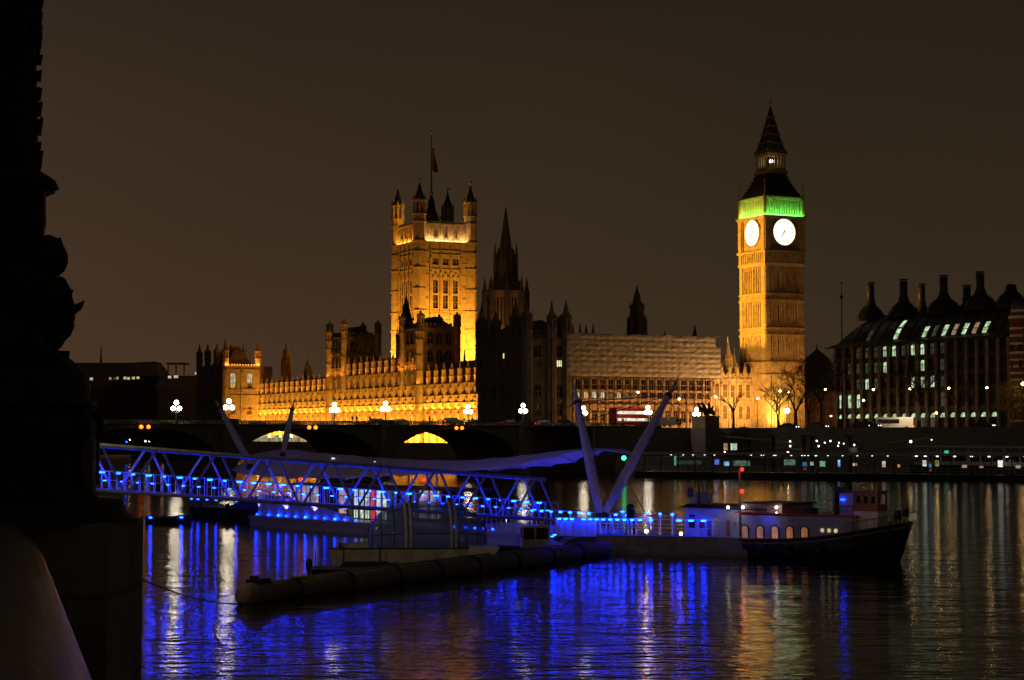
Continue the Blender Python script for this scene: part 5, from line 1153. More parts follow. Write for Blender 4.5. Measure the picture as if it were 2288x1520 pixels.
q = MB(); q.box(lx(1870) * 1.12, lx(1885) * 1.12, 5.5, 5.7, ZZ(1012, 362), ZZ(1001, 362)); part(q, 'lit_window', W_DIM, PX)
# kiosk lit orange/green at the foot of the wall
KS = thing('wall_kiosk', 'small kiosk with orange and pale green lit panes at the foot of the river wall', 'kiosk', (XX(1638, 400), 400, 3.5), PR)
m = MB(); m.box(-2.6, 2.8, 0, 3, 0, 3.6); m.box(-2.9, 3.1, -.3, 3.3, 3.6, 3.9); part(m, 'body', STEELD, KS)
for a, b, c in ((-2.2, -1.3, W_ORG), (-.6, .8, W_WHT)): q = MB(); q.box(a, b, -.06, -.004, 1.6, 3.0); part(q, 'window', c, KS)
m = MB(); m.box(-40, 60, 0, 14, -1, 3.5)
solo(m, 'landing_stage', GRAN, 'dark stone landing stage along the foot of the far river wall', 'quay', loc=(XX(1700, 404), 402, 0), rz=WR)
# moored tour boats beyond the pier
def tour_boat(label, px, D, L_, rz, teal=False, deck=True):
    th = thing('tour_boat', label, 'boat', (XX(px, D), D, 0), rz)
    m = MB(); pl = [(-L_ / 2, -2), (L_ * .36, -2.2), (L_ / 2, 0), (L_ * .36, 2.2), (-L_ / 2, 2)]; m.prism(pl, -.3, 2.6); part(m, 'hull', BLACK, th)
    m = MB()
    for (a, b, c, d_, e, f) in ((-L_ * .44, L_ * .3, -1.8, 1.8, 2.6, 3.3), (-L_ * .44, L_ * .3, -1.8, 1.8, 4.4, 5.0), (-L_ * .44, L_ * .3, -1.6, 1.6, 5.9, 6.2)): m.box(a, b, c, d_, e, f)
    n = int(L_ * .74 / 2.2)
    for i in range(n + 1): x = -L_ * .44 + i * (L_ * .74 - .3) / n; m.box(x, x + .3, -1.8, -1.6, 3.3, 4.4); m.box(x, x + .12, -1.6, -1.5, 5.0, 5.9)
    part(m, 'cabin', WHITEP, th)
    m = MB(); m.box(-L_ * .43, L_ * .29, -1.55, 1.5, 3.3, 4.4); part(m, 'window', GLASSD, th)
    if teal: q = MB(); q.box(-.2, .55, -1.9, -1.81, 4.3, 5.3); part(q, 'sign_light', TEAL, th); q = MB(); q.box(-L_ * .44, -L_ * .44 + 1.6, -1.95, -1.81, 3.1, 4.6); part(q, 'door', mat('tan_door', (.3, .2, .13)), th)
    return th
tour_boat('dark-hulled tour boat with a teal light, moored by the far right wall', 2118, 362, 14, PR, True)
tour_boat('second white-cabined tour boat at the right edge of the far bank', 2215, 352, 9, PR)
tour_boat('third tour boat, cut off by the right edge of the picture', 2290, 344, 8, PR)

# ------------------------------------------------------------------ near pontoon with blue rail lights
E0 = Vector((-30., 179.)); Ed = Vector((38., -49.)).normalized(); En = Vector((-Ed.y, Ed.x)); EA = math.atan2(Ed.y, Ed.x)
def ep(t, b, z=0.): q = E0 + Ed * t + En * b; return Vector((q.x, q.y, z))
def et(px, b=0.):
    u = (px - CX) / F; ax, ay = E0.x + En.x * b, E0.y + En.y * b; return (u * ay - ax) / (Ed.x - u * Ed.y)
def eD(px, b=0.): return ep(et(px, b), b).y
PN = thing('pontoon', 'long grey floating pontoon under the canopy, railings lit by blue lights', 'pontoon', ep(0, 0), EA)
t0, t1 = et(425), et(1410); 
m = MB(); m.box(et(560), t1, 0, 9.5, -.5, .95); m.box(et(560), t1, -.12, -.004, .7, .9); part(m, 'hull', GREYP, PN)
m = MB(); 
# white side screen with a curved top between px 565 and 770
a0, a1 = et(566), et(775); n = 14; vs = []
for i in range(n + 1):
    u = i / n; z = .95 + (1.9 - 1.65 * (u ** 1.6)); x = a0 + (a1 - a0) * u; vs += [(x, .6, .951), (x, .6, z), (x, .75, .951), (x, .75, z)]
m.add(vs, [f for i in range(n) for f in ((4 * i, 4 * i + 4, 4 * i + 5, 4 * i + 1), (4 * i + 2, 4 * i + 3, 4 * i + 7, 4 * i + 6), (4 * i + 1, 4 * i + 5, 4 * i + 7, 4 * i + 3))] + [(0, 1, 3, 2)]); part(m, 'side_screen', WHITEP, PN)
m = MB(); 
for t in [a1 + .6 * i for i in range(int((t1 - a1) / .6))]: m.box(t, t + .04, .5, .54, .95, 1.95)
m.box(a0, t1, .49, .55, 1.93, 1.99)
for t in [a0 + 2.4 * i for i in range(int((t1 - a0) / 2.4))]: m.box(t, t + .09, 8.9, 9.0, .95, 2.15)
m.box(a0, t1, 8.9, 9.0, 2.1, 2.17); m.box(a0, t1, 8.9, 9.0, 1.5, 1.55); part(m, 'railing', WHITEP, PN)
for px in list(range(1190, 1330, 21)) + list(range(1350, 1410, 26)):
    t = et(px, 8.9); q = MB(); q.box(t - .13, t + .13, 8.8, 8.9, 2.0, 2.1); part(q, 'rail_light', BLUEL, PN)
for px in (575, 600, 622, 640, 660, 682, 704, 725, 748, 770, 795, 1015, 1040, 1060, 1080, 1100):
    t = et(px, .4); q = MB(); q.box(t - .1, t + .1, .42, .48, 1.0, 1.12); part(q, 'rail_light', BLUEL if px in (622, 682, 748, 1060) else BLUES, PN)
# dark flat work pontoon at the left end
WP = thing('work_pontoon', 'low dark work pontoon at the left end of the long grey pontoon', 'pontoon', ep(et(425, 4), 4), EA)
t_ = et(425, 4); Lw = et(575, 4) - t_
m = MB(); m.box(0, Lw, 0, 5, -.4, 1.15); m.box(-.15, 0, .3, 4.7, .2, 1.0); part(m, 'hull', STEELD, WP)
for x in (1, Lw * .5, Lw - 1): m = MB(); m.fr(x, .6, .18, .18, 1.15, 1.55, 8); part(m, 'bollard', BLACK, WP)
for i, x in enumerate((.3, 1.6, 3.4, 5.2, Lw * .7, Lw - .3)):
    q = MB(); q.tube((x, .15, 1.15), (x, .15, 1.9), .03, n=5); part(q, 'post', STEELD, WP); q = MB(); q.box(x - .14, x + .14, .05, .14, 1.82, 1.92); part(q, 'rail_light', BLUEL, WP)
m = MB(); m.add([(Lw * .45, 1, 1.15), (Lw, 1, 1.15), (Lw, 4, 1.15), (Lw * .45, 4, 1.15), (Lw * .75, 1.4, 2.3), (Lw, 1.4, 2.4), (Lw, 3.6, 2.4), (Lw * .75, 3.6, 2.3)], [(0, 1, 5, 4), (1, 2, 6, 5), (2, 3, 7, 6), (3, 0, 4, 7), (4, 5, 6, 7)]); part(m, 'tarpaulin', CLOTH, WP)
def small_boat(name, label, px, D, L_, rz, h=.8, w_=1.8, mat_=BLACK, cat='boat', bow=1, sheer=.3):
    th = thing(name, label, cat, (XX(px, D), D, 0), rz); n = 14; vs = []; k = 7
    for i in range(n + 1):
        u = i / n; x = -L_ / 2 + L_ * u; hw = w_ / 2 * (1 - max(0, (u - .6) / .4) ** 2.2 * .97) * (.85 + .15 * min(1, u * 4)); z = h + sheer * max(0, (u - .45) / .55) ** 2
        for (f, g) in ((-1, 1), (-.92, .4), (-.6, -.1), (0, -.3), (.6, -.1), (.92, .4), (1, 1)): vs.append((x, hw * f, z * g if g > 0 else g))
    m = MB(); m.add(vs, [(i * k + j, (i + 1) * k + j, (i + 1) * k + j + 1, i * k + j + 1) for i in range(n) for j in range(k - 1)] + [list(range(k))[::-1]], True)
    m.add([vs[i * k] for i in range(n + 1)] + [vs[i * k + 6] for i in range(n + 1)], [(i, i + 1, n + 2 + i, n + 1 + i) for i in range(n)])
    part(m, 'hull', mat_, th)
    g = MB(); g.path([vs[i * k] for i in range(n + 1)], .06, 5); g.path([vs[i * k + 6] for i in range(n + 1)], .06, 5); part(g, 'gunwale', RUBBER, th)
    return th
sb = small_boat('dinghy', 'small dark dinghy afloat at the left by the stone lamp base', 380, 176, 4.2, .1, .55, 1.7, BLACK)
for x in (-1.6, 1.2): q = MB(); q.box(x - .12, x + .12, -.9, -.82, .5, .6); part(q, 'blue_light', BLUEL, sb)  # blue lamps added to the dinghy for their streaks in the water
# kiosk with white and red lit panels (behind the truss)
kt = et(765, 2.6); ke = et(868, 2.6)
KI = thing('ticket_kiosk', 'brightly lit glass kiosk with a red panel on the pontoon behind the truss', 'kiosk', ep(kt, 2.6, .95), EA)
Lk = ke - kt; m = MB(); m.box(0, Lk, .5, 3.6, 0, .1); m.box(-.2, Lk + .2, 0, 4, 2.55, 2.75)
for i in range(9): x = i * (Lk - .1) / 8; m.box(x, x + .1, .5, .6, .1, 2.55)
part(m, 'frame', STEELD, KI)
KW = glow('kiosk_white_light', (.85, 1, .8), .55, .6, 1.6); KR = glow('kiosk_red_panel', (1, .03, .04), .6, .2)
for i in range(8):
    x = i * (Lk - .1) / 8 + .1; q = MB(); q.box(x, x + (Lk - .1) / 8 - .1, .62, .7, .1, 2.55); part(q, 'lit_pane', KR if i == 4 else (KW if i not in (0, 7) else W_DIM), KI)
# waiting room further along: dark glass with a few lights
wt = et(640, 4); we = et(1020, 4)
WR_ = thing('waiting_room', 'long dark glazed cabin on the pontoon under the canopy, warm lights inside', 'cabin', ep(wt, 4, .95), EA)
Lr = we - wt; m = MB(); m.box(0, Lr, .6, 4.2, 0, .3); m.box(0, Lr, .4, 4.4, 2.6, 2.8); n = int(Lr / 1.5)
for i in range(n + 1): x = i * (Lr - .1) / n; m.box(x, x + .1, .6, .7, .3, 2.6)
part(m, 'frame', STEELD, WR_)
rnd = random.Random(11); WARM = glow('warm_cabin_light', (1, .5, .2), .1, .8, 1.); WPK = glow('pinkish_cabin_light', (1, .7, .55), .3, .7, 1.4)
for i in range(n):
    x = i * (Lr - .1) / n + .1; q = MB(); q.box(x, x + (Lr - .1) / n - .1, .72, .8, .3, 2.6); part(q, 'pane', rnd.choice((GLASSD, GLASSD, WARM, WPK)), WR_)
for px, py in ((945, 1073), (670, 1071)):
    x = et(px, 4) - wt; q = MB(); q.ball((x, .1, ZZ(py, eD(px, 4)) - .95), .13, 8); part(q, 'warning_light', REDL, WR_)
# canopy
CN = thing('fabric_canopy', 'wavy pale tensile canopy with scalloped edge sweeping up at its right end', 'canopy', ep(0, 0), EA)
keys = [(540, 1038, 1052, 1.0), (575, 1012, 1062, 2.4), (640, 1004, 1068, 3.2), (740, 1014, 1073, 3.6), (850, 1023, 1074, 3.6), (950, 1028, 1068, 3.6), (1040, 1029, 1064, 3.4), (1120, 1023, 1056, 3.2), (1200, 1014, 1049, 2.9), (1260, 1006, 1030, 2.4), (1320, 1002, 1013, 1.8), (1370, 1003, 1009, 1.0), (1412, 1012, 1015, .25)]
def interp(px, c):
    for (a, b) in zip(keys, keys[1:]):
        if px <= b[0]: u = (px - a[0]) / (b[0] - a[0]); u2 = u * u * (3 - 2 * u) * .5 + u * .5; return a[c] + (b[c] - a[c]) * u2
    return keys[-1][c]
m = MB(); NS, NTc = 168, 14; vs = []; fs = []; ridges = []
cb = 4.6
for i in range(NS + 1):
    px = 540 + (1412 - 540) * i / NS; t = et(px, cb); D = ep(t, cb).y; zr = ZZ(interp(px, 1), D); hw = interp(px, 3)
    De = ep(et(px, cb - hw), cb - hw).y; ze = ZZ(interp(px, 2), De); sc_ = abs(math.sin(math.pi * i / 12.))
    for j in range(NTc + 1):
        v = j / NTc * 2 - 1; a = abs(v); cut = 1 - .13 * sc_ ; sag = .55 * a + .45 * a * a
        vs.append((t, cb + v * hw * cut, zr + (ze - zr) * sag * (1 if v < 0 else .8) + .16 * sc_ * a - .05 * sc_))
for i in range(NS):
    for j in range(NTc): k = i * (NTc + 1) + j; fs.append((k, k + 1, k + NTc + 2, k + NTc + 1))
m.add(vs, fs, True); cc = part(m, 'fabric', FABRIC, CN); sm = cc.modifiers.new('th', 'SOLIDIFY'); sm.thickness = .03
m = MB()
for i in range(0, NS + 1, 12):
    k = i * (NTc + 1); m.path([Vector(vs[k + j]) + Vector((0, 0, -.05)) for j in range(NTc + 1)], .05, 5)
    if 12 <= i <= 84: m.tube((vs[k + 7][0], cb, .95), (vs[k + 7][0], cb, vs[k + 7][2] - .1), .09, n=6)
m.path([Vector(vs[i * (NTc + 1) + 7]) + Vector((0, 0, -.08)) for i in range(0, NS + 1, 3)], .08, 5)
part(m, 'frame', GREYP, CN)
for px in (743, 747, 838, 957): 
    t = et(px, cb - 1.); q = MB(); q.ball((t, cb - 1., ZZ(interp(px, 1) + 12, eD(px))), .035, 6); part(q, 'small_light', WHITEL, CN)
# four tapered spars and their stays
def spar(label, base, tip, r, bend=.0):
    b, t = Vector(base), Vector(tip); th = thing('mast_spar', label, 'spar', b, 0, 'tapered spars of the pier')
    m = MB(); d = t - b; n = 10; rs = [r * (.45 + .55 * math.sin(math.pi * min(1, (u + .12) / 1.12) ** .8)) * (1 if u < .95 else .5) for u in [i / n for i in range(n + 1)]]
    rs = [r * (.5 + 1.9 * u * (1 - u) + 0 * u) * (1 - .55 * u) * 1.05 for u in [i / n for i in range(n + 1)]]; rs[-1] = .03
    m.path([d * (i / n) for i in range(n + 1)], rs, 14); part(m, 'shaft', GREYP, th)
    m = MB(); m.path([d * .0 - Vector((0, 0, .3)), d * .02], [r * .9, r * .6], 10); part(m, 'foot', STEELD, th)
    u = .86; q = MB(); c = d * u; ax = d.normalized(); q.path([c - ax * .12, c + ax * .12], rs[8] * 1.35, 10); part(q, 'collar', STEELD, th)
    return b + d * u
DM = 135.
c1 = spar('pale tapered spar leaning left, taller left arm of the V on the pontoon', P(1341, 1152, DM), P(1282, 858, DM + 2), .46)
c2 = spar('pale tapered spar leaning right, right arm of the V on the pontoon', P(1348, 1152, DM), P(1517, 841, DM + 3), .46)
c3 = spar('slim spar leaning left, rising behind the left part of the truss', P(560, 1040, 168), P(481, 893, 172), .42)
c4 = spar('short slim spar rising from the left hump of the canopy', P(632, 1012, 166), P(656, 900, 168), .34)
def cable(label, p, q, r=.02, sag=0., cat='cable', name='stay_cable'):
    p, q = Vector(p), Vector(q); m = MB(); n = 10; m.path([(q - p) * (i / n) - Vector((0, 0, sag * 4 * (i / n) * (1 - i / n))) for i in range(n + 1)], r, 5)
    return solo(m, name, STEELD, label, cat, loc=p)
cable('level stay cable between the two tall spars', c1, c2, .035)
cable('stay cable running from the left tall spar down to the left', c1, P(1165, 958, 150), .03)
cable('long stay cable from the right tall spar down left past the bus', c2, P(1240, 962, 148), .03)
cable('stay cable falling right from the head of the right tall spar', c2, P(1590, 1140, 124), .02)
cable('stay cable falling steeply from the left tall spar to the deck', c1, P(1372, 1150, 128), .02)
cable('thin stay from the middle of the right tall spar to the deck', P(1394, 1065, DM + 1), P(1445, 1150, 126), .02)

# ------------------------------------------------------------------ truss gangway with blue lights
G1 = Vector((3.4, 136.)); G0 = Vector((-26.1, 120.)); Gd = (G1 - G0).normalized(); GLn = (G1 - G0).length + 10; GA = math.atan2(Gd.y, Gd.x)
Gs = G1 - Gd * GLn
GH = 2.85
zbR, zbL = 2.0, 2.0 + (4.6 - 2.0) * GLn / (G1 - G0).length
TG = thing('truss_gangway', 'long white tubular truss gangway glowing with blue rail lights over the water', 'gangway', (Gs.x, Gs.y, 0), GA)
gz = lambda t: zbL + (zbR - zbL) * t / GLn
GW = 2.4
m = MB()
for b in (0, GW):
    m.tube((0, b, gz(0)), (GLn + .6, b, gz(GLn + .6)), .13, n=8); m.tube((0, b, gz(0) + GH), (GLn - 1.2, b, gz(GLn - 1.2) + GH), .13, n=8)
part(m, 'chord', TRUSSP, TG)
ncell = 11; cl = GLn / ncell; m = MB()
for b in (0, GW):
    for i in range(ncell):
        ta = i * cl; m.tube((ta + cl * .5, b, gz(ta + cl * .5) + GH), (ta + .15, b, gz(ta)), .085, n=6)
        if ta + cl * .5 < GLn: m.tube((ta + cl * .5 + .35, b, gz(ta + cl * .5) + GH), (ta + cl - .15, b, gz(ta + cl)), .085, n=6)
part(m, 'diagonal', TRUSSP, TG)
m = MB()
for i in range(ncell * 2):
    t = i * cl / 2; m.box(t - .05, t + .05, .1, GW - .1, gz(t) - .1, gz(t)); 
    if i % 2: m.tube((t, 0, gz(t) + GH), (t, GW, gz(t) + GH), .06, n=6)
m.add([(0, .1, gz(0) + .06), (GLn, .1, gz(GLn) + .06), (GLn, GW - .1, gz(GLn) + .06), (0, GW - .1, gz(0) + .06), (0, .1, gz(0) + .02), (GLn, .1, gz(GLn) + .02), (GLn, GW - .1, gz(GLn) + .02), (0, GW - .1, gz(0) + .02)], [(0, 1, 2, 3), (7, 6, 5, 4), (0, 4, 5, 1), (3, 2, 6, 7)])
part(m, 'deck', GREYP, TG)
m = MB()
for b in (.25, GW - .25):
    for t in [GLn * i / 88 for i in range(89)]: m.tube((t, b, gz(t) + .06), (t, b, gz(t) + 1.25), .022, n=4)
    for h in (.7, 1.25): m.tube((0, b, gz(0) + h), (GLn, b, gz(GLn) + h), .03, n=4)
part(m, 'handrail', WHITEP, TG)
lm = MB(); lm.box(-.17, .17, -.05, .05, -.04, .04); lme = lm.mesh('rail_light', BLUEL)
ls = MB(); ls.box(-.09, .09, -.05, .05, -.035, .035); lse = ls.mesh('rail_light', BLUEL)
NLt = 42
random.seed(12)
for i in range(NLt):
    t = (i + .5) * GLn / NLt; obj('rail_light', lme if random.random() > .3 else lse, TG, (t, GW - .33, gz(t) + 1.16), 0)
    t = (i + .2) * GLn / NLt; obj('rail_light', lse, TG, (t, .33, gz(t) + .66), 0)
# points in the gangway's frame and its LED blue
def gp(t, b, z): q = Gs + Gd * t + Vector((-Gd.y, Gd.x)) * b; return Vector((q.x, q.y, z))
BLUEC = (.012, .05, 1)

for px in (590, 650, 715, 780, 850, 925, 1000, 1075, 1150, 1215, 1275):  # added violet spots without fittings, to brighten the canopy fabric
    t = et(px, 4.); D = ep(t, 4.).y; spot('canopy_fill', ep(t, 4., 1.3), ep(t, 3.6, 6), 70, (.2, .13, 1), 150, .08, .6)
    spot('canopy_edge_fill', ep(t, .3, 1.6), ep(t, 2.2, 5.5), 60, (.3, .22, 1), 120, .06, .6)
# right end of the pontoon: deck level, low walls, rail with blue lights
DF = 130.
RP = thing('landing_pontoon', 'dark landing pontoon in front of the moored boat, deck rail with blue lights', 'pontoon', P(1238, 1243, DF + 3), EA * .35)
ra = EA * .35; rd = Vector((math.cos(ra), math.sin(ra))); o0 = P(1238, 1243, DF + 3)
def rt(px, b=0.):
    u = (px - CX) / F; n_ = Vector((-rd.y, rd.x)); ax, ay = o0.x + n_.x * b, o0.y + n_.y * b; return (u * ay - ax) / (rd.x - u * rd.y)
BASE[RP.name] = (0, 0, 0); RP.location.z = 0
L1 = rt(1700)
m = MB(); m.box(rt(1345), L1, -1.6, 0, -.4, 1.25); m.box(rt(1345), L1, -1.68, -1.6, .2, .5); part(m, 'fender_pontoon', GRAN, RP)
m = MB(); m.box(0, L1, 0, 5, -.4, 1.05); part(m, 'hull', STEELD, RP)
m = MB(); 
for px in (1245, 1262, 1280, 1309, 1339, 1368, 1402, 1410, 1420, 1450, 1471, 1530, 1558, 1592, 1640, 1690): t = rt(px, .3); m.box(t - .06, t + .06, .25, .35, 1.05, 2.3)
m.box(0, L1, .27, .33, 2.28, 2.34); m.box(0, L1, .27, .33, 1.7, 1.74); part(m, 'railing', WHITEP, RP)
m = MB(); m.path([(rt(1246, .8), .8, 1.9), (rt(1240, .5) - .1, 1.8, 1.9)], .5, 8) if 0 else None
n = 8
for i in range(n):
    a, b = math.pi / 2 * i / n, math.pi / 2 * (i + 1) / n; c0 = (rt(1262, .6), 1.6)
    m.prism([(c0[0] - math.cos(a), c0[1] - math.sin(a)), (c0[0] - math.cos(b), c0[1] - math.sin(b)), (c0[0] - .93 * math.cos(b), c0[1] - .93 * math.sin(b)), (c0[0] - .93 * math.cos(a), c0[1] - .93 * math.sin(a))], 1.05, 2.3)
m.box(c0[0], rt(1332, .6), .6, .68, 1.05, 2.3); part(m, 'white_bulwark', WHITEP, RP)
for px in (1250, 1264, 1278, 1304, 1319, 1333, 1348, 1363, 1379, 1395, 1412, 1430, 1454, 1516, 1543, 1571, 1628):
    t = rt(px, .3); q = MB(); w_ = .12 if px < 1500 else .17; q.box(t - w_, t + w_, .17, .25, 2.2, 2.27); part(q, 'rail_light', BLUEL, RP)
for px, py in ((1390, 1147), (1445, 1149), (1501, 1152), (1474, 1151)): t = rt(px, 4); q = MB(); q.box(t - .1, t + .1, 3.9, 4, ZZ(py, 133) - .03, ZZ(py, 133) + .04); part(q, 'rail_light', BLUEL, RP)
for px in (1390, 1445, 1474, 1501): t = rt(px, 4); m = MB(); m.box(t - .05, t + .05, 4, 4.1, 1.05, ZZ(1148, 133)); part(m, 'lamp_bollard', WHITEP, RP)
q = MB(); q.ball((rt(1443, 2), 2, 1.4), .12, 8); q.ball((rt(1520, 2), 2, 1.25), .1, 8); part(q, 'deck_lamp', SODIUM, RP)
q = MB(); t = rt(1408, 3); q.path([(t, 3, 1.05), (t, 3, 2.9)], [.35, .3], 12); q.ball((t, 3, 2.95), .32, 10); part(q, 'dark_capstan', BLACK, RP)
def rp(t, b, z): q = Vector((o0.x, o0.y)) + rd * t + Vector((-rd.y, rd.x)) * b; return Vector((q.x, q.y, z))

# ------------------------------------------------------------------ moored boat with wheelhouse
HD = Vector((.70, -.71)).normalized(); HA = math.atan2(HD.y, HD.x); h0 = P(1520, 1240, 131.); h0 = Vector((h0.x, h0.y))
def ht(px, b=0.):
    u = (px - CX) / F; n_ = Vector((-HD.y, HD.x)); ax, ay = h0.x + n_.x * b, h0.y + n_.y * b; return (u * ay - ax) / (HD.x - u * HD.y)
def hD(px, b=0.): t = ht(px, b); return h0.y + HD.y * t - 0 + HD.x * b
def hz_(px, py, b=0.): return ZZ(py, hD(px, b))
BT_ = thing('moored_boat', 'old black-hulled river boat with white cabin sides, orange-lit arched windows and brown wheelhouse', 'boat', (h0.x, h0.y, 0), HA)
Lh = ht(2036, 2.4); n = 40; vs = []; k = 6
sheer = lambda u: hz_(1560, 1207) + 0 * u
for i in range(n + 1):
    u = i / n; x = Lh * u; hw = 2.4 * (1 - max(0, (u - .72) / .28) ** 2.4) * (1 - max(0, (.15 - u) / .15) ** 2 * .35)
    px = 1520 + (2036 - 1520) * u ** 1.0; top = 1.05 + 1.4 * max(0, (u - .32) / .68) ** 2.1
    for (f, g, dx) in ((1, 1, 0), (.97, .5, -.5), (.85, 0, -1.1), (-.85, 0, -1.1), (-.97, .5, -.5), (-1, 1, 0)):
        vs.append((x + dx * max(0, (u - .8) / .2), 2.4 - hw * f, (top if g == 1 else (top * .5 if g else -.4))))
m = MB(); m.add(vs, [(i * k + j, i * k + j + 1, (i + 1) * k + j + 1, (i + 1) * k + j) for i in range(n) for j in range(k - 1)] + [list(range(k))], True)
m.add([vs[i * k] for i in range(n + 1)] + [vs[i * k + 5] for i in range(n + 1)], [(i, n + 1 + i, n + 2 + i, i + 1) for i in range(n)])
part(m, 'hull', BLACK, BT_)
m = MB(); m.path([(vs[i * k][0], vs[i * k][1] - .03, vs[i * k][2] - .12) for i in range(8, n + 1)], .035, 5); part(m, 'rubbing_strake', mat('yellow_line', (.4, .3, .15), .5), BT_)
m = MB(); m.path([(vs[i * k][0], vs[i * k][1], vs[i * k][2] + .1) for i in range(10, n + 1)], .1, 6); part(m, 'bulwark_rail', BLACK, BT_)
# white cabin side px 1645-1895 (b=.45)
ca, cb_ = ht(1643, .45), ht(1900, .45)
z_lo = 1.0; m = MB(); nn_ = 20; vv = []
for i in range(nn_ + 1):
    u = i / nn_; x = ca + (cb_ - ca) * u; u2 = x / Lh; lo = .95 + 1.4 * max(0, (u2 - .32) / .68) ** 2.1; hi = 2.75 + .1 * u
    vv += [(x, .45, lo), (x, .45, hi), (x, 4.35, lo), (x, 4.35, hi)]
m.add(vv, [f for i in range(nn_) for f in ((4 * i, 4 * i + 4, 4 * i + 5, 4 * i + 1), (4 * i + 2, 4 * i + 3, 4 * i + 7, 4 * i + 6), (4 * i + 1, 4 * i + 5, 4 * i + 7, 4 * i + 3))] + [(0, 1, 3, 2), (4 * nn_, 4 * nn_ + 2, 4 * nn_ + 3, 4 * nn_ + 1)]); part(m, 'cabin_side', OLDW, BT_)
m = MB(); m.box(ca - .1, cb_ + .1, .38, 4.42, 2.86, 2.94); part(m, 'cabin_top', REDP, BT_)
for px in (1663, 1697, 1730, 1763, 1796):
    t = ht(px, .45); q = MB(); z = 1.22 + (px - 1663) * .0005; w_ = .3; nn2 = 8
    poly = [(t - w_, z), (t + w_, z)] + [(t + w_ * math.cos(math.pi * i / nn2), z + .62 + w_ * .8 * math.sin(math.pi * i / nn2)) for i in range(nn2 + 1)]; kk = len(poly)
    q.m = 1; q.add([(x, .42, z2) for x, z2 in poly] + [(x, .44, z2) for x, z2 in poly], [list(range(kk)), list(range(kk, 2 * kk))[::-1]])
    q.m = 0; q.path([(x, .4, z2) for x, z2 in poly + [poly[0]]], .045, 5); part(q, 'arched_window', [STEELD, PORT], BT_)
for px in (1835, 1850, 1865):
    t = ht(px, .45); q = MB(); q.path([(t, .4, 1.95), (t, .45, 1.95)], .13, 12); part(q, 'porthole', W_YEL, BT_)
# aft cabin 1528-1650
aa, ab = ht(1530, .9), ht(1652, .9); ztop_ = hz_(1580, 1133)
m = MB(); m.box(aa, ab, .9, 4.2, 1.05, ztop_ - .12); part(m, 'aft_cabin', OLDW, BT_)
m = MB(); m.add([(aa - .3, .6, ztop_ - .12), (ab + 2.4, .6, ztop_ - .12), (ab + 2.4, 4.5, ztop_ - .12), (aa - .3, 4.5, ztop_ - .12), (aa, 1, ztop_ + .12), (ab + 2.2, 1, ztop_ + .02), (ab + 2.2, 4.2, ztop_ + .02), (aa, 4.2, ztop_ + .12)], [(3, 2, 1, 0), (4, 5, 6, 7), (0, 1, 5, 4), (1, 2, 6, 5), (2, 3, 7, 6), (3, 0, 4, 7)]); part(m, 'aft_roof', STEELD, BT_)
for px, w_, h_, mm in ((1545, .5, .9, GLASSD), (1567, .45, .6, REDP), (1600, .45, 1.4, mat('cream_door', (.6, .5, .4), .6)), (1583, .25, 1.2, WOOD), (1625, .3, 1.2, WOOD)):
    t = ht(px, .9); q = MB(); q.box(t - w_ / 2, t + w_ / 2, .84, .895, 1.7 if h_ < 1 else 1.1, (1.7 if h_ < 1 else 1.1) + h_); part(q, 'door' if h_ > 1 else 'window', mm, BT_)
m = MB(); m.box(ht(1655, .8), ht(1745, .8), .8, 4.2, 2.941, 3.5); part(m, 'deck_house', mat('pink_cream_paint', (.5, .36, .32), .5), BT_)
m = MB(); m.box(ht(1655, .6), ht(1748, .6), .6, 4.4, 3.5, 3.6); part(m, 'deck_house_roof', STEELD, BT_)
for px, py in ((1625, 1134), (1658, 1134), (1733, 1134), (1733, 1146)):
    q = MB(); t = ht(px, .5); q.ball((t, .5, hz_(px, py, .5)), .11 if py < 1140 else .06, 8); part(q, 'deck_light', WHITEL, BT_)
spot('boat_deck_light', Vector((*(h0 + HD * ht(1640, .5) + Vector((-HD.y, HD.x)) * -.4), 3.3)), Vector((*(h0 + HD * ht(1640, .9) + Vector((-HD.y, HD.x)) * 1.2), 1.5)), 20, (1, .85, .7), 140, .1)
spot('boat_deck_light', Vector((*(h0 + HD * ht(1733, .5) + Vector((-HD.y, HD.x)) * -.2), 3.9)), Vector((*(h0 + HD * ht(1720, .9) + Vector((-HD.y, HD.x)) * 1.2), 2.5)), 12, (1, .85, .7), 140, .1)
# deck rails, hatches
m = MB()
for t in [ab + .8 * i for i in range(int((cb_ - ab) / .8))]: m.tube((t, .7, 2.94), (t, .7, 3.55), .02, n=4)
m.tube((ab, .7, 3.53), (cb_, .7, 3.53), .022, n=4); m.tube((ab, .7, 3.25), (cb_, .7, 3.25), .015, n=4)
xs = [ht(px, 1.) for px in range(1905, 2036, 12)]
for i, t in enumerate(xs[:-1]):
    u = t / Lh; zb2 = 1.05 + 1.4 * max(0, (u - .32) / .68) ** 2.1; yb2 = 2.4 - 2.4 * (1 - max(0, (u - .72) / .28) ** 2.4) + .1; m.tube((t, yb2, zb2), (t, yb2, zb2 + .75), .02, n=4)
m.path([(t, 2.4 - 2.4 * (1 - max(0, (t / Lh - .72) / .28) ** 2.4) + .1, 1.05 + 1.4 * max(0, (t / Lh - .32) / .68) ** 2.1 + .75) for t in xs[:-1]], .025, 4)
part(m, 'guard_rail', STEELD, BT_)
m = MB(); t = ht(1806, 1.5); m.box(t - .35, t + .35, 1.2, 2, 2.941, 3.3); part(m, 'hatch', BLACK, BT_)
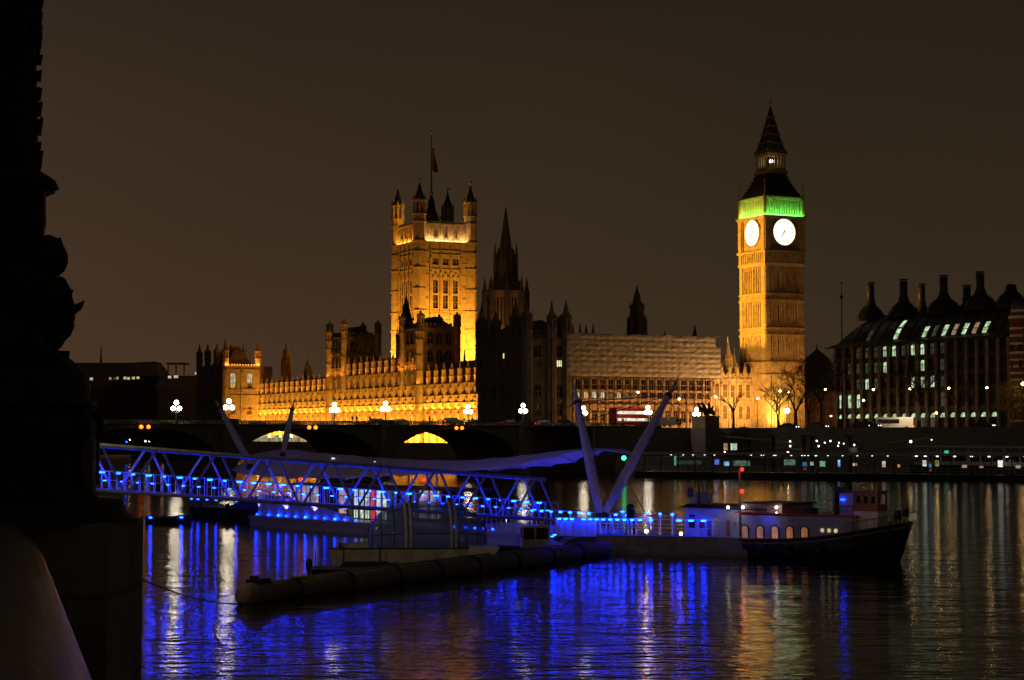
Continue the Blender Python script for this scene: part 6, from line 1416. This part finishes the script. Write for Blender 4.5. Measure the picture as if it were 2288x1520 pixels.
# funnel, wheelhouse
f0 = ht(1869, 2); m = MB(); m.fr(f0, 2.2, .36, .36, 2.94, hz_(1869, 1090, 2), 4, 0); m.fr(f0, 2.2, .42, .42, hz_(1869, 1090, 2), hz_(1869, 1087, 2), 4, 0); part(m, 'funnel', BLACK, BT_)
wa_, wb_ = ht(1905, 1.2), ht(1958, 1.2); zw0, zw1 = hz_(1930, 1143, 1.2), hz_(1930, 1100, 1.2)
m = MB(); m.box(wa_, wb_, 1.2, 2.3, 2.0, zw0); part(m, 'wheelhouse_base', WHITEP, BT_)
WH = MB(); WH.box(wa_, wb_, 1.2, 2.3, zw0, zw0 + .45); WH.box(wa_, wb_, 1.2, 2.3, zw1 - .15, zw1)
nw = 3; sp_ = (wb_ - wa_ - .12) / nw
for i in range(nw + 1):
    x = wa_ + i * sp_; WH.box(x, x + .12, 1.2, 1.32, zw0 + .45, zw1 - .15); WH.box(x, x + .12, 2.18, 2.3, zw0 + .45, zw1 - .15)
WH.box(wa_, wa_ + .1, 1.32, 2.18, zw0 + .45, zw1 - .15)
wh = part(WH, 'wheelhouse', WOOD, BT_)
for i in range(nw): x = wa_ + i * sp_ + .12; q = MB(); q.m = 1; q.box(x + .06, x + sp_ - .18, 1.27, 1.3, zw0 + .5, zw1 - .2); q.m = 0; q.path([(x + .05, 1.24, zw0 + .5), (x + .05, 1.24, zw1 - .3), (x + .2, 1.24, zw1 - .18), (x + sp_ - .3, 1.24, zw1 - .18), (x + sp_ - .17, 1.24, zw1 - .3), (x + sp_ - .17, 1.24, zw0 + .5), (x + .05, 1.24, zw0 + .5)], .035, 4); part(q, 'wheelhouse_window', [mat('light_wood', (.45, .27, .1), .5), GLASSD], wh)
m = MB(); m.box(wa_ - .1, wb_ + .1, 1.05, 2.4, zw1, zw1 + .1); part(m, 'wheelhouse_roof', WOOD, wh)
bx0, bx1 = ht(1873, 1.25), ht(1904, 1.25) - .02
m = MB(); m.box(bx0, bx1, 1.25, 2.3, 2.94, zw1 - .1); part(m, 'blue_lit_locker', mat('grey_locker', (.35, .35, .4), .5), BT_)
q = MB(); q.box(bx0 + .15, bx0 + .45, 1.16, 1.245, zw1 - .55, zw1 - .48); part(q, 'locker_light', BLUES, BT_)
def hp(px, b, z): t = ht(px, b); q = h0 + HD * t + Vector((-HD.y, HD.x)) * b; return Vector((q.x, q.y, z))
spot('boat_blue_light', hp(1700, -.5, 2.75), hp(1712, .45, 1.9), 26, (.02, .06, 1), 120, .1)
spot('boat_blue_light', hp(1560, -1.2, 2.9), hp(1560, .9, 2), 16, (.03, .08, 1), 120, .1)
spot('boat_blue_light', hp(1880, .2, 4.6), hp(1885, 1.25, 3.5), 7, (.02, .06, 1), 110, .1)
spot('boat_blue_light', hp(1625, -1.5, 2.9), hp(1630, .9, 2), 14, (.1, .12, 1), 120, .1)
spot('wheelhouse_light', hp(1945, -1.0, 4.9), hp(1938, 1.2, 4.1), 16, (1, .6, .3), 70, .1)
# goods on the bow
m = MB(); 
for i in range(7):
    t = ht(1965 + i * 9, 2.2); z = 1.05 + 1.4 * max(0, (t / Lh - .32) / .68) ** 2.1; m.path([(t - .1, 2.2, z), (t, 2.2, z + .45), (t + .2, 2.2, z + .5), (t + .3, 2.2, z)], .035, 4)
m.fr(ht(2003, 2.3), 2.3, .28, .22, 2.7, 3.3, 10); m.fr(ht(2020, 2.3), 2.3, .2, .2, 2.9, 3.4, 10); part(m, 'windlass', STEELD, BT_)
for px in (1700, 1760, 1830, 1900, 1955):
    t = ht(px, 0); u = t / Lh; zf = 1.05 + 1.4 * max(0, (u - .32) / .68) ** 2.1; yf = 2.4 - 2.4 * (1 - max(0, (u - .72) / .28) ** 2.4) - .14
    q = MB(); q.path([(t + .26 * math.cos(a * math.pi / 6), yf, zf - .55 + .26 * math.sin(a * math.pi / 6)) for a in range(13)], .09, 6); q.tube((t, yf, zf - .3), (t, yf + .1, zf), .02, n=4); part(q, 'tyre_fender', BLACK, BT_)
q = MB(); t = ht(1648, .8); q.path([(t + .22 * math.cos(a * math.pi / 6), .8, 2.1 + .22 * math.sin(a * math.pi / 6)) for a in range(13)], .06, 6); part(q, 'lifebuoy', REDP, BT_)
m = MB(); q = MB(); t = ht(1541, 1.6); 
m.box(t - .22, t + .22, 1.6, 1.66, hz_(1521, 1112), hz_(1521, 1092)); m.tube((t, 1.63, ztop_), (t, 1.63, hz_(1521, 1090)), .03, n=4); part(m, 'sign_board', BLACK, BT_)
m = MB(); m.box(ht(1538, 2), ht(1588, 2), 2, 2.06, ztop_ + .1, hz_(1560, 1104)); part(m, 'grey_screen', mat('mauve_screen', (.3, .28, .28), .6), BT_)
m = MB(); t = ht(1560, 1.8); m.path([(t, 1.8, ztop_), (t, 1.8, ztop_ + 1.2), (t - .08, 1.8, hz_(1560, 1083))], [.07, .05, .02], 6); part(m, 'short_mast', BLACK, BT_)
# signal mast with two red lights
SM = thing('signal_mast', 'thin pale mast carrying two red lights, in front of the white boat cabin', 'mast', P(1655, 1195, 126.5), 0)
b0 = P(1655, 1195, 126.5); m = MB(); m.path([(0, 0, -.1), P(1652, 1050, 126.5) - b0], [.09, .05], 8); part(m, 'pole', GREYP, SM)
for y in (1049, 1098): c = P(1658, y, 126.3) - b0; q = MB(); q.ball(c, .12, 10); part(q, 'red_light', REDL, SM); 
m = MB(); [m.box(P(1650, y, 126.5).x - b0.x, P(1657, y, 126.5).x - b0.x, -.05, .05, P(1650, y + 4, 126.5).z - b0.z, P(1650, y + 3, 126.5).z - b0.z) for y in (1049, 1098)]; part(m, 'bracket', STEELD, SM)
# green light at the bridge foot
m = MB(); gl = P(1394, 1025, 330); m.tube((0, 0, -gl.z), (0, 0, 0), .12, n=6)
GLT = thing('marker_post', 'thin post with a green light beyond the canopy tip', 'marker', gl, 0); part(m, 'post', BLACK, GLT); q = MB(); q.ball((0, 0, .1), .42, 8); part(q, 'green_light', GREENL, GLT)
# ------------------------------------------------------------------ observation pod on its barge
KD = 117.; kc = P(955, 1176, KD); KAx = math.radians(8)
POD = thing('glass_pod', 'big egg-shaped glass passenger pod with two thick ring frames, resting on a barge', 'observation pod', (kc.x, kc.y, 0), KAx)
a_, b_ = 3.66, 2.1; zc0 = ZZ(1122, KD) - b_
def sup(u, v):   # superellipsoid-ish capsule
    e = 2.6; cu = math.copysign(abs(math.cos(u)) ** (2 / e), math.cos(u)); su = abs(math.sin(u)) ** (2 / 2.2)
    return (a_ * cu, b_ * su * math.cos(v), zc0 + b_ * su * math.sin(v))
m = MB(); nu, nv = 32, 32; vs = [sup(math.pi * i / nu, 2 * math.pi * j / nv) for i in range(nu + 1) for j in range(nv)]
m.add(vs, [(i * nv + j, i * nv + (j + 1) % nv, (i + 1) * nv + (j + 1) % nv, (i + 1) * nv + j) for i in range(nu) for j in range(nv)], True); part(m, 'glass_shell', GLASS, POD)
m = MB()
for u in (.13, .23, .33, .67, .77, .87):
    pts_ = [Vector(sup(math.pi * u, 2 * math.pi * j / 40)) for j in range(41)]; m.path([Vector((p.x, p.y * 1.01, zc0 + (p.z - zc0) * 1.01)) for p in pts_], .03, 4)
for v in (.02, .17, .33, .5 - .02, .5 + .14, -.14): m.path([sup(math.pi * (.04 + .92 * i / 40), 2 * math.pi * v) for i in range(41)], .03, 4)
part(m, 'glazing_bar', STEELD, POD)
for u in (.405, .585):
    q = MB()
    for du in (-.013, .013):
        pts_ = [Vector(sup(math.pi * (u + du), 2 * math.pi * j / 40)) for j in range(41)]; q.path([Vector((p.x, p.y * 1.03, zc0 + (p.z - zc0) * 1.03)) for p in pts_], .09, 8)
    part(q, 'ring_frame', GREYP, POD)
m = MB(); m.box(-2.4, 2.4, -.5, .5, zc0 - 1.2, zc0 - .75); m.box(-2.9, 2.9, -1.1, 1.1, zc0 - 1.6, zc0 - 1.5); m.path([(-.7, -1.2, zc0 - 1.5), (-.7, -1.2, zc0 - .6), (-.2, -1.2, zc0 - .6)], .05, 5); part(m, 'bench', STEELD, POD)
q0 = P(737, 1262, 113.4); BG = thing('barge', 'pale boxy barge hull carrying the glass pod', 'barge', (q0.x, q0.y, 0), math.radians(4))
LB = (XX(1083, 113.8) - q0.x)
PALE = mat('dirty_cream_paint', (.52, .5, .4), .7, var=.35, scale=1.2)
zt2 = ZZ(1225, 113.6)
m = MB(); m.add([(0, 0, zt2), (.25, 0, -.3), (LB * .9, 0, -.3), (LB * .9, 0, zt2), (0, .15, zt2), (.25, .15, -.3), (LB * .9, .15, -.3), (LB * .9, .15, zt2)], [(0, 1, 2, 3), (7, 6, 5, 4), (0, 3, 7, 4), (0, 4, 5, 1), (3, 2, 6, 7)]); m.box(0.3, LB, 6.5, 6.65, -.3, zt2); m.box(0.25, .4, .15, 6.5, -.3, zt2); m.box(LB - .15, LB, .2, 6.5, -.3, zt2 - .2); m.box(.4, LB - .2, .16, 6.5, -.3, .4)
for i in range(6): x = .3 + i * LB * .16; m.box(x, x + .08, -.06, -.002, 0, zt2 - .08)
part(m, 'hull', PALE, BG)
m = MB(); m.add([(LB * .9 + .01, 0, zt2 + .02), (LB * .9 + .01, 0, .1), (LB * 1.02, 0, .1), (LB * 1.1, 0, zt2 + .02), (LB * .9 + .01, 3, zt2 + .02), (LB * .9 + .01, 3, .1), (LB * 1.02, 3, .1), (LB * 1.1, 3, zt2 + .02)], [(0, 1, 2, 3), (7, 6, 5, 4), (0, 3, 7, 4), (3, 2, 6, 7)]); part(m, 'bow_ramp', WHITEP, BG)
m = MB(); m.box(0, LB * .9, -.05, -.003, zt2 - .07, zt2 + .02); part(m, 'rail', STEELD, BG)
for x in (.8, LB * .32): q = MB(); q.tube((x, -.1, 0), (x, -.1, zt2 + .1), .03, n=5); part(q, 'ladder_post', STEELD, BG)
# open dark skiff in front of the barge, outboard at its stern
sk = small_boat('workboat', 'low black open workboat with an outboard motor, in front of the cream barge', 806, 107.5, 5.4, math.radians(4), .62, 1.7, BLACK, sheer=.05)
m = MB(); m.fr(-2.85, 0, .16, .2, .5, .9, 8); m.box(-2.95, -2.75, -.06, .06, -.3, .5); m.ball((-2.85, 0, .95), .2, 8); part(m, 'outboard_motor', BLACK, sk)
m = MB(); m.tube((-2.5, 0, .5), (-2.5, 0, 1.6), .02, n=4); part(m, 'pole', BLACK, sk)
m = MB(); m.box(-.9, 2.2, -.6, .6, .6, .85); m.add([(-1.2, -.7, .62), (2.0, -.7, .62), (2.0, .7, .62), (-1.2, .7, .62), (-.9, -.5, .95), (1.5, -.5, .95), (1.5, .5, .95), (-.9, .5, .95)], [(0, 1, 5, 4), (1, 2, 6, 5), (2, 3, 7, 6), (3, 0, 4, 7), (4, 5, 6, 7)]); part(m, 'tarpaulin', CLOTH, sk)
# launch with small wheelhouse
LA = small_boat('launch', 'small cream launch with a glazed cabin and curved rail, right of the glass pod', 1195, 124, 6.2, math.radians(6), .8, 2.1, BLACK, sheer=.15)
m = MB(); m.box(-.9, .9, -.7, .7, .8, 1.35); m.box(-.9, .9, -.7, .7, 2.1, 2.2)
for x in (-.9, -.1, .8): m.box(x, x + .1, -.7, -.6, 1.35, 2.1); m.box(x, x + .1, .6, .7, 1.35, 2.1)
m.add([(.9, -.7, .8), (1.9, -.6, .8), (1.9, .6, .8), (.9, .7, .8), (.9, -.7, 1.35), (1.7, -.5, 1.05), (1.7, .5, 1.05), (.9, .7, 1.35)], [(0, 1, 5, 4), (1, 2, 6, 5), (2, 3, 7, 6), (4, 5, 6, 7)]); part(m, 'cabin', mat('cream_gelcoat', (.55, .52, .45), .4, var=.15), LA)
m = MB(); m.box(-.8, .8, -.64, -.6, 1.35, 2.1); m.box(-.8, .8, .6, .64, 1.35, 2.1); part(m, 'window', GLASSD, LA)
m = MB(); m.tube((.5, 0, 2.2), (.8, 0, 2.9), .03, n=5); m.box(.3, .6, -.1, .1, 2.2, 2.5); m.path([(1.5, -.7, .9), (2.1, -.7, 1.35), (2.9, -.2, 1.45), (3.0, .2, 1.45), (2.1, .7, 1.35), (1.5, .7, .9)], .03, 5); part(m, 'rail', GREYP, LA)
q = MB(); q.box(.95, 1.15, -.72, -.66, 1.5, 1.56); q.box(1.1, 1.3, -.72, -.66, 1.6, 1.66); part(q, 'blue_light', BLUEL, LA)
sc2 = small_boat('tender', 'black tender under a sagging cover between the glass pod and the launch', 1118, 120, 5.6, math.radians(8), .7, 2, BLACK)
m = MB(); m.add([(-2, -.8, .72), (1.8, -.8, .72), (1.8, .8, .72), (-2, .8, .72), (-1.6, -.3, 1.25), (1.2, -.2, 1.05), (1.2, .3, 1.05), (-1.6, .3, 1.25)], [(0, 1, 5, 4), (1, 2, 6, 5), (2, 3, 7, 6), (3, 0, 4, 7), (4, 5, 6, 7)]); part(m, 'cover', CLOTH, sc2)
# ------------------------------------------------------------------ long fender boom
f0_ = Vector((-12.9, 90.9, .42)); f1_ = Vector((6.4, 128., .42)); fd = f1_ - f0_; FL = fd.length
FB = thing('fender_boom', 'long weathered cylindrical fender boom floating across the foreground water', 'fender', (f0_.x, f0_.y, 0), math.atan2(fd.y, fd.x))
segs = 9; sl = FL / segs
for i in range(segs):
    q = MB(); a = i * sl + .06; b = (i + 1) * sl - .06; r = .56
    pr = [(a, .3 if i == 0 else r * .86), (a + .12, .46 if i == 0 else r), (a + .4, r), ((a + b) / 2, r * 1.02), (b - .12, r), (b, r * .86)]
    q.path([(x, .12 * math.sin(x * .35), .42 + .02 * math.sin(x)) for x, _ in pr], [w_ for _, w_ in pr], 20); part(q, 'fender_section', RUBBER, FB)
for i in range(1, segs): x = i * sl; m = MB(); m.path([(x - .09, .12 * math.sin(x * .35), .42), (x + .09, .12 * math.sin(x * .35), .42)], .6, 20); part(m, 'joint_band', BLACK, FB)
m = MB(); m.box(.9, 2.0, -.35, .35, .93, 1.15); m.box(1.0, 1.2, -.2, .2, 1.15, 1.3); part(m, 'mooring_plate', BLACK, FB)
m = MB(); m.path([(FL * .1, -.1, .98), (FL * .4, .3, 1.0), (FL * .6, .45, 1.0), (FL * .95, .3, 1.0)], .05, 5); part(m, 'top_hose', RUBBER, FB)
cable('dark mooring rope sagging from the near wall to the left end of the fender boom', P(250, 1262, 60), P(541, 1349, 90.6), .035, .35, 'rope', 'mooring_rope')

# ------------------------------------------------------------------ near wall, coping and lamp standard
NW = thing('river_parapet', 'smooth rounded granite parapet in the bottom left corner', 'parapet wall', (-.63, 3.12, 0), math.atan2(dn.y, dn.x))
m = MB(); m.box(-40, 4.9, .08, .7, -1, 7.33); m.box(8.2, 300, .08, .7, -1, 7.2); m.box(4.9, 8.2, .12, .7, -1, 7.15); part(m, 'wall', GRAN, NW)
COPE = mat('polished_granite', (.05, .036, .032), .4, var=.6, scale=9, bump=.012)
q = MB(); pr = []
for i in range(21): a = math.pi * i / 20; pr.append((.38 - .38 * math.cos(a), 7.33 + .34 * math.sin(a) ** .5))
xs = [-40, -3, 0, 2.18, 2.2, 2.24, 2.26, 4, 5.5]; vv = []
for x in xs: vv += [(x, b, z - (.003 if x in (2.2, 2.24) and 0 else 0)) for b, z in pr]
k = len(pr); q.add(vv, [(i * k + j, (i + 1) * k + j, (i + 1) * k + j + 1, i * k + j + 1) for i in range(len(xs) - 1) for j in range(k - 1)] + [list(range((len(xs) - 1) * k, len(xs) * k))], True); part(q, 'coping', COPE, NW)
q = MB(); q.box(8.2, 300, -.05, .8, 7.2, 7.5); part(q, 'far_coping', GRAN, NW)
LC = Vector((-2.72, 10.)); zl_ = lambda y: ZZ(y, 10.); rr_ = lambda px: (px + 10) * 10. / F
LS = thing('dolphin_lamp', 'black cast-iron lamp standard with coiled fish on a stone pedestal, filling the left edge', 'lamp standard', (LC.x, LC.y, 0), 0)
m = MB(); m.prism([(-.9, -.5), (.71, -.5), (.71, .4), (-.9, .4)], -1, zl_(1162)); part(m, 'pedestal', GRAN, LS)
m = MB(); m.lathe([(rr_(323) * .98, zl_(1162)), (rr_(300), zl_(1158)), (rr_(285), zl_(1145)), (rr_(277), zl_(1122)), (rr_(268), zl_(1115)), (rr_(220), zl_(1112)), (rr_(213), zl_(1090)), (rr_(213), zl_(990)), (rr_(216), zl_(945)), (rr_(206), zl_(930)), (rr_(196), zl_(924)), (rr_(200), zl_(914)), (rr_(214), zl_(908)), (rr_(212), zl_(900)), (rr_(198), zl_(892)), (rr_(200), zl_(860)), (rr_(192), zl_(835)), (rr_(160), zl_(805)), (rr_(120), zl_(780)), (rr_(90), zl_(700)), (rr_(80), zl_(560)), (rr_(90), zl_(520))], 0, 0, 40)
for i in range(10):
    a = i * math.pi / 5 + .3; m.ball((rr_(205) * math.cos(a), rr_(205) * math.sin(a), zl_(955)), .07, 8, 1.3); m.tube((rr_(213) * math.cos(a), rr_(213) * math.sin(a), zl_(1085)), (rr_(213) * math.cos(a), rr_(213) * math.sin(a), zl_(980)), .022, n=6)
part(m, 'base', BRONZE, LS)
# column with raised leaf ornament and capital
m = MB(); m.lathe([(rr_(92), zl_(530)), (rr_(98), zl_(500)), (rr_(96), zl_(430)), (rr_(108), zl_(418)), (rr_(114), zl_(408)), (rr_(112), zl_(398)), (rr_(88), zl_(384)), (rr_(78), zl_(370)), (rr_(76), zl_(250)), (rr_(70), zl_(120)), (rr_(64), zl_(-40)), (rr_(60), zl_(-500)), (rr_(52), zl_(-900))], 0, 0, 32)
rnd = random.Random(2)
zz_ = zl_(375)
while zz_ < zl_(-300):
    for i in range(9):
        a = i * 2 * math.pi / 9 + rnd.uniform(-.15, .15); r = rr_(74) * 1.0; ln = rnd.uniform(.05, .1)
        m.path([(r * math.cos(a), r * math.sin(a), zz_), ((r + .012) * math.cos(a), (r + .012) * math.sin(a), zz_ + ln * .7), ((r + .035) * math.cos(a), (r + .035) * math.sin(a), zz_ + ln)], [.028, .024, .003], 5, False)
    zz_ += rnd.uniform(.07, .1)
for i in range(10): a = i * math.pi / 5 + .05; r = rr_(108); m.path([(r * math.cos(a), r * math.sin(a), zl_(408)), ((r + .02) * math.cos(a), (r + .02) * math.sin(a), zl_(420)), ((r - .01) * math.cos(a), (r - .01) * math.sin(a), zl_(428))], [.03, .03, .012], 6)
part(m, 'column', BRONZE, LS)
def fish(phase, ztail, zhead, rmax, bulge):
    m = MB(); pts_ = []; rs = []; n = 46; turns = 1.15
    for i in range(n + 1):
        u = i / n; a = phase - turns * 2 * math.pi * (1 - u); R = .14 + .09 * math.sin(math.pi * u * .5); z = ztail + (zhead - ztail) * (u ** .85)
        pts_.append((R * math.cos(a), R * math.sin(a), z)); rs.append(.03 + (rmax - .03) * math.sin(math.pi * min(1, u * .62)) ** 1.4)
    a = phase; rs[-1] = rmax * .5; rs[-2] = rmax * .82; rs[-3] = rmax * .95
    m.path(pts_, rs, 16)
    for i in range(4, n - 2, 3):
        p = Vector(pts_[i]); o = Vector((p.x, p.y, 0)).normalized(); m.path([p + o * rs[i] * .85, p + o * (rs[i] + .02) + Vector((0, 0, .03)), p + o * (rs[i] + .045) + Vector((0, 0, .06))], [.03, .02, .003], 5, False)
    h = Vector(pts_[-1]); o = Vector((math.cos(a), math.sin(a), 0)); s_ = Vector((-math.sin(a), math.cos(a), 0))
    for sg in (-1, 1):
        m.ball(h + o * rmax * .55 + s_ * sg * rmax * .45 + Vector((0, 0, rmax * .5)), .04, 8)
        m.path([h + s_ * sg * rmax * .6, h - o * .04 + s_ * sg * rmax * .95, h - o * .08 + s_ * sg * rmax + Vector((0, 0, .06))], [.05, .03, .01], 6)
    m.path([h + o * rmax * .3, h + o * rmax * .7 + Vector((0, 0, -.02)), h + o * rmax * .85 + Vector((0, 0, .02))], [rmax * .5, rmax * .3, rmax * .2], 10)
    m.path([h + o * rmax * .2 + Vector((0, 0, -.08)), h + o * rmax * .7 + Vector((0, 0, -.12)), h + o * rmax * .8 + Vector((0, 0, -.17))], [rmax * .45, rmax * .22, rmax * .1], 10)
    t = Vector(pts_[0]); 
    for sg in (-1, 1): m.path([t, t + Vector((sg * .05, 0, .1)), t + Vector((sg * .12, 0, .17))], [.035, .04, .005], 6)
    return m
part(fish(-.5, zl_(470), zl_(800), .21, 0), 'fish', BRONZE, LS); part(fish(2.6, zl_(480), zl_(780), .2, 0), 'fish', BRONZE, LS)
m = MB()
for (px, py, r) in ((118, 572, .09), (128, 580, .085), (140, 640, .045), (148, 690, .075), (140, 720, .1), (130, 660, .09), (120, 740, .11)): m.ball(((px + 10) * 10 / F - r * .3, -.02, zl_(py)), r, 14, 1.15)
m.path([(rr_(60), 0, zl_(560)), (rr_(115), 0, zl_(545)), (rr_(132), 0, zl_(540)), (rr_(130), 0, zl_(532))], [.08, .05, .03, .01], 8); m.path([(rr_(110), 0, zl_(660)), (rr_(148), 0, zl_(642)), (rr_(140), 0, zl_(622))], [.07, .045, .006], 6)
m.path([(rr_(110), 0, zl_(800)), (rr_(150), 0, zl_(795)), (rr_(156), 0, zl_(785))], [.05, .03, .005], 6)
part(m, 'fin', BRONZE, LS)
# its globe, above the frame, is lit like the others along this walk
m = MB(); m.ball((0, 0, zl_(-1060)), .26, 16); m.fr(0, 0, .12, .18, zl_(-900), zl_(-955), 10); part(m, 'globe', glow('near_globe', (1, .8, .55), 2.2), LS)
spot('promenade_lamp', (-7.5, -1., 11.5), (-1.6, 5, 7.2), 2., (1, .42, .16), 100, .25)

LQ = thing('upriver_quay', 'low dark quay far upriver seen through the leftmost bridge arch', 'quay', P(300, 1000, 600), 0)
m = MB(); m.box(-16, 14, 0, 5, -2.4, .2); part(m, 'deck', BLACK, LQ)
for k, (px, py, mm, r_, lab) in enumerate(((283, 988, BLUEL, .16, 'small blue lamp, leftmost'), (290, 983, SODIUM, .13, 'small orange lamp, second from left'), (325, 986, COOLL, .3, 'white lamp, left of the pair'), (334, 986, COOLL, .3, 'white lamp, right of the pair'), (364, 986, COOLL, .3, 'white lamp, rightmost'), (361, 992, REDL, .22, 'red lamp, under the rightmost white one'))):
    p = P(px, py, 598); th = thing('quay_lamp', lab + ' seen through the left bridge arch', 'lamp', (p.x, p.y, .0), 0, 'lamps of the upriver quay'); q = MB(); q.tube((0, 0, 0), (0, 0, p.z), .06, n=5); part(q, 'post', STEELD, th); q = MB(); q.ball((0, 0, p.z), r_, 8); part(q, 'globe', mm, th)

# the same kind of lamp standards stand along our bank behind the near one
PLM = None
for i, (t, lab) in enumerate(((52, 'nearest'), (84, 'second'), (118, 'farthest'))):
    x, y = nbp(t, .45)
    if PLM is None:
        PLM = o = thing('promenade_lamp', '', 'lamp post', (x, y, 7.3), 0, 'lamps along the near bank'); q = MB(); q.lathe([(.4, 0), (.38, .9), (.3, 1.1), (.22, 1.9), (.12, 2.2), (.1, 4.4), (.16, 4.5)], 0, 0, 12); part(q, 'post', BRONZE, o); q = MB(); q.ball((0, 0, 4.85), .34, 14); part(q, 'globe', glow('bank_globe', (1, .82, .6), 8), o)
    else: o = copy_tree(PLM); o.location = (x, y, 7.3)
    o['label'] = lab + ' globe lamp on the near bank wall beyond the fish-base lamp'
    d = bpy.data.lights.new('promenade_lamp_light', 'POINT'); d.energy = 1700; d.color = (1, .72, .45); d.shadow_soft_size = .36; l = bpy.data.objects.new('promenade_lamp_light', d); COL.objects.link(l); l.location = (x, y, 12.6)
